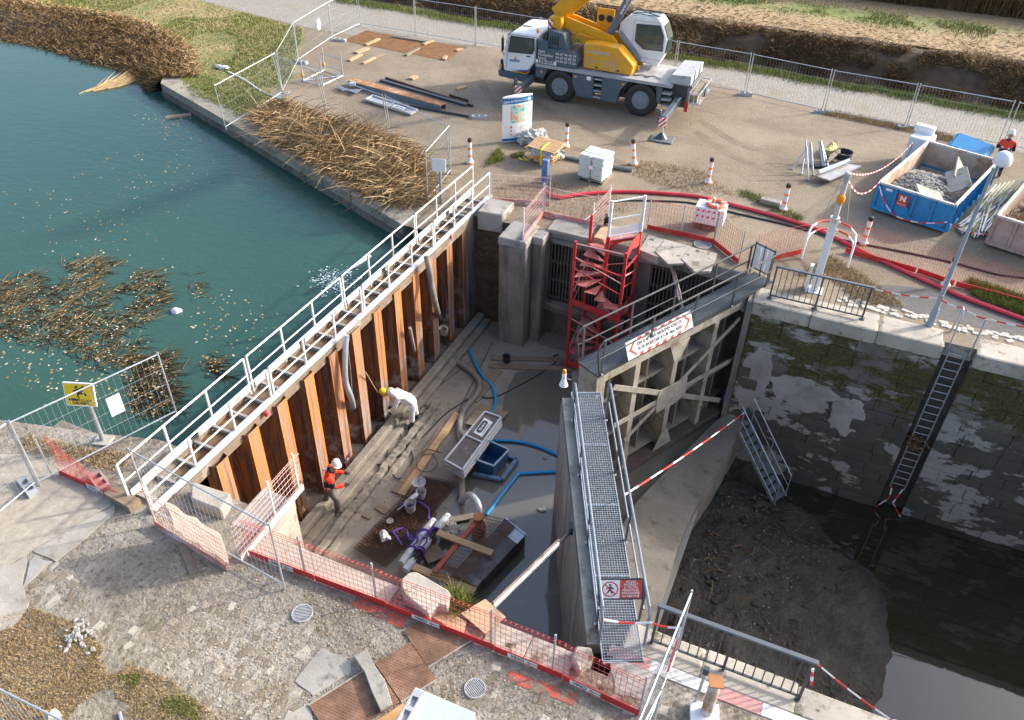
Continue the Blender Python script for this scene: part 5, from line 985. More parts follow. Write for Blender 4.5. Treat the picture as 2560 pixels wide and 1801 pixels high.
s1, Q1, SW, sux, suy = skip('waste_skip', 'blue open waste skip full of grey rubble and slabs', (1.48, 29.98), (3.98, 29.2), 5.0, 1.12, BLUEP, LIN, 8)
o_ = Q1(.95, -.09, .75); MB().ext([o_ + sux * a + Vector((0, 0, b)) for a, b in ((-.18, -.2), (.18, -.2), (.18, .22), (-.18, .22))], -suy * .01).build('logo_plate', SRED, s1); lgp = C.objects[-1]; text('N', .26, WHITEC, lgp, frame(o_ - suy * .014 + Vector((0, 0, .07)), sux, (0, 0, 1)), bold=.014); text('NICOLLIN', .065, WHITEC, lgp, frame(o_ - suy * .014 + Vector((0, 0, -.13)), sux, (0, 0, 1)))
MB().ext([Q1(.28, -.03, .92) + sux * a + Vector((0, 0, b)) for a, b in ((0, 0), (.22, 0), (.22, .09), (0, .09))], -suy * .01).build('number_plate', WHITE, s1)
gx = MB(); NN = 26; hv = []
for j in range(NN + 1):
    for i in range(NN + 1):
        u, v = i / NN, j / NN; x, y = .12 + (SW - .24) * u, .12 + 3.6 * v; z = .35 + .55 * math.exp(-((u - .35) ** 2 * 4 + (v - .45) ** 2 * 5)) + .07 * NZ.noise((x * 4, y * 4, 0)) + .04 * NZ.noise((x * 11, y * 11, 0)); hv.append(Q1(x, y, z))
gx.add(hv, [(j * (NN + 1) + i, j * (NN + 1) + i + 1, (j + 1) * (NN + 1) + i + 1, (j + 1) * (NN + 1) + i) for j in range(NN) for i in range(NN)]); RUBB = mat('rubble', (.24, .235, .22), .9, var=.4, scale=9, bump=.9, bscale=14)
rb_ = gx
for k in range(420): u, v = random.gauss(.35, .2), random.gauss(.5, .22); x, y = .2 + (SW - .4) * min(max(u, 0), 1), .2 + 3.4 * min(max(v, 0), 1); z = .37 + .55 * math.exp(-((u - .35) ** 2 * 4 + (v - .45) ** 2 * 5)); s_ = random.uniform(.04, .1); rb_.blob(Q1(x, y, z), (s_, s_ * .8, s_ * .6), k, 1, amp=.5)
tag(rb_.build('rubble_heap', RUBB), 'heap of grey broken rubble inside the blue skip', 'rubble', kind='stuff')
for lab, c3, sz, rt in (('pale flat slab on the rubble in the blue skip', (1.55, .95, .78), (1.0, .9, .1), (.12, .3, .3)), ('mossy grey slab leaning in the blue skip', (1.95, 2.6, .95), (.75, 1.5, .06), (.1, -.5, .1)), ('tall mossy panel standing in the blue skip', (1.7, 3.4, .95), (.5, 1.3, .06), (.3, .9, .2)), ('broken brown board at the blue skip front', (2.1, .7, .75), (.7, .3, .05), (.2, .5, .9))):
    tag(MB().box((0, 0, 0), sz).build('slab', COPING if 'brown' not in lab else MUDW, bevel=.01), lab, 'slab'); o = C.objects[-1]; o.location = Q1(*c3); o.rotation_euler = rt
tag(MB().box((0, 0, 0), (1.5, 1.1, .5)).build('blue_dumping_box', BLUEP, bevel=.12), 'blue scuffed steel box behind the skip back wall', 'steel box'); o = C.objects[-1]; o.location = Q1(1.4, 5.6, 1.0); o.rotation_euler = (.3, .1, -.3)
wm = thing('white_generator', 'white machine standing behind the blue skip', 'machine', (0, 0, 0)); q = Q1(-.35, 5.4, 0); MB().box((q.x, q.y, .6), (.8, .9, 1.1), -.3).build('housing', WHITE, wm, bevel=.04); MB().box((q.x + .0, q.y + .35, 1.28), (.75, .3, .3), -.3).build('lid', WHITEC, wm, bevel=.03); MB().box((q.x + .15, q.y - .46, .85), (.25, .03, .35), -.3).build('rust_patch', mat('rust_brown', (.3, .16, .08), .8), wm)
s2_, Q2, _, sux2, suy2 = skip('waste_skip', 'rusty pinkish waste skip at the right picture edge', (5.28, 28.95), (7.7, 28.2), 6.0, 1.15, mat('rusty_pink_paint', (.42, .33, .29), .8, var=.2, dirt=(.26, .14, .08), dirt_amt=.5), LIND, 8)
CARD = mat('cardboard', (.34, .22, .13), .9, var=.1)
for k, (lab, c3, rt) in enumerate((('open cardboard box in the rusty skip front', (.9, 1.3, .75), (.3, .2, .4)), ('cardboard box leaning behind the open one', (1.5, 1.9, .85), (.1, .5, -.3)), ('white carton on top of the cardboard boxes', (1.5, 2.9, .95), (.2, .1, .2)), ('flattened cardboard box deeper in the rusty skip', (.9, 3.4, .8), (.4, -.2, .7)))):
    t = thing('cardboard_box', lab, 'box'); t.location = Q2(*c3); t.rotation_euler = rt; m_ = WHITE if 'white' in lab else CARD
    for lo, hi in (((-.35, -.28, -.2), (.35, -.27, .2)), ((-.35, .27, -.2), (.35, .28, .2)), ((-.35, -.27, -.2), (-.34, .27, .2)), ((.34, -.27, -.2), (.35, .27, .2))): MB().b2(lo, hi).build('side', m_, t)
    MB().b2((-.34, -.27, -.2), (.34, .27, -.19)).build('base', m_, t); MB().box((0, -.36, .22), (.7, .2, .01), M=Matrix.Rotation(.5, 3, 'X')).build('flap', m_, t)
mb = MB()
for k in range(60): mb.blob(Q2(random.uniform(.2, 2.2), random.uniform(.2, 4.5), .45 + random.uniform(0, .2)), (random.uniform(.08, .2),) * 3, 300 + k, 1, .6, .5)
tag(mb.build('mixed_waste', mat('mixed_waste', (.24, .17, .14), .9, var=.8, scale=4)), 'loose mixed waste filling the rusty skip', 'waste', kind='stuff')
pz = thing('scaffold_tube_heap', 'heap of white and yellow scaffold tubes between the two skips', 'scaffold tubes'); TY = mat('yellow_tube', (.55, .46, .18), .6, var=.2)
for i in range(34):
    a, b = Q1(SW + .15 + random.uniform(0, 1.0), random.uniform(.3, .9), .05 + random.uniform(0, .18)), Q1(SW + .25 + random.uniform(0, .9), random.uniform(3.2, 4.6), .1 + random.uniform(0, .3)); MB().tube([a, b], .028, 6).build('tube', (ALUW, TY, GALV)[i % 3], pz)
for i in range(9): x = SW + .3 + .1 * i; MB().tube([Q1(x, 1.6 + .25 * i, .3), Q1(x + .1, 2.4 + .25 * i, .75), Q1(x + .15, 3.4 + .2 * i, .85)], .03, 6).build('tube', (GALV, TY)[i % 2], pz, True)
# lamp post, barrier mast, hoops, railings
lp = thing('lamp_post', 'tall grey lamp post with white globe on the far coping', 'lamp post', (3.66, 22.98, 0)); MB().lathe([(.105, 0), (.10, .6), (.07, .65), (.045, 5.0)], (0, 0, 0), 14).build('pole', mat('lamp_grey', (.27, .32, .37), .45, .2, var=.08), lp, True)
MB().lathe([(.06, 5.05), (.22, 5.14), (.225, 5.2), (.215, 5.3), (.165, 5.41), (.08, 5.46), (.01, 5.475)], (.12, 0, 0), 20).build('globe', WHITEC, lp, True); MB().box((-.0, -.09, 1.0), (.09, .03, .25)).build('service_door', GALV, lp)
ms = thing('signal_mast', 'white traffic barrier mast with amber beacon beside the far railing', 'mast', (.28, 23.5, 0)); MB().b2((-.25, -.22, 0), (.25, .22, .03)).build('base_plate', WHITE, ms); MB().b2((-.11, -.1, .03), (.11, .1, 2.45)).build('column', WHITE, ms, bevel=.015); MB().b2((-.3, -.12, .03), (-.2, .12, .85)).build('side_box', WHITE, ms, bevel=.01)
MB().tube([(0, 0, 2.45), (0, 0, 3.8)], .075, 12).build('upper_tube', mat('worn_white_tube', (.55, .53, .49), .6, dirt=(.30, .18, .10), dirt_amt=.5, dscale=4), ms, True); MB().lathe([(.1, 3.75), (.1, 3.95), (.06, 3.97)], (0, 0, 0), 12).build('cap', GALV, ms); MB().lathe([(.1, 3.05), (.12, 3.1), (.12, 3.25), (.08, 3.3)], (0, -.06, 0), 12).build('amber_beacon', ORG, ms, True); MB().lathe([(.14, 2.4), (.14, 2.55)], (0, 0, 0), 12).build('collar', ALU, ms)
for s_ in (-1, 1): MB().tube([(s_ * .12, 0, 3.8), (s_ * .35, 0, 2.5)], .008, 4).build('stay_wire', GALV, ms)
hp = thing('hoop_guard', 'red and white tubular hoop guard around the signal mast', 'guard rail'); RWH = m_striped('hoop_red_white', (.62, .06, .04), (.78, .77, .76), (1, 0, 0), .7, .25)
for z_ in (1.05, .75):
    pts = [(-.36, 25.3, 0), (-.36, 25.45, z_ * .85), (-.3, 25.7, z_), (-.05, 26.2, z_), (.38, 26.4, z_), (.8, 26.2, z_), (1.06, 25.7, z_), (1.1, 25.5, z_ * .85), (1.1, 25.35, 0)]; MB().tube(pts, .035, 8).build('hoop', RWH, hp, True)
def rail(lab, x0, x1, y, out):
    t = thing('quay_railing', lab, 'railing', (0, 0, 0), group='black quay railings'); dy = .10 * out
    MB().bar((x0 - .05, y + dy, 1.08), (x1 + .08, y + dy, 1.08), .1, .05, up=(0, 0, 1)).build('top_rail', mat('rail_grey_top', (.10, .115, .135), .4, var=.1), t, bevel=.01); MB().bar((x0, y, .12), (x1, y, .12), .04, .035).build('bottom_rail', DGREY, t)
    for x in (x0, (x0 + x1) / 2, x1): MB().bar((x, y, .0), (x, y + dy, 1.06), .05, .05).build('post', DGREY, t); MB().b2((x - .07, y - .07, .0), (x + .07, y + .07, .03)).build('foot_plate', DGREY, C.objects[-1])
    n = 16; b_ = None
    for i in range(1, n):
        x = x0 + (x1 - x0) * i / n
        if b_ is None: b_ = MB().bar((0, y, .13), (0, y + dy, 1.06), .022).mesh('baluster', DGREY)
        o = bpy.data.objects.new('baluster', b_); C.objects.link(o); o.parent = t; o.location = (x, 0, 0)
rail('black balustrade railing on the far coping beside the gate', -.92, 1.79, 22.43, 1); rail('black balustrade railing on the near coping beside the rusty post', -.91, 1.83, 9.3, 1)
# hoses and cables on the far quay
RR = lambda x, y: (1180 + x / 3.106, 300 + y / 3.106); QQ = lambda x, y: (1840 + x / 3.189, 380 + y / 3.189)
def smooth_path(pts, k=6):
    o = []; n = len(pts)
    for i in range(n - 1):
        p0, p1, p2, p3 = pts[max(i - 1, 0)], pts[i], pts[i + 1], pts[min(i + 2, n - 1)]
        for j in range(k): t = j / k; o.append(.5 * ((2 * p1) + (p2 - p0) * t + (2 * p0 - 5 * p1 + 4 * p2 - p3) * t * t + (3 * p1 - p0 - 3 * p2 + p3) * t ** 3))
    o.append(pts[-1]); return o
def hose(name, lab, pts, r, m, cat='hose', n=8, k=6): return tag(MB().tube(smooth_path(pts, k), r, n).build(name, m, None, True), lab, cat)
hose('red_hose', 'thick red hose running the length of the far quay', [P(*RR(x, y), .07) for x, y in ((575, 555), (600, 580), (680, 602), (830, 580), (1050, 562), (1250, 558), (1500, 572), (1750, 595), (2010, 655))] + [P(*QQ(x, y), .07) for x, y in ((0, 430), (200, 480), (440, 550), (650, 620), (860, 720), (1080, 830), (1450, 1000), (1640, 1085), (1830, 1165), (2060, 1250), (2296, 1335), (2500, 1410))], .07, REDH)
hose('black_cable', 'black cable lying parallel to the red hose', [P(*RR(x, y), .03) for x, y in ((1040, 645), (1200, 628), (1400, 628), (1700, 645), (2010, 715))] + [P(*QQ(x, y), .03) for x, y in ((0, 490), (250, 545), (480, 600), (760, 680), (1040, 740), (1400, 810), (1760, 890), (2060, 970), (2296, 1005))], .035, BLKCABLE, 'cable')
# life ring box
lb = thing('life_ring_box', 'white box with red hazard stripes standing on bricks', 'box', (0, 0, 0)); p = [P(*RR(x, y)) for x, y in ((1705, 845), (1930, 890), (1990, 800))]; ux2 = (p[1] - p[0]).normalized(); W2 = (p[1] - p[0]).length; uy2 = Vector((-ux2.y, ux2.x, 0)); Bq = lambda x, y, z: p[0] + ux2 * x + uy2 * y + Vector((0, 0, z))
MB().ext([Bq(0, 0, .25), Bq(W2, 0, .25), Bq(W2, .65, .25), Bq(0, .65, .25)], (0, 0, .62)).build('case', WHITEC, lb, bevel=.02)
for j in range(2):
    for i in range(5): x = .06 + i * (W2 - .1) / 5; z_ = .50 + j * .22; MB().add([Bq(x, -.006, z_), Bq(x + .07, -.006, z_), Bq(x + .11, -.006, z_ + .08), Bq(x + .04, -.006, z_ + .08)], [(0, 1, 2, 3)]).build('hazard_stripe', REDP, lb)
for i in range(3):
    for j in range(2): MB().ext([Bq(.06 + i * .27, .1 + j * .4, 0.12 * 0), Bq(.26 + i * .27, .1 + j * .4, 0), Bq(.26 + i * .27, .2 + j * .4, 0), Bq(.06 + i * .27, .2 + j * .4, 0)], (0, 0, .25)).build('brick', mat('brick_red', (.22, .10, .08), .9), lb)
lr = thing('life_ring', 'orange life ring lying on top of the striped white box', 'life ring'); c_ = Bq(W2 * .62, .36, .93); tr_ = MB(); vs = []; fs = []
for i in range(28):
    for j in range(10): a, b = 2 * math.pi * i / 28, 2 * math.pi * j / 10; rr = .27 + .085 * math.cos(b); vs.append((c_.x + rr * math.cos(a), c_.y + rr * math.sin(a), c_.z + .06 * math.sin(b)))
fs = [(i * 10 + j, ((i + 1) % 28) * 10 + j, ((i + 1) % 28) * 10 + (j + 1) % 10, i * 10 + (j + 1) % 10) for i in range(28) for j in range(10)]; tr_.add(vs, fs); tr_.build('ring', mat('ring_orange', (.78, .16, .06), .5, var=.06), lr, True)
for a in (.4, 1.97, 3.54, 5.1): MB().box((c_.x + .27 * math.cos(a), c_.y + .27 * math.sin(a), c_.z + .01), (.19, .05, .13), a).build('band', WHITEC, lr)
tag(MB().b2((-.12, -.1, 0), (.12, .1, .95)).build('blue_cabinet', mat('cabinet_blue', (.10, .18, .36), .5, dirt=(.6, .62, .65), dirt_amt=.4), bevel=.01), 'narrow blue and white cabinet between the two pallets', 'cabinet'); C.objects[-1].location = P(*RR(565, 490))
hose('grey_pipe', 'grey plastic pipe lying behind the cement bags', [P(*RR(x, y), .08) for x, y in ((725, 290), (900, 325), (1120, 370), (1245, 390))], .08, mat('grey_pipe', (.16, .18, .18), .5), 'pipe')
# blank sign by the straw heap
bs_ = thing('blank_sign', 'blank white square sign on a grey post by the straw heap', 'sign'); p = P(1103, 508); MB().tube([p, p + Vector((0, 0, 1.35))], .05, 8).build('post', mat('sign_post', (.24, .29, .34), .5), bs_); q = p + Vector((-.0, -.07, 1.5)); MB().box(q, (.5, .03, .5), .3).build('board', WHITEC, bs_, bevel=.02)
# far site meshes
REDN = REDW
def barrier(label, a, b, h=1.1, m=None, board=REDP, posts=(0, 1), pm=GALV, bh=.19, nv=None, sticker=None, dz=0, cat='barrier', fold=True, pitch=.1):
    a = Vector((a[0], a[1], dz)); b = Vector((b[0], b[1], dz)); d = b - a; L_ = d.length; dn_ = d.normalized(); nn = Vector((dn_.y, -dn_.x, 0)); m = m or REDW
    if nn.dot(Vector((0, 0, 0)) - a) < 0: nn = -nn
    t = thing('mesh_barrier', label, cat, (0, 0, 0), group='red edge protection barriers'); mm_ = MB(); n = nv or int(L_ / pitch)
    for i in range(n + 1): q = a + d * (i / n); mm_.tube([q + Vector((0, 0, bh * .6)), q + Vector((0, 0, h))] + ([q + nn * .09 + Vector((0, 0, h + .06))] if fold else []), .0042, 3, caps=False)
    for z_ in np.arange(bh, h + .01, .15): mm_.tube([a + Vector((0, 0, z_)), b + Vector((0, 0, z_))], .0048, 3, caps=False)
    if fold: mm_.tube([a + nn * .09 + Vector((0, 0, h + .06)), b + nn * .09 + Vector((0, 0, h + .06))], .0048, 3, caps=False)
    o = mm_.build('wire_mesh', m, t); o['kind'] = 'stuff'
    if board: MB().ext([a + nn * .03 + Vector((0, 0, .01)), b + nn * .03 + Vector((0, 0, .01)), b + nn * .03 + Vector((0, 0, bh)), a + nn * .03 + Vector((0, 0, bh))], nn * .012).build('toe_board', board, t)
    for s_ in posts: q = a + d * s_; MB().tube([q, q + Vector((0, 0, h + .12))], .022, 8).build('post', pm, t)
    if sticker is not None:
        q = a + d * sticker + nn * .045 + Vector((0, 0, bh * .5 + .005)); e = dn_ if dn_.cross(Vector((0, 0, 1))).dot(nn) > 0 else -dn_
        sk_ = MB().add([q - e * .3 + Vector((0, 0, -.065)), q + e * .3 + Vector((0, 0, -.065)), q + e * .3 + Vector((0, 0, .065)), q - e * .3 + Vector((0, 0, .065))], [(0, 1, 2, 3)]).build('sticker', WHITEC, t); text('VINCI', .105, SBLK, sk_, frame(q + nn * .004 - e * .1, e, (0, 0, 1)), bold=.002)
        for dx, dz2 in ((.1, 0), (.13, .03), (.13, -.03), (.16, 0)): MB().box(q + e * dx + nn * .004 + Vector((0, 0, dz2)), (.026, .004, .026), M=Matrix((e, nn, Vector((0, 0, 1)))).transposed() @ Matrix.Rotation(.78, 3, 'Y')).build('emblem', SRED, sk_)
        text('TRAVAUX', .035, SBLK, sk_, frame(q + nn * .004 + e * .235, e, (0, 0, 1)))
    return t
barrier('faded pink barrier on top of the tall concrete pillar', (-9.18, 22.45), (-9.25, 24.4), m=PINKW, board=REDF, pm=WHITE); barrier('faded pink barrier behind the pale concrete block', (-11.35, 24.5), (-9.3, 25.15), m=PINKW, board=REDF); barrier('faded red barrier above the left barred screen', (-9.2, 24.41), (-7.26, 24.42), m=PINKW, board=REDF); barrier('narrow red barrier left of the spiral stair top', (-7.2, 23.8), (-7.1, 25.3), m=PINKW, board=None, pm=WHITE)
barrier('red barrier left of the striped box, behind the stair', (-5.57, 25.04), (-4.4, 25.06)); barrier('red barrier in front of the striped life ring box', (-4.4, 25.08), (-3.26, 25.04)); barrier('red barrier right of the life ring box', (-3.22, 25.02), (-2.2, 24.07)); barrier('red barrier between the gate end and the mast', (-1.76, 24.28), (-.45, 25.64), posts=(), fold=False)
barrier('red net fence in front of the blue skip', (.93, 26.39), (3.15, 26.04), posts=(), fold=False, pitch=.08); barrier('red net fence behind the lamp post', (3.2, 26.05), (4.3, 25.72), posts=(), fold=False, pitch=.08); barrier('red net fence at the right picture edge', (4.35, 25.7), (8.0, 25.3), posts=(), fold=False, pitch=.08)
sheet('asphalt_path', [(1.3, 23.5), (12, 23.5), (12, 25.3), (5.5, 25.2), (3.0, 25.0), (1.7, 24.6)], .006, ASPH)
# ================================================================ red spiral stair tower
ZF = -4.4
sw = thing('spiral_stair', 'red steel spiral stair tower rising from the pit to the far quay', 'stairs', (0, 0, 0)); cxs = {'FL': (-7.1, 21.8), 'FR': (-5.4, 21.8), 'BL': (-7.1, 23.35), 'BR': (-5.4, 23.35)}; cc_ = (-6.25, 22.58)
for k, p in cxs.items(): MB().bar((*p, ZF), (*p, .8 if k != 'BL' else 1.0), .09, .09).build('corner_post', REDP, sw); MB().box((*p, ZF + .02), (.2, .2, .04)).build('base_plate', REDP, sw)
MB().tube([(*cc_, ZF), (*cc_, .78)], .07, 12).build('centre_column', REDP, sw, True)
def sq(a):
    c, s = math.cos(a), math.sin(a); k = min(.84 / max(abs(c), 1e-6), .76 / max(abs(s), 1e-6)); return (cc_[0] + c * k, cc_[1] + s * k)
TRD = mat('red_tread', (.50, .15, .12), .7, var=.2, bump=.2, dirt=(.42, .30, .24), dirt_amt=.5, dscale=3); n = 24
for i in range(n):
    a0 = R(40) + i * R(25); a1 = a0 + R(29); z_ = .62 - i * .205; p, q, r_ = sq(a0), sq((a0 + a1) / 2), sq(a1)
    MB().prism([(cc_[0] + .05 * math.cos(a0), cc_[1] + .05 * math.sin(a0)), p, q, r_], z_ - .03, z_).build('tread', TRD if i else REDF, sw)
    MB().ext([(*p, z_ - .1), (*cc_, z_ - .1), (*cc_, z_), (*p, z_)], (0, 0.01, 0)).build('riser_lip', REDP, C.objects[-1])
C4 = [cxs['FL'], cxs['FR'], cxs['BR'], cxs['BL']]
for z0 in (-3.35, -.95):
    for j in range(4):
        p, q = C4[j], C4[(j + 1) % 4]; zz = z0 - j * .3
        for dz in (0, .42): MB().tube([(*p, zz + .75 + dz), (*q, zz + .15 + dz)], .022, 8).build('guard_tube', mat('pink_tube', (.62, .25, .23), .5, var=.1) if dz else REDP, sw)
for z_ in (-1.5, -4.1, .15): 
    for p, q in ((C4[0], C4[1]), (C4[1], C4[2])): MB().bar((*p, z_), (*q, z_ - .25), .03, .22 if z_ != .15 else .05, up=(0, 0, 1)).build('stringer', REDP, sw)
MB().prism([(-6.3, 21.82), (-5.42, 21.82), (-5.42, 22.6), (-6.3, 22.6)], -1.75, -1.72).build('landing', TRD, sw)
MB().tube([(-7.1, 21.8, .72), (-5.4, 21.8, .72)], .025, 8).build('top_rail', mat('pink_tube2', (.66, .33, .30), .5, var=.1), sw)
MB().ext([(-5.4, 21.85, .5), (-5.4, 22.4, .62), (-5.4, 23.3, .3), (-5.4, 23.3, .75), (-5.4, 22.4, .95), (-5.4, 21.85, .8)], (.02, 0, 0)).build('curved_guard', REDP, sw)
wp0, wp1 = Vector((*cc_, .78)), Vector((-5.4, 23.35, .8))
for p in (wp0, wp1): MB().bar(p, p + Vector((0, 0, 1.28)), .08, .08).build('white_post', WHITEC, sw)
for z_ in (.0, .62, 1.24): MB().tube([wp0 + Vector((0, 0, z_)), wp1 + Vector((0, 0, z_))], .028, 8).build('white_rail', WHITEC, sw)
MB().ext([wp0 + Vector((0, 0, .02)), wp1 + Vector((0, 0, .02)), wp1 + Vector((0, 0, .3)), wp0 + Vector((0, 0, .3))], (.0, .015, 0)).build('toe_panel', WHITEC, sw)
text('COMTEX', .13, TRD, sw, frame((-6.72, 21.768, -1.55), (1, 0, -.14), (0, 0, 1)))
tag(MB().b2((-7.0, 23.45, .1), (-6.3, 24.5, .14)).build('plywood_ramp', PLY), 'plywood boards bridging from the quay to the stair top', 'board'); tag(MB().b2((-7.02, 23.46, -.2), (-6.6, 23.56, .1)).build('timber_block', WOOD), 'yellow timber block under the plywood boards', 'timber')
hose('looped_cable', 'grey cable hanging from the far quay to the stair', [P(*RR(x, y), z_) for x, y, z_ in ((1020, 600, .9), (980, 690, .1), (900, 760, .05), (845, 800, .05), (830, 860, -.3), (825, 930, -.8))], .02, GALV, 'cable')
c_ = P(*RR(1055, 820), .05); rl_ = thing('cable_reel', 'black cable reel standing by the stair top', 'cable reel'); MB().lathe([(.22, -.1), (.22, -.08), (.12, -.08), (.12, .08), (.22, .08), (.22, .1)], (c_.x, c_.y, .25), 16, Matrix.Rotation(math.pi / 2, 3, 'Y')).build('drum', BLACK, rl_); MB().tube([(c_.x - .13, c_.y, .25), (c_.x - .13, c_.y + .05, .6), (c_.x + .13, c_.y + .05, .6), (c_.x + .13, c_.y, .25)], .015, 6).build('stand', GALV, rl_, True)
# ================================================================ pit floor furniture
KZ = lambda x, y: (740 + x / 3.23, 820 + y / 3.23); LZ = lambda x, y: (900 + x / 5.218, 1180 + y / 5.218)
kb = thing('floor_kerb', 'muddy concrete kerb running along the foot of the sheet piles', 'kerb')
MB().b2((-11.28, 9.3, ZF), (-10.98, 23.2, -4.02)).build('kerb_beam', FLOORK, kb, bevel=.04); MB().b2((-10.98, 9.3, ZF), (-10.72, 23.2, -4.22)).build('kerb_step', FLOORK, kb, bevel=.03)
for x, w_ in ((-10.42, .16), (-10.12, .12)):
    seg = MB(); pts = []
    vs = []; fs = []; m_ = 90
    for i in range(m_ + 1):
        y = 8.8 + 9.5 * i / m_
        for j, (o_, z_) in enumerate(((-w_, 0), (-w_ * .5, .13), (w_ * .5, .12), (w_, 0))): vs.append((x + o_ + .06 * NZ.noise((y * 5, j, x)), y, ZF - .02 + z_ + .055 * NZ.noise((y * 8, j * 3, x)) if z_ else ZF - .02))
    for i in range(m_):
        for j in range(3): a = i * 4 + j; fs.append((a, a + 1, a + 5, a + 4))
    seg.add(vs, fs); seg.build('crumbled_ridge', FLOORK, kb)
# joints in the slab
jn = [(((1240, 180), (860, 560))), ((1440, 250), (1040, 560)), ((1590, 110), (1200, 900))]
for a, b in jn: pa, pb2 = P(*KZ(*a), ZF + .004), P(*KZ(*b), ZF + .004); o = MB().bar(pa, pb2, .035, .006, up=(0, 0, 1)).build('floor_joint', MORTAR); struct(o)
# hoses
up = [PX(1071, 666, -11.2), PX(1078, 700, -11.15), PX(1090, 766, -11.0)]
hose('suction_hose', 'thick muddy suction hose hanging down the piles and across the floor', [PX(1066, 640, -11.3)] + up + [P(1106, 815, -4.1), P(1138, 895, -4.3)] + [P(*KZ(x, y), -4.29) for x, y in ((1240, 160), (1290, 260), (1400, 340), (1480, 430), (1470, 520), (1390, 620), (1330, 720), (1320, 860), (1345, 960), (1340, 1180), (1340, 1400))], .1, HOSEG, n=10)
hose('suction_hose', 'arched grey hose joining the orange pump', [P(*KZ(1335, 1400), -4.28), P(*KZ(1345, 1385), -4.1), P(*LZ(1430, 300), -3.75), P(*LZ(1510, 370), -3.7), P(*LZ(1550, 470), -3.8), P(*LZ(1530, 570), -4.0)], .1, GALV, n=10)
hose('suction_hose', 'grey hose hanging on the piles above the red pump', [PX(*KZ(405, 60), -11.35), PX(*KZ(395, 250), -11.32), PX(*KZ(400, 430), -11.3), PX(*KZ(450, 580), -11.27), P(*KZ(468, 672), -3.62)], .085, GALV, n=10)
pm_ = thing('submersible_pump', 'red cylindrical pump at the foot of the piles', 'pump'); q = P(*KZ(462, 815), -4.3); MB().lathe([(.05, .62), (.15, .58), (.17, .5), (.17, .08), (.14, 0)], (q.x, q.y, -4.35), 16).build('casing', mat('faded_red_pump', (.42, .15, .13), .7, var=.2), pm_, True); MB().lathe([(.1, .6), (.1, .72), (.06, .74)], (q.x, q.y, -4.35), 12).build('coupling', GALV, pm_)
for i in range(6): a = i * 1.047; MB().tube([(q.x + .15 * math.cos(a), q.y + .15 * math.sin(a), -3.85), (q.x + .15 * math.cos(a), q.y + .15 * math.sin(a), -3.72)], .012, 5).build('cage_rod', GALV, pm_)
hose('blue_hose', 'blue hose curving from the screens to the scaffold decks', [P(1204, 815, -4.2), P(*KZ(1450, 20), -4.34), P(*KZ(1385, 110), -4.34), P(*KZ(1430, 250), -4.34), P(*KZ(1500, 380), -4.34), P(*KZ(1590, 480), -4.34), P(*KZ(1612, 600), -4.34), P(*KZ(1580, 690), -4.2)], .05, BLUEH); hose('blue_hose', 'blue hose floating right of the scaffold decks', [P(*KZ(x, y), -4.34) for x, y in ((1560, 915), (1700, 912), (1850, 930), (2000, 975), (2195, 1066))], .05, BLUEH); hose('blue_hose', 'kinked blue hose in the pit water above the slab', [P(*KZ(x, y), -4.34) for x, y in ((2185, 1155), (2000, 1165), (1830, 1175), (1795, 1182), (1770, 1210), (1660, 1350), (1540, 1510))], .05, BLUEH)
def coil(c, rx, ry, n_, z_, r_=.014): return [Vector((c.x + rx * (1 + .03 * k) * math.cos(a), c.y + ry * math.sin(a), z_ + .012 * k)) for k in range(n_) for a in np.linspace(0, 2 * math.pi, 20)]
pts = [P(*KZ(x, y), ZF + .03) for x, y in ((2120, 215), (2080, 230), (2110, 260), (2000, 350), (1830, 450), (1600, 560), (1440, 560), (1300, 630), (1180, 720), (1020, 885), (820, 1040), (680, 1105), (570, 1050), (550, 960), (620, 860), (760, 730), (800, 760), (760, 810), (660, 790), (650, 870), (700, 930), (770, 900), (740, 860), (660, 870))]
hose('black_hose', 'thin black pressure hose looping across the pit floor', pts, .022, BLKCABLE, k=8); hose('black_hose', 'second thin black hose making a loop near the planks', [P(*KZ(x, y), ZF + .05) for x, y in ((850, 800), (850, 880), (930, 1000), (940, 1080), (880, 1190), (810, 1215), (750, 1120), (740, 980), (780, 900))], .02, BLKCABLE, k=8); hose('black_hose', 'thin hose loop lying over the long planks', [P(*KZ(x, y), ZF + .16) for x, y in ((1170, 1010), (1050, 985), (975, 1080), (1000, 1150), (1080, 1160), (1140, 1100), (1100, 1020), (1010, 1030))], .014, BLKCABLE, k=8); hose('black_hose', 'black hose running from the white worker to the kerb', [P(*KZ(x, y), ZF + .05) for x, y in ((820, 650), (880, 690), (1010, 690), (1060, 640), (1020, 605), (1090, 510), (1300, 230), (1400, 60))], .018, BLKCABLE, k=8)
# timbers in the pit
def plank(lab, a, b, w_, h_, m=WOOD, z=ZF, Zm=None): Zm = Zm or KZ; a, b = P(*Zm(*a), z + h_ / 2), P(*Zm(*b), z + h_ / 2); return tag(MB().bar(a, b, w_, h_, up=(0, 0, 1)).build('plank', m, bevel=.006), lab, 'plank', 'loose planks in the pit')
plank('long fresh plank lying right of the pair on the pit floor', (1305, 690), (850, 1350), .24, .09, WOOD, ZF + .02); plank('long duller plank half under the fresh one', (1190, 800), (795, 1330), .2, .07, MUDW); plank('muddy plank crossing below the barred screen, upper of two', (1575, 245), (2230, 258), .24, .06, MUDW); plank('muddy plank crossing below the barred screen, lower of two', (1555, 305), (2230, 335), .26, .06, MUDW); plank('muddy board in the mud left of the purple straps', (655, 1435), (740, 1490), .26, .05, MUDW); plank('wide muddy strip slab under the black hose', (1620, 340), (1420, 590), .45, .05, MUDW); plank('thin muddy board near the orange worker boots', (480, 1475), (600, 1540), .12, .05, MUDW)
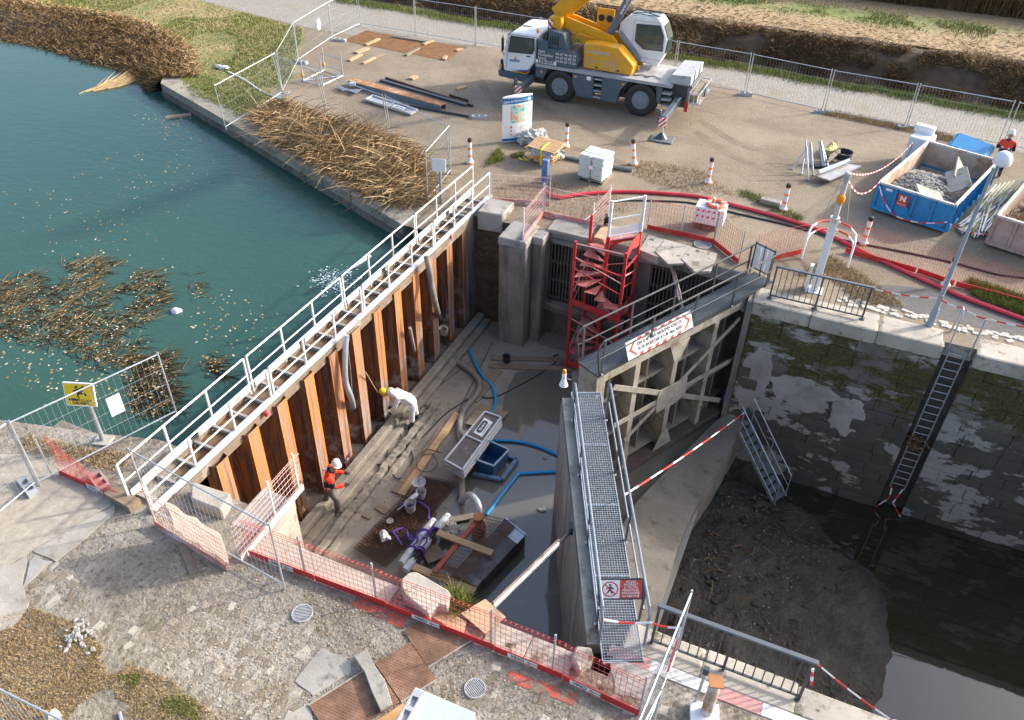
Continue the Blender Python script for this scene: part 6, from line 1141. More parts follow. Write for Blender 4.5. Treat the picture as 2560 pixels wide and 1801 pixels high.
tag(MB().ext([P(*KZ(x, y), ZF + .1) for x, y in ((1490, 612), (1715, 690), (1590, 840), (1370, 780))], (0, 0, .05)).build('muddy_board', MUDW), 'muddy square board under the scaffold decks', 'board')
# buckets
def bucket(lab, p, r_, h_, m): t = thing('bucket', lab, 'bucket', group='site buckets'); MB().lathe([(r_ * .78, 0), (r_, h_), (r_ * 1.04, h_), (r_ * 1.04, h_ - .02), (r_ * .95, h_ - .02), (r_ * .74, .02), (.01, .02)], p, 16).build('tub', m, t, True); MB().tube([p + Vector((r_ * math.cos(a), 0, h_ - .03 + .12 * math.sin(a))) for a in np.linspace(0, math.pi, 9)], .006, 5).build('bail', GALV, t)
bucket('dark bucket on the planks below the screens', P(*KZ(1700, 275), ZF + .07), .15, .3, BLACK); bucket('muddy bucket against the far end of the piles', PX(1110, 835, -10.9) , .16, .25, HOSEG); GB = mat('muddy_grey_bucket', (.40, .39, .38), .7, var=.25)
# deck stack and blue bucket skip
for k, (lab, dz) in enumerate((('lowest aluminium deck under the stack in the pit', -.22), ('middle aluminium deck of the stack in the pit', -.11), ('top aluminium deck of the pit stack with oval label', .0))):
    dd_ = .035 * (2 - k); pp = [P(*KZ(x, y), -3.62) + Vector((dd_, -dd_, dz)) for x, y in ((1205, 1070), (1345, 1150), (1655, 725), (1525, 680))]; pp = [pp[1], pp[2], pp[3], pp[0]]
    dk, q = deck_panel('scaffold_deck', lab, pp, 0, .08, mat('brown_deck_ply', (.12, .098, .088), .5, var=.25, dirt=(.25, .23, .22), dirt_amt=.3))
    q = pp
    if k == 2:
        c_ = q[0].lerp(q[1], .74).lerp(q[3].lerp(q[2], .74), .5); dx_ = (q[1] - q[0]).normalized(); dy_ = (q[3] - q[0]).normalized(); zz = Vector((0, 0, .0)); 
        MB().add([c_ + dx_ * a + dy_ * b for a, b in ((-.38, -.17), (.38, -.17), (.38, .17), (-.38, .17))], [(0, 1, 2, 3)]).build('label', WHITEC, dk); ov = MB(); ov.add([c_ + dx_ * ((.2 if abs(a) < math.pi / 2 else -.2) + .1 * math.cos(a)) + dy_ * (.045 + .1 * math.sin(a)) + Vector((0, 0, .004)) for a in np.linspace(-math.pi, math.pi, 25)[:-1]], [tuple(range(24))]); ov.build('oval', DGREY, dk); text('klostos', .13, WHITEC, dk, frame(c_ + dy_ * .045 + Vector((0, 0, .008)), dx_, dy_), bold=.002); text('Location de materiel', .055, SBLK, dk, frame(c_ - dy_ * .11 + Vector((0, 0, .006)), dx_, dy_))
bs2 = thing('blue_tipping_bucket', 'blue steel tipping bucket with lifting yoke under the decks', 'bucket'); tp = [P(*KZ(x, y), -3.8) for x, y in ((1540, 905), (1720, 985), (1595, 1115), (1440, 1060))]; bt = [Vector((p.x, p.y, ZF + .05)).lerp(Vector((sum(t.x for t in tp) / 4, sum(t.y for t in tp) / 4, ZF + .05)), .12) for p in tp]
BLD = mat('dark_blue_steel', (.02, .09, .20), .5, var=.25, dirt=(.10, .12, .14), dirt_amt=.5, dscale=3)
for i in range(4): j = (i + 1) % 4; MB().add([bt[i], bt[j], tp[j], tp[i], bt[i].lerp(bt[(i + 2) % 4], .04), bt[j].lerp(bt[(j + 2) % 4], .04), tp[j].lerp(tp[(j + 2) % 4], .04), tp[i].lerp(tp[(i + 2) % 4], .04)], [(0, 1, 2, 3), (7, 6, 5, 4), (3, 2, 6, 7), (0, 4, 5, 1), (0, 3, 7, 4), (1, 5, 6, 2)]).build('side_wall', BLD, bs2); MB().bar(tp[i], tp[j], .05, .05).build('rim_bar', mat('worn_blue_rim', (.28, .36, .46), .5, var=.2), bs2)
MB().add(bt, [(0, 1, 2, 3)]).build('bottom_plate', BLD, bs2); yk = [P(*KZ(x, y), ZF + .12) for x, y in ((1430, 1180), (1660, 1225), (1785, 1060), (1690, 1030))]
for i in range(3): MB().bar(yk[i], yk[i + 1], .12, .1, up=(0, 0, 1)).build('yoke_arm', mat('yoke_blue', (.12, .20, .32), .5, var=.25), bs2)
# rebar mats
def rmat(lab, cs, n1, n2, z, m, r_=.011, layers=1):
    a, b, c2, d2 = (P(*LZ(*q), z) for q in cs); mm = MB()
    for L_ in range(layers):
        o_ = Vector((random.uniform(-.06, .06), random.uniform(-.06, .06), .035 * L_))
        for i in range(n1): t_ = i / (n1 - 1); mm.tube([a.lerp(d2, t_) + o_, b.lerp(c2, t_) + o_], r_, 3, caps=False)
        for i in range(n2): t_ = i / (n2 - 1); mm.tube([a.lerp(b, t_) + o_ + Vector((0, 0, .015)), d2.lerp(c2, t_) + o_ + Vector((0, 0, .015))], r_, 3, caps=False)
    o = mm.build('reinforcing_mat', m); return tag(o, lab, 'steel mesh', 'reinforcing mats in the pit')
rmat('dark stack of reinforcing mats left of the wrapped tubes', ((-40, 1010), (600, 330), (1000, 560), (330, 1240)), 17, 24, ZF + .06, REBARD, .010, 3); rmat('reddish brown stack of mats behind the purple straps', ((620, 420), (850, 110), (1250, 190), (930, 560)), 18, 20, ZF + .08, REBARD, .009, 4); rmat('brown reinforcing mat on the concrete slab in the pit', ((930, 1330), (1620, 540), (2040, 650), (1350, 1420)), 12, 20, ZF + .62, REBAR, .010, 1)
sl_ = thing('precast_slab', 'dark wet concrete slab box lying in the pit water', 'slab'); q = [P(*LZ(x, y), ZF + .5) for x, y in ((1220, 1330), (1890, 605), (2160, 825), (1520, 1500))]; MB().ext([Vector((p.x, p.y, ZF - .05)) for p in q], (0, 0, .55)).build('body', mat('wet_slab', (.10, .09, .078), .55, var=.4, scale=2, bump=.4, bscale=8, dirt=(.24, .23, .22), dirt_amt=.4), sl_, bevel=.02); e = q[1].lerp(q[0], .18); f2 = q[2].lerp(q[3], .18); MB().add([p + Vector((0, 0, .004)) for p in (q[1].lerp(q[2], .55), q[2], f2, e.lerp(f2, .55))], [(0, 1, 2, 3)]).build('metal_cap', GALV, sl_)
MB().bar(q[1], q[2], .05, .06).build('edge_angle', GALV, sl_)
tag(MB().bar(P(*LZ(1540, 620), ZF + .62), P(*LZ(970, 1310), ZF + .62), .14, .06, up=(0, 0, 1)).build('red_channel', mat('rust_red_channel', (.36, .085, .05), .7, var=.3)), 'long rust red steel channel on the pit slab', 'channel')
op = thing('orange_pump', 'orange muddy pump with pipe flange beside the slab', 'pump'); q = P(*LZ(1545, 690), ZF + .4); MB().lathe([(.2, -.4), (.2, .0), (.16, .1), (.1, .14), (.1, .3)], q, 14).build('casing', mat('muddy_orange', (.32, .14, .07), .8, var=.3, dirt=(.14, .11, .08), dirt_amt=.6), op, True); MB().lathe([(.15, 0), (.15, .05)], q + Vector((0, 0, .3)), 14).build('flange', mat('rust_flange', (.42, .17, .06), .7), op)
for i, lab in enumerate(('film wrapped tube bundle nearer the rebar stack', 'film wrapped dark tube bundle nearer the slab')):
    a, b = ((P(*LZ(965, 625), ZF + .42), P(*LZ(540, 1200), ZF + .36)), (P(*LZ(1150, 560), ZF + .5), P(*LZ(590, 1290), ZF + .4)))[i]; t = thing('tube_bundle', lab, 'tube bundle', group='wrapped tube bundles'); d = (b - a).normalized(); s0 = d.cross(Vector((0, 0, 1))).normalized()
    for j in range(6): ang = j * 1.047; MB().tube([a.lerp(b, .03) + s0 * .07 * math.cos(ang) + Vector((0, 0, .07 * math.sin(ang))), a.lerp(b, .97) + s0 * .07 * math.cos(ang) + Vector((0, 0, .07 * math.sin(ang)))], .035, 6).build('tube', BLACK if i else GALV, t)
    for u0, u1 in (((0, .4), (.55, 1)), ((0, .28), (.45, .62), (.8, 1)))[i]: MB().tube([a.lerp(b, u0), a.lerp(b, (u0 + u1) / 2), a.lerp(b, u1)], [.09, .125, .115], 10).build('film_wrap', FILM, t, True)
    for u in (.3, .68): q = a.lerp(b, u); MB().tube([q + s0 * .14 * math.cos(w_) + Vector((0, 0, .14 * math.sin(w_))) + d * .03 * math.sin(w_ * 2) for w_ in np.linspace(0, 6.3, 15)], .028, 6).build('purple_strap', PURP, t, True)
    MB().tube(smooth_path([a.lerp(b, .3) + Vector((0, 0, .14)), a.lerp(b, .42) + s0 * .12 + Vector((0, 0, .1)), a.lerp(b, .55) - s0 * .06 + Vector((0, 0, .16)), a.lerp(b, .68) + Vector((0, 0, .14))]), .025, 6).build('purple_strap', PURP, t, True)
hose('purple_sling', 'long purple lifting sling draped over the rebar stack', [P(*LZ(x, y), ZF + .28) for x, y in ((560, 400), (540, 440), (600, 460), (740, 390), (830, 430), (900, 500), (890, 620))], .03, PURP, 'sling'); hose('purple_sling', 'short bent purple sling left of the wrapped tubes', [P(*LZ(x, y), ZF + .25) for x, y in ((560, 735), (440, 780), (480, 850), (550, 960))], .03, PURP, 'sling'); hose('purple_sling', 'small purple sling loop between sling and tube bundle', [P(*LZ(x, y), ZF + .27) for x, y in ((615, 790), (640, 870), (700, 900), (660, 830))], .035, PURP, 'sling'); hose('purple_sling', 'purple cord heap on the kerb beside the orange worker', [P(*KZ(x, y), -3.98) for x, y in ((330, 1000), (370, 970), (420, 985), (430, 1040), (380, 1010), (350, 1030), (400, 1060), (410, 1080), (340, 990), (430, 1000))], .03, mat('faded_purple', (.13, .08, .16), .8), 'cord'); hose('purple_sling', 'purple cord tied at the heel of the far gate', [WF(1.2, -.08, -3.6), WF(1.25, -.1, -4.2), WF(1.1, -.1, -4.4), WF(1.3, -.12, -4.0), WF(1.15, -.1, -3.7)], .03, PURP, 'cord')
bucket('grey bucket in front of the tools on the rebar stack', P(*LZ(660, 500), ZF + .2), .17, .3, GB); bucket('grey bucket behind the tools on the rebar stack', P(*LZ(800, 330), ZF + .2), .15, .28, GB); bucket('wrapped silver tub at the head of the rebar stack', P(*LZ(770, 190), ZF + .2), .2, .2, FILM)
dr = thing('core_drill', 'grey electric drill lying on the rebar stack', 'drill'); a, b = P(*LZ(490, 500), ZF + .28), P(*LZ(700, 330), ZF + .42); MB().tube([a, a.lerp(b, .6)], .02, 6).build('shaft', GALV, dr); MB().tube([a.lerp(b, .55), b, b + (b - a) * .25], [.05, .09, .07], 10).build('motor', ALU, dr, True); MB().box(b + Vector((.08, -.08, -.02)), (.1, .2, .1), .6).build('grip', DGREY, dr)
mb = MB(); q = P(*LZ(320, 850), ZF + .2)
for k in range(4): mb.blob((q.x + random.uniform(-.12, .12), q.y + random.uniform(-.1, .1), q.z + .03), (.13, .1, .08), 500 + k, 2, amp=.35)
tag(mb.build('clear_bag', FILM), 'clear plastic bag on the lower end of the rebar stack', 'bag'); tag(MB().lathe([(.02, 0), (.11, 0), (.11, .01), (.02, .01)], P(*LZ(390, 640), ZF + .2), 18).build('grinding_disc', CONC), 'round grey disc on the rebar stack', 'disc')
plank('fresh plank spanning from the tube bundle over the mat', (1010, 790), (1730, 1065), .2, .06, WOOD, ZF + .68, LZ); plank('grey board beside the orange pump', (1090, 650), (1500, 570), .2, .05, WOODG, ZF + .1, LZ); plank('plank leading to the near wall under the barrier', (700, 1240), (1500, 1560), .22, .06, WOOD, ZF + .4, LZ); plank('weathered board under the straps beside the slab', (900, 980), (1000, 1160), .5, .05, MUDW, ZF + .1, LZ)
mb = MB()
for k in range(6): q = P(*LZ(1170 + 40 * math.cos(k), 740 + 40 * math.sin(k * 2)), ZF + .3); mb.blob(q, (.2, .16, .07), 520 + k, 3, amp=.5, freq=3)
tag(mb.build('muddy_sheeting', mat('muddy_sheet', (.30, .26, .215), .7, var=.3, bump=.4, bscale=8)), 'crumpled muddy sheeting between bundles and slab', 'sheeting')
br_ = thing('broom', 'push broom with red head resting on the kerb', 'broom'); a, b = PX(*KZ(560, 355), -11.35), P(*KZ(705, 600), -3.97); MB().tube([a, b], .018, 6).build('stick', WOOD, br_); MB().bar(P(*KZ(690, 640), -3.96), P(*KZ(750, 590), -3.96), .14, .07, up=(0, 0, 1)).build('brush_head', mat('broom_red', (.32, .03, .03), .9), br_)
tag(MB().tube([PX(*KZ(920, 0), -11.25), P(*KZ(978, 285), -4.0)], .05, 8).build('leaning_pole', mat('pale_pole', (.42, .40, .37), .7)), 'pale pole leaning against the far sheet piles', 'pole'); hose('thin_rope', 'thin rope hanging beside the pump hose', [PX(*KZ(415, 120), -11.3), PX(*KZ(440, 350), -11.25), PX(*KZ(455, 560), -11.2)], .012, HOSEG, 'rope')
pg_ = thing('megaphone_lamp', 'small white horn fixed at the tip of the near walkway', 'horn'); q = WN(NL_ + .2, .95, .35); MB().tube([q + Vector((0, 0, .05)), WN(NL_ - .0, .80, .5)], .012, 5).build('bracket', GALV, pg_); MB().lathe([(.06, .2), (.06, .0), (.08, -.08), (.12, -.2)], q, 12).build('horn', WHITEC, pg_, True); MB().lathe([(.05, .2), (.05, .3), (.02, .33)], q, 10).build('bulb', ORG, pg_, True)
for k, (lab, u, v) in enumerate((('small white stone in the pit water by the gate', 1355, 1275), ('tiny white fragment in the pit water upper right', 1362, 1145))): tag(MB().blob(P(u, v, ZF + .03), (.12 - .05 * k, .1 - .04 * k, .05), 60 + k, 2, amp=.4).build('stone_fragment', CONCL), lab, 'stone')
# bare rebar grid on the wall below the left screen
g = MB(); o_ = Vector((-8.5, 23.2, -3.1))
for i in range(22): g.tube([(-8.5 + i * .1, 22.75, ZF + .02), (-8.5 + i * .1, 23.33, -3.1)], .007, 3, caps=False)
for i in range(14): t_ = i / 13; g.tube([(-8.5, 22.75 + .58 * t_, ZF + .02 + 1.28 * t_), (-6.4, 22.75 + .58 * t_, ZF + .02 + 1.28 * t_)], .007, 3, caps=False)
tag(g.build('leaning_mesh', REBARD), 'dark steel mesh leaning under the left barred screen', 'steel mesh')
# pebbles and crumbs on the floor
mb = MB()
for k in range(260): u = random.random(); q = P(*KZ(random.uniform(350, 1250), random.uniform(500, 1600)), ZF + .005); s_ = random.uniform(.01, .045); mb.blob(q, (s_ * 1.5, s_, s_ * .5), k, 1, amp=.5)
tag(mb.build('mud_crumbs', FLOORK), 'mud crumbs and pebbles scattered over the pit floor', 'mud', kind='stuff')
# ================================================================ people
def person(label, loc, rz, J, Rd, zone, mats, group=None):
    """one continuous skinned body; J joints (local, metres), zone(bone, t)->material slot"""
    E_ = [('pelvis', 'belly'), ('belly', 'chest'), ('chest', 'neck'), ('neck', 'head'), ('head', 'crown')]
    for s in 'lr': E_ += [('chest', 'sh' + s), ('sh' + s, 'el' + s), ('el' + s, 'wr' + s), ('wr' + s, 'pa' + s), ('pelvis', 'hi' + s), ('hi' + s, 'kn' + s), ('kn' + s, 'an' + s), ('an' + s, 'to' + s)]
    names = ['pelvis'] + [b for a, b in E_]; ix = {n_: i for i, n_ in enumerate(names)}
    me = bpy.data.meshes.new('skel'); me.from_pydata([J[n_] for n_ in names], [(ix[a], ix[b]) for a, b in E_], []); o = bpy.data.objects.new('skel', me); C.objects.link(o)
    sk = o.modifiers.new('skin', 'SKIN'); sk.use_smooth_shade = True; ss = o.modifiers.new('sub', 'SUBSURF'); ss.levels = 2; ss.render_levels = 2
    for n_ in names: v_ = me.skin_vertices[0].data[ix[n_]]; r_ = Rd.get(n_, Rd.get(n_[:-1], .06)); v_.radius = r_ if isinstance(r_, tuple) else (r_, r_); v_.use_root = (n_ == 'pelvis')
    bpy.context.view_layer.update(); m2 = bpy.data.meshes.new_from_object(o.evaluated_get(bpy.context.evaluated_depsgraph_get())); bpy.data.objects.remove(o); m2.materials.clear()
    for m_ in mats: m2.materials.append(m_)
    for v_ in m2.vertices: k_ = .013 * NZ.noise(v_.co * 9 + Vector((label.__len__(), 0, 0))) + .006 * NZ.noise(v_.co * 24); v_.co += v_.normal * k_ * (0 if v_.co.z > 1.55 else 1)
    segs = [(a, b, Vector(J[a]), Vector(J[b])) for a, b in E_]
    for f in m2.polygons:
        c = f.center; best = None
        for a, b, p, q in segs:
            d = q - p; t = max(0, min(1, (c - p).dot(d) / d.length_squared)); ds = (p + d * t - c).length
            if best is None or ds < best[0]: best = (ds, a, b, t)
        f.material_index = zone(best[1], best[2], best[3], c); f.use_smooth = True
    t = thing('person', label, 'person', loc, rz, group); ob = bpy.data.objects.new('body', m2); C.objects.link(ob); ob.parent = t; return t
def hand(t, w, d, up, m, sgn):
    """palm and five bent fingers"""
    w = Vector(w); d = Vector(d).normalized(); s = d.cross(Vector(up)).normalized() * sgn; n_ = s.cross(d).normalized(); mb = MB(); mb.tube([w - d * .02, w + d * .05, w + d * .095], [.032, .045, .04], 8)
    for k, L_ in enumerate((.075, .085, .08, .06)): p = w + d * .085 + s * (.03 - .02 * k); mb.tube([p, p + d * L_ * .5 - n_ * .01 * sgn, p + d * L_ * .8 - n_ * .035 * sgn], [.011, .01, .008], 6)
    p = w + d * .03 + s * .04; mb.tube([p, p + s * .035 + d * .03, p + s * .03 + d * .065 - n_ * .015], [.013, .012, .009], 6); mb.build('hand', m, t, True)
def helmet(t, c, r_, tilt, m, face=None):
    M = tilt; mb = MB(); mb.lathe([(r_ * 1.0, -.02), (r_ * .99, .03), (r_ * .9, .085), (r_ * .68, .13), (r_ * .35, .155), (.005, .163)], c, 18, M); mb.lathe([(r_ * 1.0, -.02), (r_ * 1.22, -.03), (r_ * 1.2, -.02), (r_ * 1.0, -.005)], Vector(c) + M @ Vector((.03, 0, 0)), 18, M); mb.build('helmet', m, t, True)
def face(t, c, M, skin):
    mb = MB(); mb.add([Vector(c) + M @ Vector(q) for q in ((.105, -.012, .0), (.105, .012, .0), (.13, 0, -.03), (.1, 0, .035))], [(0, 1, 2), (0, 2, 3), (1, 3, 2), (0, 3, 1)]); mb.build('nose', skin, t)
    e = MB()
    for s in (-1, 1): e.lathe([(.012, 0), (.006, .006)], Vector(c) + M @ Vector((.098, s * .035, .015)), 6, M @ Matrix.Rotation(math.pi / 2, 3, 'Y'))
    e.box(Vector(c) + M @ Vector((.098, 0, -.065)), (.01, .045, .01), M=M); e.build('eyes_and_mouth', BLACK, t)
    er = MB()
    for s in (-1, 1): er.box(Vector(c) + M @ Vector((-.01, s * .1, -.01)), (.04, .02, .06), M=M)
    er.build('ear', skin, t)
RADS = dict(pelvis=(.185, .15), belly=(.195, .16), chest=(.225, .175), neck=.062, head=(.095, .1), crown=(.085, .085), sh=.105, el=.072, wr=.05, pa=.035, hi=.12, kn=.092, an=.075, to=.062)
# worker in orange vest, half turned, stooping to the right
Ja = dict(pelvis=(0, 0, .95), belly=(.02, 0, 1.12), chest=(.10, 0, 1.40), neck=(.17, 0, 1.56), head=(.25, 0, 1.67), crown=(.29, 0, 1.80), shl=(.09, .2, 1.44), shr=(.09, -.2, 1.44), ell=(.17, .28, 1.18), elr=(.16, -.29, 1.17), wrl=(.43, .24, 1.14), wrr=(.42, -.22, 1.13), pal=(.50, .22, 1.14), par=(.49, -.19, 1.13), hil=(-.02, .1, .90), hir=(0, -.1, .90), knl=(-.1, .13, .5), knr=(.16, -.13, .5), anl=(-.2, .14, .09), anr=(.14, -.15, .09), tol=(-.06, .16, .05), tor=(.30, -.16, .05))
def zoneA(a, b, t, c):
    if b in ('head', 'crown'): return 3
    if b == 'neck': return 1
    if b[:2] in ('el',): return 0 if t < .45 else 1
    if b[:2] in ('wr',): return 0
    if b[:2] == 'pa': return 4
    if b[:2] in ('sh',) or (a, b) == ('chest', 'neck'): return 0
    if (a, b) in (('pelvis', 'belly'), ('belly', 'chest')) or b[:2] == 'hi':
        if c.z > 1.28: return 0
        if c.z > 1.245: return 6
        if c.z > 1.06: return 1
        if c.z > 1.03: return 6
        return 0 if c.z > .98 else 2
    if b[:2] == 'kn': return 2
    if b[:2] == 'an': return 2 if t < .35 else 5
    return 5
mA = [ORANGE, NAVY, TROU, SKIN, GLOVE, BOOT, REFL]; pA = P(832, 1275, ZF + .05); wa = person('worker in orange vest and white helmet stooping by the kerb', pA, YAW + .18, Ja, RADS, zoneA, mA); MA = Matrix.Rotation(.35, 3, 'Y')
helmet(wa, Vector((.27, 0, 1.74)), .118, MA, WHITEC); face(wa, (.26, 0, 1.66), MA, SKIN); hand(wa, Ja['wrl'], (1, -.3, .0), (0, 0, 1), GLOVE, 1); hand(wa, Ja['wrr'], (1, .3, -.0), (0, 0, 1), GLOVE, -1); wa.scale = (1.06,) * 3
MB().box((-.02, .06, 1.5), (.13, .06, .05), M=Matrix.Rotation(.3, 3, 'Y')).build('shoulder_tape', REFL, wa)
# worker in white coverall, bent far forward to the left
Jb = dict(pelvis=(0, 0, .93), belly=(.17, 0, 1.06), chest=(.43, 0, 1.22), neck=(.58, 0, 1.30), head=(.70, 0, 1.33), crown=(.83, 0, 1.34), shl=(.42, .2, 1.2), shr=(.42, -.2, 1.2), ell=(.52, .24, .92), elr=(.56, -.2, .94), wrl=(.62, .16, .68), wrr=(.66, -.1, .70), pal=(.66, .12, .61), par=(.70, -.06, .63), hil=(-.02, .1, .87), hir=(-.02, -.1, .87), knl=(.04, .15, .48), knr=(-.06, -.15, .48), anl=(.04, .17, .09), anr=(-.12, -.18, .09), tol=(.2, .18, .05), tor=(.04, -.2, .05))
RB = dict(RADS); RB.update(pelvis=(.19, .16), belly=(.2, .165), chest=(.21, .17), sh=.105, el=.085, wr=.065, hi=.13, kn=.105, an=.075, head=(.11, .115), neck=.085)
def zoneB(a, b, t, c):
    if b == 'crown': return 1
    if b[:2] == 'pa': return 2
    if b[:2] == 'an': return 0 if t < .55 else 3
    if b[:2] == 'to': return 3
    return 0
wb = person('worker in white coverall and yellow helmet bending over the kerb', P(1034, 1060, ZF + .02), YAW + math.pi + .12, Jb, RB, zoneB, [COVER, SKIN, GLOVE, BOOTG]); MBt = Matrix.Rotation(1.25, 3, 'Y')
helmet(wb, Vector((.80, 0, 1.36)), .118, MBt, YEL); face(wb, (.74, 0, 1.30), MBt, SKIN); hand(wb, Jb['wrl'], (.5, -.2, -.8), (0, 1, 0), GLOVE, 1); hand(wb, Jb['wrr'], (.5, .2, -.8), (0, 1, 0), GLOVE, -1); wb.scale = (1.06,) * 3
ho = MB(); ho.lathe([(.13, -.12), (.135, .0), (.11, .07), (.05, .1)], Vector((.62, 0, 1.36)), 14, Matrix.Rotation(.6, 3, 'Y')); ho.build('hood', COVER, wb, True)
# worker behind the skip
Jc = dict(Ja); q = P(2522, 352, 1.55)
wc = person('worker in orange jacket and white helmet standing behind the blue skip', (q.x, q.y, 0), YAW + 1.0, Jc, RADS, zoneA, [ORANGE, NAVY, NAVY, SKIN, GLOVE, BOOT, REFL]); helmet(wc, Vector((.27, 0, 1.74)), .118, MA, WHITEC); face(wc, (.26, 0, 1.66), MA, SKIN); hand(wc, Jc['wrl'], (1, -.3, .0), (0, 0, 1), GLOVE, 1); hand(wc, Jc['wrr'], (1, .3, 0), (0, 0, 1), GLOVE, -1)
# ================================================================ near quay
AZ = lambda x, y: (0 + x / 2.931, 1250 + y / 2.931); BZ = lambda x, y: (640 + x / 2.931, 1250 + y / 2.931); CZ = lambda x, y: (1300 + x / 2.931, 1250 + y / 2.931); DZ = lambda x, y: (x / 3.5875, 820 + y / 3.5875)
def flat(name, px, Zm, z, m): return sheet(name, [(q.x, q.y) for q in (P(*Zm(*p)) for p in px)], z, m)
def ragged(px, Zm, seed, k=5, amp=.05):
    pts = [P(*Zm(*p)) for p in px]; o = []
    for i in range(len(pts)):
        a, b = pts[i], pts[(i + 1) % len(pts)]
        for j in range(k): q = a.lerp(b, j / k); o.append((q.x + amp * NZ.noise((q.x * 5, q.y * 5, seed)), q.y + amp * NZ.noise((q.x * 5, q.y * 5, seed + 9))))
    return o
AGG = m_concrete('pebble_concrete', (.40, .35, .285), (.28, .245, .19), sc=6)
struct(MB().prism(ragged(((-300, 500), (0, 530), (205, 400), (245, 372), (560, 180), (830, 40), (700, -90), (200, -330), (-300, -330)), AZ, 1), -.05, .012).build('pebble_pavement', AGG))
for k, px in enumerate((((242, 378), (560, 190), (835, 45), (845, 90), (620, 290), (410, 455)), ((-60, 560), (205, 415), (160, 640), (215, 765), (100, 945), (-60, 970)), ((228, 455), (262, 408), (375, 465), (172, 645)))): struct(MB().prism(ragged(px, AZ, 10 + k), -.05, .018 + .003 * k).build('concrete_slab', (CONCL, CONCL, PLASTER)[k]))
struct(MB().prism(ragged(((285, 1330), (480, 1085), (705, 1190), (690, 1275), (420, 1440)), BZ, 31), -.05, .015).build('concrete_slab', CONC)); struct(MB().prism(ragged(((150, 1660), (390, 1480), (420, 1640)), BZ, 33), -.05, .015).build('concrete_slab', CONCL)); 
struct(MB().prism(ragged(((660, 1155), (760, 1195), (890, 1310), (1010, 1510), (690, 1415)), CZ, 36), -.05, .012).build('concrete_slab', CONCL)); struct(MB().prism(ragged(((770, 1200), (960, 1160), (1000, 1260), (900, 1490), (800, 1400)), CZ, 37), -.05, .016).build('concrete_slab', CONCL))
# half buried paving stones, rows set across the quay
PSTM = []
for k in range(10):
    r_ = random.Random(k); n = 8; poly = [(.5 * x * r_.uniform(.62, 1.18), .5 * y * r_.uniform(.62, 1.18)) for x, y in ((-1, -1), (0, -1.05), (1, -1), (1.05, 0), (1, 1), (0, 1.05), (-1, 1), (-1.05, 0))]
    m_ = MB(); m_.add([(x, y, 0) for x, y in poly] + [(x * .93, y * .93, .85) for x, y in poly] + [(x * .7, y * .7, 1) for x, y in poly], [tuple(range(2 * n, 3 * n))] + [(i, (i + 1) % n, (i + 1) % n + n, i + n) for i in range(n)] + [(i + n, (i + 1) % n + n, (i + 1) % n + 2 * n, i + 2 * n) for i in range(n)]); PSTM.append(m_)
PVM = [m_concrete('paving_stone_%s' % 'abc'[i], c, d, moss=mo, sc=2) for i, (c, d, mo) in enumerate((((.42, .38, .315), (.22, .18, .13), None), ((.29, .245, .185), (.16, .125, .085), None), ((.22, .18, .13), (.12, .092, .06), (.12, .10, .05))))]
PSTM = [m_.mesh('paving_stone', PVM[i % 3]) for i, m_ in enumerate(PSTM)]
pvt = thing('stone_paving', 'worn half buried paving stones of the near quay', 'paving'); cnt = 0; random.seed(5)
zones = [([(560, 900), (1500, 700), (2280, 950), (2280, 1640), (1500, 1640), (1180, 1250)], AZ, 105), ([(0, 1250), (300, 1000), (560, 1330), (330, 1560), (0, 1640)], BZ, 36), ([(280, 520), (600, 400), (520, 760), (330, 800), (180, 680)], AZ, 16), ([(1400, 1560), (1700, 1200), (2280, 1420), (2280, 1640), (1640, 1640)], BZ, 40), ([(560, 1600), (700, 1420), (1100, 1560), (1250, 1330), (1600, 1500), (1900, 1560), (2100, 1640), (560, 1640)], CZ, 50)]
def inpoly(p, poly):
    c = False; n = len(poly)
    for i in range(n):
        (x1, y1), (x2, y2) = poly[i], poly[i - 1]
        if (y1 > p[1]) != (y2 > p[1]) and p[0] < (x2 - x1) * (p[1] - y1) / (y2 - y1) + x1: c = not c
    return c
used = []
for px, Zm, n in zones:
    wp = [(q.x, q.y) for q in (P(*Zm(*p)) for p in px)]; x0, x1 = min(p[0] for p in wp), max(p[0] for p in wp); y0, y1 = min(p[1] for p in wp), max(p[1] for p in wp); k = 0; tr = 0
    while k < n and tr < 6000:
        tr += 1; x, y = random.uniform(x0, x1), random.uniform(y0, y1)
        x = round(x / .17) * .17 + random.uniform(-.02, .02)
        if not inpoly((x, y), wp) or any((x - a) ** 2 + ((y - b) * .6) ** 2 < .15 ** 2 for a, b in used): continue
        used.append((x, y)); k += 1; o = bpy.data.objects.new('paving_stone', PSTM[random.choices(range(10), [3, 3, 3, 1, 3, 3, 1, 3, 3, 1])[0]]); C.objects.link(o); o.parent = pvt; o.location = (x, y, -.012); s_ = random.uniform(.6, 1.2); o.scale = (.16 * s_ * random.uniform(.7, 1.3), .26 * s_ * random.uniform(.6, 1.35), random.uniform(.010, .022)); o.rotation_euler = (random.uniform(-.04, .04), random.uniform(-.04, .04), random.uniform(-.4, .4))
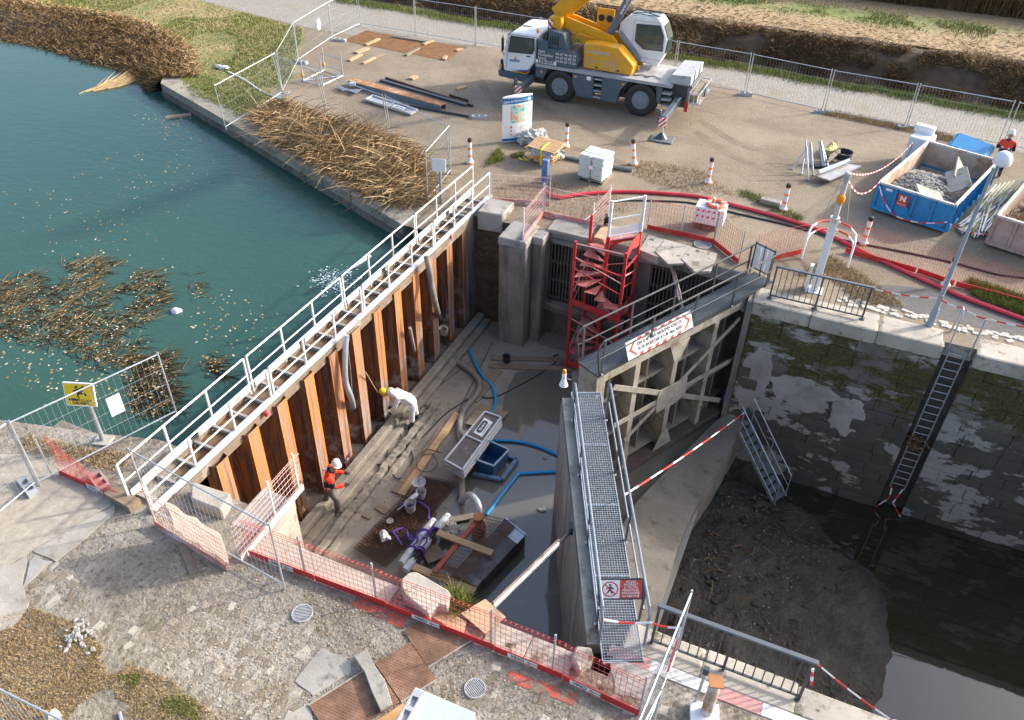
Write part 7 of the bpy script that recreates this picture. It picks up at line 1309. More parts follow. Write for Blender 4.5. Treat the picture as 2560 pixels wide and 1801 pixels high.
# drain covers
def drain(lab, q, r_, rz):
    t = thing('drain_cover', lab, 'drain cover', (q.x, q.y, .02), rz, 'round slotted drain covers'); m_ = WHITE; MB().lathe([(r_, -.02), (r_, .02), (r_ * .9, .02), (r_ * .9, -.02)], (0, 0, 0), 28).build('ring', DRN, t, True)
    MB().lathe([(r_ * .9, -.012), (.001, -.012)], (0, 0, 0), 20).build('dark_pit', BLACK, t)
    for i in range(-5, 6): y = i * r_ * .165; h = math.sqrt(max(0, (r_ * .9) ** 2 - y * y)); MB().b2((-h, y - .0085, -.01), (h, y + .0085, .014)).build('bar', DRN, t)
DRN = mat('drain_grey', (.40, .405, .41), .6, var=.12, bump=.2, dirt=(.34, .33, .31), dirt_amt=.3)
drain('round slotted drain cover left of the rusty plates', P(*BZ(340, 837)), .205, .55); drain('round slotted drain cover right of the pale cabinet', P(*BZ(1605, 1388)), .195, -.5); drain('round slotted drain cover among far slabs by the red barrier', P(1757, 613), .3, 0)
# rusty checker plates, slab, cabinet
def plate(lab, px, z, m=PLATE, th=.012):
    q = [P(*BZ(*p), z) for p in px]; return tag(MB().ext(q, (0, 0, th)).build('steel_plate', m), lab, 'steel plate', 'rusty checker plates')
plate('rusty checker plate under the red barrier', ((1080, 965), (1410, 765), (1590, 1020), (1260, 1225)), .02); plate('rusty checker plate touching the concrete plank on its far end', ((875, 1205), (1130, 1045), (1320, 1315), (1062, 1478)), .04); plate('rusty checker plate lowest, beneath the concrete plank', ((385, 1508), (868, 1210), (1055, 1482), (572, 1778)), .03); plate('pale orange rusty plate beside the grey cabinet', ((865, 1630), (1075, 1495), (1200, 1640), (980, 1760)), .018, mat('pale_rust', (.50, .27, .12), .8, var=.3, dirt=(.6, .5, .4), dirt_amt=.3))
for a, b in (((872, 1203), (385, 1506)), ((1322, 1318), (1062, 1480)), ((1592, 1022), (1262, 1228))): q, r_ = P(*BZ(*a), .035), P(*BZ(*b), .035); tag(MB().bar(q, r_, .025, .03).build('edge_strip', CONCL), {872: 'pale edge strip along the lowest rusty plate', 1322: 'pale edge strip right of the concrete plank plate', 1592: 'pale edge strip below the plate under the barrier'}[a[0]], 'strip')
tag(MB().ext([P(*BZ(*p), .1) for p in ((722, 1165), (812, 1102), (860, 1210), (945, 1330), (1002, 1508), (915, 1558), (850, 1420), (800, 1280))], (0, 0, .07)).build('concrete_plank', CONC, bevel=.01), 'grey concrete plank lying across the rusty plates', 'plank')
cbt = thing('grey_cabinet', 'pale blue grey metal cabinet cut by the bottom edge', 'cabinet'); a, b = P(*BZ(1165, 1368), .9), P(*BZ(1610, 1558), .9); ux3 = (b - a); W3 = ux3.length; ux3.normalize(); uy3 = Vector((ux3.y, -ux3.x, 0)); MB().ext([a, b, b + uy3 * 1.1, a + uy3 * 1.1], (0, 0, -.9)).build('housing', mat('cabinet_blue_grey', (.42, .475, .52), .45, var=.06, scale=1.5, bump=.04, dirt=(.36, .41, .44), dirt_amt=.3), cbt, bevel=.015)
o = foot('hollow fence block lying on the grey cabinet', (0, 0), 0); q = a + ux3 * .13 + uy3 * .42; o.location = (q.x, q.y, .905); o.rotation_euler = (0, 0, math.atan2(uy3.y, uy3.x)); o.scale = (1, .8, .7)
# stone pile
sp2 = thing('stone_pile', 'small pile of white rounded stones on the dry grass', 'stones'); c_ = P(194.5, 1595); STW = m_concrete('white_stone', (.34, .33, .305), (.22, .21, .19), sc=4); sm_ = [MB().blob((0, 0, 0), (1, .7, .55), 90 + k, 2, amp=.25).mesh('stone', STW) for k in range(4)]
for k in range(64): r_ = abs(random.gauss(0, .17)); a = random.uniform(0, 6.28); o = bpy.data.objects.new('stone', random.choice(sm_)); C.objects.link(o); o.parent = sp2; s_ = random.uniform(.035, .06); o.location = (c_.x + r_ * 1.2 * math.cos(a), c_.y + r_ * math.sin(a), .02 + max(0, .06 - r_ * .25) * random.random()); o.scale = (s_,) * 3; o.rotation_euler = (random.uniform(-.4, .4), random.uniform(-.4, .4), random.uniform(0, 6))
# barriers
yb_ = 7.9
barrier('red mesh barrier nearest the faded corner', (-9.14, 7.86), (-7.55, 7.9), posts=(.85,), sticker=.8 / 1.6); barrier('red mesh barrier left of the lichen stone block', (-7.53, 7.9), (-5.92, 7.95), posts=(.86,)); barrier('red mesh barrier over the rusty plate and plywood', (-5.9, 7.93), (-3.58, 7.97), posts=(.97,), sticker=.38); barrier('red mesh barrier right of the plywood', (-3.56, 7.95), (-2.2, 7.95), posts=(.85,), sticker=.42); barrier('red mesh barrier reaching the edge on fence', (-2.18, 7.93), (-.72, 7.85), posts=(1,), sticker=.3)
barrier('white mesh barrier running out along the concrete pier', (-9.2, 7.62), (-9.24, 9.85), m=PINKW, board=mat('bleached_board', (.66, .55, .52), .6, var=.15), pm=WHITE, posts=(.55, .95))
bb_ = barrier('faded barrier with pinkish cloth banner by the bridge end', (-11.46, 7.66), (-9.28, 7.36), m=PINKW, board=REDF, pm=mat('pink_post', (.6, .4, .38), .5), posts=(0,))
a, b = Vector((-11.46 + .62, 7.66 - .085, 0)), Vector((-9.24, 7.355, 0)); ban = MB(); nb_ = 14; vs = []
for i in range(nb_ + 1):
    for j in range(5): q = a.lerp(b, i / nb_); k = .018 * math.sin(i * 1.3 + j) + .02 * NZ.noise((i * .6, j * .7, 0)); vs.append((q.x, q.y + .02 + k, .22 + .92 * j / 4 + (.03 * math.sin(i * .9) if j == 4 else 0)))
ban.add(vs, [(i * 5 + j, (i + 1) * 5 + j, (i + 1) * 5 + j + 1, i * 5 + j + 1) for i in range(nb_) for j in range(4)]); bm2 = mat('dirty_banner', (.66, .55, .49), .85, var=.12, dirt=(.52, .40, .29), dirt_amt=.35); _n = bm2.node_tree; _tr = _n.nodes.new('ShaderNodeBsdfTranslucent'); _tr.inputs[0].default_value = (.75, .60, .52, 1); _mx = _n.nodes.new('ShaderNodeMixShader'); _mx.inputs[0].default_value = .5; _pb = _n.nodes['Principled BSDF']; _n.links.new(_pb.outputs[0], _mx.inputs[1]); _n.links.new(_tr.outputs[0], _mx.inputs[2]); _n.links.new(_mx.outputs[0], _n.nodes['Material Output'].inputs[0]); ban.build('cloth_banner', bm2, bb_, True)
tag(MB().bar(P(*AZ(1330, 320), .02), P(*AZ(1420, 540), .02), .16, .04, up=(0, 0, 1)).build('dirty_channel', mat('dirty_channel', (.20, .17, .14), .8, var=.3)), 'short dirty steel channel below the cloth banner', 'channel')
# sagging net at the bridge end
nt_ = thing('sagging_net', 'red sagging net with toe board beside the bridge end', 'net'); a, b = P(152, 1184), P(339, 1270); d = b - a; nm = MB(); n = 30
top = lambda t: 1.05 * (1 - t) ** 1.5 + .12
for i in range(n + 1): t_ = i / n; q = a + d * t_; nm.tube([q, q + Vector((-.08, .05, top(t_)))], .003, 3, caps=False)
for j in range(16): pts = [a + d * t_ + Vector((-.08 * j / 15, .05 * j / 15, top(t_) * j / 15)) for t_ in np.linspace(0, 1, 12)]; nm.tube(pts, .003, 3, caps=False)
nm.build('net_mesh', REDW, nt_)['kind'] = 'stuff'; dn_ = d.normalized(); nn = Vector((dn_.y, -dn_.x, 0)); MB().ext([a + nn * .03, b + nn * .03, b + nn * .03 + Vector((0, 0, .17)), a + nn * .03 + Vector((0, 0, .17))], nn * .012).build('toe_board', REDP, nt_); q = a + d * .5 + nn * .05 + Vector((0, 0, .09)); MB().add([q - dn_ * .25 + Vector((0, 0, -.07)), q + dn_ * .25 + Vector((0, 0, -.07)), q + dn_ * .25 + Vector((0, 0, .07)), q - dn_ * .25 + Vector((0, 0, .07))], [(0, 1, 2, 3)]).build('sticker', WHITEC, nt_); text('VINCI', .1, SBLK, nt_, frame(q + nn * .004 - dn_ * .08, dn_, (0, 0, 1)))
MB().tube([P(131, 1190), P(131, 1190) + Vector((0, 0, 1.15))], .022, 8).build('post', GALV, nt_)
o = foot('reddish hollow block behind the sagging net', P(*DZ(905, 1405)), -.42); o.data = FOOTM.copy(); o.data.materials.clear(); o.data.materials.append(mat('pink_block', (.36, .24, .22), .85, var=.15)); o.scale = (1, 1.3, 1.3)
tag(MB().bar(P(*DZ(990, 1470), .1), P(*DZ(1215, 1600), .1), .3, .2, up=(0, 0, 1)).build('timber_step', MUDW), 'brown timber step at the near bridge end', 'timber')
# danger sign
dg_ = thing('danger_sign', 'yellow danger sign with falling figure on the lake edge', 'sign'); p = P(259, 1104); MB().tube([p, p + Vector((0, 0, 1.35))], .055, 10).build('post', mat('post_steel', (.24, .25, .26), .6, var=.25), dg_, True); MB().box(p + Vector((0, 0, .03)), (.4, .35, .06), .3).build('footing', CONCL, dg_); c_ = p + Vector((-.02, -.08, 1.55)); ux4 = Vector((.94, .34, 0)).normalized(); uy4 = Vector((0, 0, 1)); un4 = ux4.cross(uy4); uy4 = (uy4 - un4 * .25).normalized(); un4 = ux4.cross(uy4)
SY_ = mat('sign_yellow', (.80, .55, .01), .4, var=.03, bump=0); od = lambda x, y, k=0: c_ + ux4 * x + uy4 * y + un4 * k
MB().ext([od(x, y) for x, y in ((-.36, -.3), (.36, -.3), (.36, .3), (-.36, .3))], un4 * .04).build('white_back', WHITEC, dg_, bevel=.01); MB().add([od(x, y, .044) for x, y in ((-.33, -.27), (.33, -.27), (.33, .27), (-.33, .27))], [(0, 1, 2, 3)]).build('yellow_face', SY_, dg_)
fg = MB()
for pl_ in (((-.09, .2), (-.04, .23), (.0, .2), (-.03, .16), (-.08, .16)), ((-.02, .15), (.06, .19), (.11, .1), (.03, .04), (-.04, .06)), ((.06, .19), (.12, .24), (.15, .21), (.1, .15)), ((-.02, .15), (-.12, .12), (-.14, .07), (-.11, .07), (-.01, .11)), ((.03, .05), (.14, .06), (.17, -.02), (.13, -.03), (.11, .02), (.02, .01)), ((-.03, .07), (-.08, -.03), (-.04, -.1), (-.01, -.08), (-.03, -.03), (.02, .04)), ((-.27, -.1), (-.02, -.1), (-.02, -.16), (-.27, -.16)), ((0, -.12), (.26, -.12), (.26, -.13), (0, -.13)), ((0, -.15), (.26, -.15), (.26, -.16), (0, -.16))): fg.add([od(x, y, .047) for x, y in pl_], [tuple(range(len(pl_)))])
fg.build('falling_figure', SBLK, dg_); text('DANGER', .1, SBLK, dg_, frame(od(0, -.215, .047), ux4, uy4), bold=.002)
# plywood, rusty post, chains and tapes
for lab, px, z_ in (('plywood sheet at the pit edge behind the barrier, left', ((1270, 850), (1350, 795), (1545, 895), (1520, 985), (1400, 930)), .05), ('plywood sheet at the pit edge over the strut', ((1500, 835), (1680, 730), (1830, 862), (1680, 985)), .09)): tag(MB().ext([P(*BZ(*p), z_) for p in px], (0, 0, .02)).build('plywood_sheet', PLY), lab, 'plywood')
rp = thing('rusty_post', 'rust stained white steel post on the near quay', 'post'); p = P(1765, 1783, .1); MB().tube([p, p + Vector((0, 0, 1.0))], .1, 14).build('tube', mat('rust_stained_white', (.50, .47, .42), .7, var=.15, dirt=(.33, .15, .05), dirt_amt=.55, dscale=2.5), rp, True); MB().box(p + Vector((0, 0, 1.02)), (.24, .24, .03), .3).build('top_plate', mat('rust_plate', (.34, .15, .06), .8, var=.2), rp); MB().box(p + Vector((-.0, -.1, -.02)), (.5, .55, .12), .25).build('base', WHITE, rp); MB().tube([p + Vector((-.22, .12, 0)), p + Vector((-.2, .14, .95))], .025, 6).build('lever', GALV, rp); MB().box(p + Vector((-.2, .14, 1.0)), (.1, .08, .16)).build('bracket', DGREY, rp)
def ribbon(lab, pts, w_=.045, sag=.12, period=.5, name='barrier_tape', chain=False):
    pp = []; 
    for a, b in zip(pts[:-1], pts[1:]):
        for i in range(10): t_ = i / 10; q = Vector(a).lerp(Vector(b), t_); q.z -= sag * 4 * t_ * (1 - t_); pp.append(q)
    pp.append(Vector(pts[-1])); d = (Vector(pts[-1]) - Vector(pts[0])).normalized(); m_ = m_striped('tape_' + lab[:6], (.72, .05, .04), (.8, .8, .79), tuple(d), period); mb = MB()
    if chain: mb.tube(pp, .022, 5)
    else:
        for a, b in zip(pp[:-1], pp[1:]): mb.bar(a, b, .004, w_)
    return tag(mb.build(name, m_), lab, 'chain' if chain else 'tape')
ribbon('red and white chain across the near walkway end', [WN(.15, .78, .9), WN(.12, -.08, .85), Vector((-.45, 9.2, .95)), Vector((-.45, 8.6, .4))], sag=.06, period=.5, name='plastic_chain', chain=True); ribbon('long red and white chain from near gate to metal stair', [WN(3.55, -.06, .5), A_ + Vector((0, 0, .9))], sag=.1, period=1.6, name='plastic_chain', chain=True)
ribbon('red and white tape from the near railing over the lock', [(1.9, 9.4, 1.05), P(2250, 1815, .9)], sag=.05); ribbon('red and white tape from far railing past the lamp post', [(1.85, 22.53, 1.05), (3.62, 22.9, 1.0), (4.25, 22.65, 1.02), (4.85, 22.35, 1.0), (8.5, 22.8, .95)], sag=.06)
stq = P(*T4(1290, 1040)); tag(MB().tube([stq, stq + Vector((.02, .05, 1.1))], .012, 5).build('tape_stake', REBARD), 'thin stake holding tape beside the blue skip', 'stake'); ribbon('red and white tape from mast top to the stake', [(.28, 23.5, 3.95), stq + Vector((.02, .05, 1.08))], sag=.5); ribbon('red and white tape from mast top to the blue skip', [(.28, 23.5, 3.85), (1.46, 29.92, 1.15)], sag=.5, period=.8); ribbon('red and white tape sagging along the blue skip front', [(1.5, 29.9, 1.0), (2.3, 29.6, .15), (3.9, 29.15, .5), (5.3, 28.9, .5)], sag=.15); ribbon('red and white tape hanging under the wall ladder', [(4.35, 22.2, -5.8), (4.4, 22.15, -6.3), (4.1, 22.0, -6.7)], sag=0); ribbon('second red and white tape hanging under the wall ladder', [(4.68, 22.2, -5.8), (4.55, 22.1, -6.4), (4.9, 21.9, -6.74)], sag=0)
tag(MB().tube([P(2032, 1672, .95), P(2028, 1712, .6)], .03, 6).build('tape_tail', m_striped('tail', (.72, .05, .04), (.8, .8, .79), (0, 0, 1), .2)), 'tail of tape knotted on the near railing end', 'tape')
# lower left clutter
q = P(*AZ(350, 1590), .1); tag(MB().blob(q, (.12, .1, .1), 3, 2).build('orange_plug', ORG), 'small orange plug at the lower left fence', 'plug'); q = P(*AZ(390, 1580), .12); tag(MB().blob(q, (.13, .13, .12), 4, 2).build('pale_lump', CONCL), 'pale lump beside the orange plug', 'stone')
tag(MB().tube([P(*AZ(875, 1560), .03), P(*AZ(890, 1620), .03)], .03, 6).build('steel_peg', GALV), 'short steel peg in the dry grass', 'peg')
# ================================================================ vegetation and floating matter
def scatter(n, poly, z=0.0, soft=0):
    poly = [(p[0], p[1]) for p in poly]; A = np.array(poly); lo, hi = A.min(0), A.max(0); out = np.zeros((0, 2))
    while len(out) < n:
        p = lo + (hi - lo) * rng.random((n, 2)); ins = np.zeros(n, bool); j = len(A) - 1
        for i in range(len(A)):
            xi, yi = A[i]; xj, yj = A[j]; c = ((yi > p[:, 1]) != (yj > p[:, 1])) & (p[:, 0] < (xj - xi) * (p[:, 1] - yi) / (yj - yi + 1e-12) + xi); ins ^= c; j = i
        out = np.concatenate([out, p[ins]])
    out = out[:n]
    if soft: out = out + rng.normal(0, soft, out.shape)
    return np.concatenate([out, np.full((n, 1), z)], 1)
def clump(p, scale, thr):
    k = np.array([NZ.noise((x * scale, y * scale, 7.7)) for x, y, z in p]); return p[k > thr]
def veg(lab, cat, name, m, p, length, width, tilt, **kw):
    o = blades(len(p), p, length, width, tilt, name, m, **kw); return tag(o, lab, cat, kind='stuff')
# ditch: grass lip, thatched far bank, stubble field and reeds
xs = rng.uniform(-34, 14, 26000); yo = np.abs(rng.normal(0, .45, 26000)); p = np.stack([xs, [ditch_y(x) for x in xs] - yo + .15, np.where(yo < .1, -.1, 0)], 1); veg('green grass lip between gravel track and ditch', 'grass', 'ditch_grass', GREEN, p, .22, .02, (.0, .7))
n = 46000; xs = rng.uniform(-34, 14, n); yy = rng.uniform(4.4, 7.5, n); zz = np.interp(yy, [3.4, 4.6, 5.6, 6.4, 7.2, 8.2, 9], [-1.8, -1.5, -.9, -.25, .08, .16, .2]); p = np.stack([xs, 43.4 + yy + rng.normal(0, .1, n), zz + rng.uniform(-.05, .12, n)], 1); p = clump(p, .9, -.2); veg('matted brown reeds covering the far ditch bank', 'reeds', 'ditch_bank_reeds', STRAWD, p, .36, .03, (.5, 1.7), azim=rng.normal(-1.57, 1.0, len(p))); p3 = clump(p, .5, .22)[:4000]; veg('longer tufts hanging over the far ditch bank', 'reeds', 'ditch_bank_tufts', STRAW, p3, .6, .03, (.3, 1.9))
n = 9000; xs = rng.uniform(-34, 14, n); p = np.stack([xs, np.array([ditch_y(x) for x in xs]) + rng.uniform(.2, 2.6, n), rng.uniform(-1.9, -1.2, n)], 1); veg('dark dead reeds standing in the ditch', 'reeds', 'ditch_reeds', STRAWD, p, .8, .02, (.0, .5))
n = 9000; p = np.stack([rng.uniform(-30, 14, n), rng.uniform(50.6, 61, n), np.full(n, .2)], 1); veg('cut straw stubble on the field edge', 'straw', 'field_straw', STRAW, p, .35, .03, (1.1, 1.6)); p = np.stack([rng.uniform(-26, 14, 30000), rng.normal(56.3, .9, 30000), np.full(30000, .2)], 1); p = clump(p[:12000], .35, -.12); veg('green grass band on the field', 'grass', 'field_grass', GREEN, p, .2, .035, (0, .8))
n = 14000; p = np.stack([rng.uniform(-8, 16, n), 60 + np.abs(rng.normal(0, 1.6, n)), np.full(n, .2)], 1); veg('tall brown reed bed at the field back', 'reeds', 'tall_reeds', STRAWD, p, 2.2, .035, (0, .55), bend=.7)
# lake bank
n = 34000; Pn = np.array([(q.x, q.y) for q in BP]); i = rng.integers(5, len(Pn) - 1, n); t = rng.random(n)[:, None]; b = Pn[i] * (1 - t) + Pn[i + 1] * t; d = Pn[i + 1] - Pn[i]; d /= np.linalg.norm(d, axis=1, keepdims=True); nr = np.stack([d[:, 1], -d[:, 0]], 1); o_ = rng.uniform(-1.2, 1.5, n); sc_ = np.interp(b[:, 0], [-37, -31], [2.3, .6]); b = b + nr * (np.where(o_ > 0, o_ * sc_, o_))[:, None]; zz = np.interp(o_, [-2, 0, .5, 1.1, 1.9], [0, .02, -.12, -.45, -.85]); keep = b[:, 0] > -52
p = np.concatenate([b, zz[:, None] + rng.uniform(0, .1, n)[:, None]], 1)[keep]; veg('brown cut reeds thatching the lake bank', 'reeds', 'lake_bank_reeds', STRAWD, p, .32, .035, (.5, 1.8)); veg('dry tan reed litter along the top of the lake bank', 'straw', 'bank_litter', STRAW, (p + np.stack([-nr[keep][:, 0] * .4, -nr[keep][:, 1] * .4, np.zeros(keep.sum())], 1))[o_[keep] < -.2][:14000], .35, .03, (.9, 1.6))
gp = scatter(46000, [(-50, 36.5), (-42, 35.6), (-38.5, 35.2), (-35, 34.2), (-31.5, 31.8), (-29.6, 29.0), (-24.4, 26.9), (-22.5, 27.0), (-23.0, 28.2), (-25.5, 30.2), (-25.6, 32.2), (-26.8, 34.0), (-28.8, 37.4), (-30, 39.2), (-34.8, 40.2), (-50, 43)], .01); veg('grass of the verge at the head of the lake', 'grass', 'verge_grass', GREEN, clump(gp[:26000], .3, -.1), .11, .028, (0, .9)); veg('dry grass patches on the verge', 'grass', 'verge_dry_grass', DRYG, gp[:9000], .12, .03, (.6, 1.5))
# straw heap on the lake wall
sp_ = [P(*q, 0) for q in ((640, 290), (700, 265), (800, 300), (900, 330), (1000, 370), (1080, 440), (1060, 510), (980, 520), (880, 470), (760, 400), (660, 345))]; hp_ = scatter(9000, [(q.x, q.y) for q in sp_]); cx = np.array([(q.x, q.y) for q in sp_]).mean(0)
h = np.array([.05 + .40 * (NZ.noise((x * .8, y * .8, 2)) * .8 + .7) for x, y, z in hp_]); hp_[:, 2] = rng.random(len(hp_)) * h; o = veg('heap of dry cut reeds on the lake wall', 'straw', 'straw_heap', STRAW, hp_, .85, .03, (1.0, 1.85), azim=rng.normal(-.5, 1.1, len(hp_))); p2 = hp_[rng.integers(0, len(hp_), 900)]; veg('loose long canes over the straw heap', 'straw', 'loose_canes', STRAW, p2, 1.5, .035, (.9, 1.7))
hm = MB(); nx, ny = 26, 14
tag(MB().box(P(800, 342, .25), (.7, .45, .3), .5).build('dark_crate', mat('dark_plastic', (.05, .055, .07), .6)), 'dark plastic crate half buried in the straw heap', 'crate')
# weeds on the yard and quays
for lab, px, n, m, L_ in (('weeds around the information board foot', ((1220, 400), (1250, 370), (1260, 400), (1210, 420)), 900, GREEN, .15), ('tuft of grass beside the wrapped pallet', ((1275, 390), (1310, 380), (1310, 392), (1280, 398)), 400, GREEN, .12), ('grass along the fence foot behind the skips', ((2060, 275), (2300, 322), (2480, 368), (2480, 385), (2290, 335), (2060, 288)), 4500, DRYG, .16), ('grass strip beneath the right hand red net', ((2420, 700), (2560, 745), (2600, 790), (2560, 790), (2430, 740)), 5000, GREEN, .2), ('weeds beside the post bollards', ((1850, 475), (1900, 490), (1960, 520), (2010, 545), (1990, 560), (1900, 510), (1850, 490)), 1500, GREEN, .12), ('dry weeds along the far coping by the mast', ((1990, 690), (2080, 640), (2160, 690), (2270, 770), (2150, 760), (2080, 700)), 3000, DRYG, .12), ('grass on the lake wall top beside the straw', ((440, 180), (560, 200), (690, 250), (640, 300), (560, 270), (480, 240)), 3500, GREEN, .14), ('weeds growing on the lichen stone block', ((1115, 1480), (1160, 1490), (1175, 1530), (1130, 1540)), 600, GREEN, .3), ('moss and weeds left of the faded net', ((60, 1090), (330, 1140), (300, 1180), (150, 1150), (60, 1130)), 1800, DRYG, .08), ('dry litter strewn around the cement bags', ((1600, 400), (1760, 430), (1840, 490), (1700, 480), (1580, 440)), 1500, STRAW, .14), ('dry litter on the quay between the far barriers', ((1240, 445), (1500, 470), (1600, 520), (1480, 560), (1240, 500)), 2200, STRAW, .1)):
    veg(lab, 'weeds', 'weeds', m, scatter(n, [P(*q) for q in px], .005, .05), L_, .014, (0, 1.2))
gz = scatter(26000, [P(*AZ(*q)) for q in ((-100, 900), (230, 790), (500, 880), (900, 1180), (1250, 1320), (1560, 1560), (1700, 1700), (-100, 1750))], .0); veg('short dry grass covering the lower left quay', 'grass', 'dry_turf', DRYG, clump(gz, 1.1, -.25), .055, .009, (.3, 1.5)); g2 = scatter(5000, [P(*AZ(*q)) for q in ((620, 1080), (760, 1120), (1100, 1300), (1420, 1500), (1480, 1620), (1250, 1560), (900, 1300))], .0, .05); veg('thin line of green grass across the lower left quay', 'grass', 'green_turf', GREEN, clump(g2, 1.5, .05), .06, .009, (0, 1.0)); g3 = scatter(9000, [P(*BZ(*q)) for q in ((-300, 700), (300, 620), (1000, 900), (1700, 1200), (2280, 1500), (2280, 1640), (-300, 1640))], .0); veg('sparse dry weeds between the paving stones', 'weeds', 'joint_weeds', DRYG, clump(g3, 2.2, .18), .05, .008, (.2, 1.4))
# mud debris downstream
dz = scatter(1500, [(-1.0, 10.5), (3.4, 10.8), (4.4, 15), (4.0, 18.5), (1.5, 20.5), (-.5, 20.5), (-1.2, 15)], -6.35); dz[:, 2] = -6.82 + .62 * (1 - np.exp(-np.clip(4.4 - dz[:, 0], 0, 9) * .5)) + .05; veg('twigs and dead reeds in the black mud', 'twigs', 'mud_twigs', STRAWD, clump(dz, .7, -.05), .4, .025, (1.2, 1.7))
def leaves(lab, name, p, s_, m, cat='leaves'):
    n = len(p); a = rng.random(n) * 6.28; L_ = s_ * (.5 + rng.random(n)); v = []
    e = np.stack([np.cos(a), np.sin(a), rng.normal(0, .12, n)], 1) * L_[:, None]; f = np.stack([-np.sin(a), np.cos(a), rng.normal(0, .12, n)], 1) * (L_ * .6)[:, None]
    v = np.stack([p - e, p - f, p + e, p + f], 1).reshape(-1, 3); o = fast(name, v, (np.arange(n) * 4)[:, None] + np.array([[0, 1, 2, 3]]), m); return tag(o, lab, cat, kind='stuff')
MUDL = m_blade('mud_leaf', [(0, (.04, .032, .025)), (.5, (.13, .098, .07)), (.8, (.27, .20, .16)), (.93, (.32, .30, .28)), (1, (.5, .5, .5))]); dz2 = scatter(2600, [(-1.0, 10.2), (3.6, 10.8), (4.5, 15), (4.2, 18.3), (1.5, 20.8), (-.5, 20.8), (-1.2, 15)], -6.3); dz2[:, 2] = -6.82 + .62 * (1 - np.exp(-np.clip(4.5 - dz2[:, 0], 0, 9) * .5)) + .06; leaves('dead leaves and litter on the black mud', 'mud_leaves', clump(dz2, .9, -.08), .034, MUDL)
# floating leaves and reed rafts
WL = -.595
lp_ = [scatter(n, [P(*q, WL) for q in px], WL, .2) for px, n in ((((60, 480), (300, 380), (540, 330), (560, 420), (420, 560), (200, 600)), 130), (((0, 760), (300, 800), (420, 900), (300, 1000), (150, 1000), (0, 950)), 300), (((330, 280), (480, 270), (500, 350), (420, 360)), 90), (((480, 700), (700, 780), (640, 920), (480, 920)), 90), (((0, 450), (350, 560), (500, 700), (100, 650)), 60))]; leaves('yellow and white leaves floating on the lake', 'floating_leaves', np.concatenate(lp_), .042, LEAFY)
rf = [scatter(n, [P(*q, WL) for q in px], WL + .0, .12) for px, n in ((((-60, 720), (60, 690), (150, 655), (230, 645), (400, 690), (420, 740), (350, 830), (340, 890), (240, 930), (150, 870), (0, 860), (-60, 850)), 3000), (((470, 735), (505, 680), (530, 740), (500, 770)), 130), (((300, 900), (430, 880), (440, 1040), (330, 1040)), 900), (((490, 890), (540, 900), (570, 950), (530, 940)), 120))]; RAFT = m_blade('wet_reed', [(0, (.035, .025, .015)), (.5, (.10, .07, .035)), (.85, (.22, .155, .08)), (1, (.36, .28, .17))])
for k, (lab, p) in enumerate(zip(('large raft of dead reeds floating on the lake', 'small reed tuft floating right of the large raft', 'reed raft behind the fence with the white notice', 'small palm shaped reed tuft near the bridge'), rf)): p[:, 2] = WL - .012 + rng.random(len(p)) * .03; p = clump(p, .9, -.42); veg(lab, 'reeds', 'reed_raft', RAFT, p, .5, .02, (1.5, 1.62), azim=rng.normal((.9, 1.4, .6, .3)[k], .9, len(p)), bend=.08); leaves('leaf litter caught in the ' + lab.replace('floating on the lake', 'of the lake'), 'raft_leaves', p[: len(p) // 6] + np.array([0, 0, .02]), .035, LEAFY)
cp_ = [P(x, y, WL) for x, y in ((195, 238), (300, 195), (395, 165), (400, 190), (300, 220))]; p = scatter(260, [(q.x, q.y) for q in cp_], WL + .04); dv = P(400, 160, WL) - P(200, 240, WL); veg('bundle of pale canes floating by the lake wall corner', 'reeds', 'floating_canes', STRAW, p, 1.5, .03, (1.45, 1.58), azim=rng.normal(math.atan2(dv.y, dv.x), .22, 260), bend=.02)
a, b = P(414, 297, WL), P(478, 288, WL); tag(MB().tube([a, b], .11, 10).build('floating_log', WOODG), 'short log floating against the lake wall', 'log'); tag(MB().blob(P(441, 778, WL + .03), (.16, .13, .1), 9, 2).build('floating_bag', WHITE), 'small white object floating beside the reed raft', 'litter')
pp = [P(550 + x * .9, 205 - 40 + x * .55, .03) for x in range(-15, 0)]; mb = MB(); q = P(556, 168, .08)
mb.blob(q, (.35, .16, .09), 12, 3, amp=.5, freq=2.5); tag(mb.build('plastic_sheet', WHITE), 'crumpled white plastic sheet on the grass verge', 'sheet')
hose('white_drain_hose', 'white flat hose lying along the straw heap fence', [P(*q, .03) for q in ((570, 180), (610, 200), (660, 232), (720, 255), (780, 290), (850, 320))], .05, WHITE)
# lake wall
lw = thing('lake_wall', 'low concrete quay wall along the lake below the straw heap', 'wall')
W_ = [Vector((*p, 0)) for p in LAKE_WALL]
for a, b in zip(W_[:-1], W_[1:]):
    d = (b - a).normalized(); n_ = Vector((-d.y, d.x, 0)); MB().ext([a + Vector((0, 0, -2.5)), b + Vector((0, 0, -2.5)), b + n_ * .9 + Vector((0, 0, -2.5)), a + n_ * .9 + Vector((0, 0, -2.5))], (0, 0, 2.515)).build('wall_section', m_concrete('lake_wall_concrete', (.29, .265, .21), (.12, .11, .085), moss=(.10, .105, .045)), lw)
    MB().ext([a - n_ * .06 + Vector((0, 0, -2)), b - n_ * .06 + Vector((0, 0, -2)), b + Vector((0, 0, -2)), a + Vector((0, 0, -2))], (0, 0, 1.65)).build('plinth', CONCD, lw)
a, b = Vector((-31.0, 29.6, 0)), W_[0]; MB().ext([a + Vector((-.3, 0, -2.5)), b + Vector((0, 0, -2.5)), b + Vector((.6, .7, -2.5)), a + Vector((.4, .3, -2.5))], (0, 0, 2.51)).build('wall_end', CONC, lw)
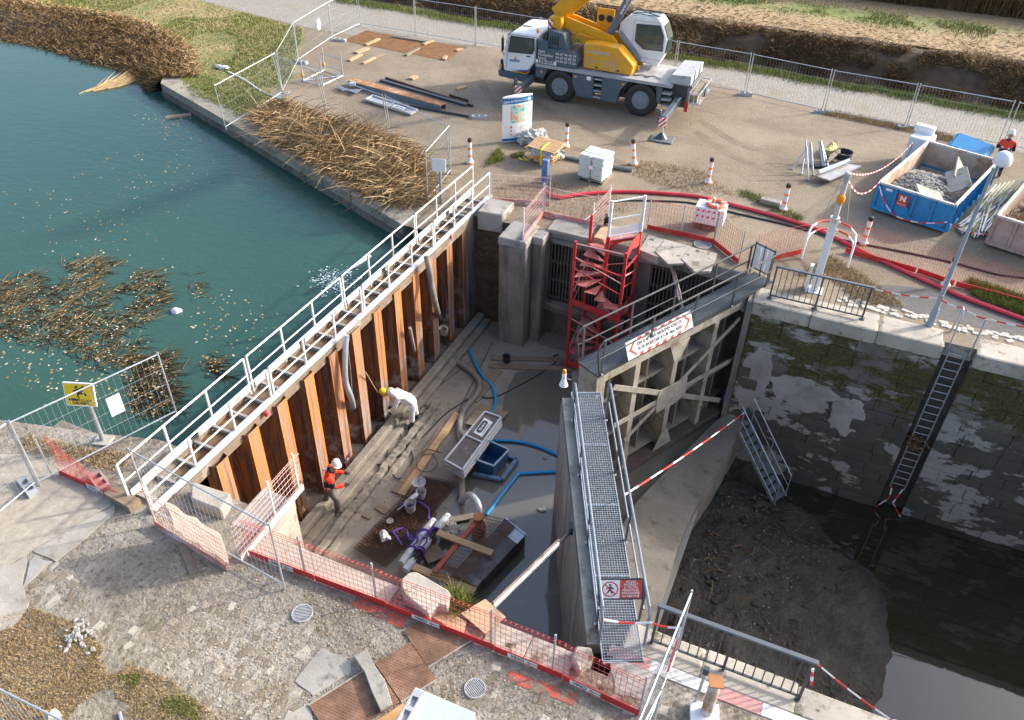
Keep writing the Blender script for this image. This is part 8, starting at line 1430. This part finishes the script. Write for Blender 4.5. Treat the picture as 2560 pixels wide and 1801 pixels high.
# splash where the pump empties
q = P(832, 702, WL); mb = MB()
sp3 = np.stack([rng.normal(q.x, .38, 300), rng.normal(q.y, .34, 300), np.full(300, WL + .012)], 1); leaves('white splash foam where the hose empties into the lake', 'splash_foam', sp3, .036, mat('foam', (.50, .58, .60), .5, var=.2), 'foam')
hose('drain_hose', 'grey hose dropping from the bridge to the splash', [P(925, 640, .2), P(880, 670, .15), P(845, 690, -.4)], .06, GALV)

# clods and rubbish on the mud, grit on the yard
mb = MB()
for k in range(330):
    x, y = random.uniform(-1.1, 4.3), random.uniform(9.9, 20.8)
    if (x > 1.0 and y > 20.2) or x > 4.9 - ((y - 16) ** 2) * .045: continue
    s_ = random.uniform(.03, .11); mb.blob((x, y, -6.82 + .62 * (1 - math.exp(-max(4.6 - x, 0) * .5)) + .02), (s_ * 1.4, s_, s_ * .6), k, 1, amp=.5)
tag(mb.build('mud_clods', MUD), 'clods and small rubble lying on the black mud', 'mud', kind='stuff')
GRIT = m_blade('grit', [(0, (.12, .09, .065)), (.5, (.30, .25, .20)), (1, (.52, .48, .42))])
gp2 = np.concatenate([scatter(5000, [(-26, 36), (-24, 30.5), (-13, 27), (-12, 25), (-2, 25.5), (6, 27), (6, 38), (-20, 40.5), (-26, 40.5)], .012), scatter(2200, [P(*BZ(*q)) for q in ((-700, 400), (300, 520), (1000, 860), (2280, 1480), (2280, 1640), (-700, 1640))], .012)]); leaves('loose grit and small stones strewn over the yard', 'yard_grit', gp2, .022, GRIT, 'grit')

tz = scatter(700, [P(*LZ(*q), ZF) for q in ((0, 960), (600, 360), (1200, 180), (900, 620), (380, 1150))], ZF + .12); veg('rusty tie wires bristling from the rebar stack', 'wire', 'tie_wires', REBAR, tz, .2, .012, (0, 1.3))

TRK = m_concrete('compacted_earth', (.20, .158, .112), (.165, .128, .088), sc=2)
for k, pts in enumerate((((1750, 300), (1850, 360), (2000, 400), (2150, 430)), ((1740, 330), (1840, 395), (1980, 440), (2120, 470)), ((1240, 150), (1330, 250), (1480, 330), (1640, 380)), ((1180, 170), (1260, 280), (1420, 365), (1600, 420)))):
    c = smooth_path([P(*q) for q in pts], 14); vs = []
    for i, q in enumerate(c):
        d = (c[min(i + 1, len(c) - 1)] - c[max(i - 1, 0)]).normalized(); n_ = Vector((-d.y, d.x, 0)); w_ = .2 + .09 * NZ.noise((i * .7, k, 0)); vs += [q + n_ * (w_ + .05 * NZ.noise((i * 1.9, k, 5))) + Vector((0, 0, .003)), q - n_ * w_ + Vector((0, 0, .003))]
    mb = MB(); mb.add(vs, [(2 * i, 2 * i + 1, 2 * i + 3, 2 * i + 2) for i in range(len(c) - 1)]); struct(mb.build('wheel_track', TRK))
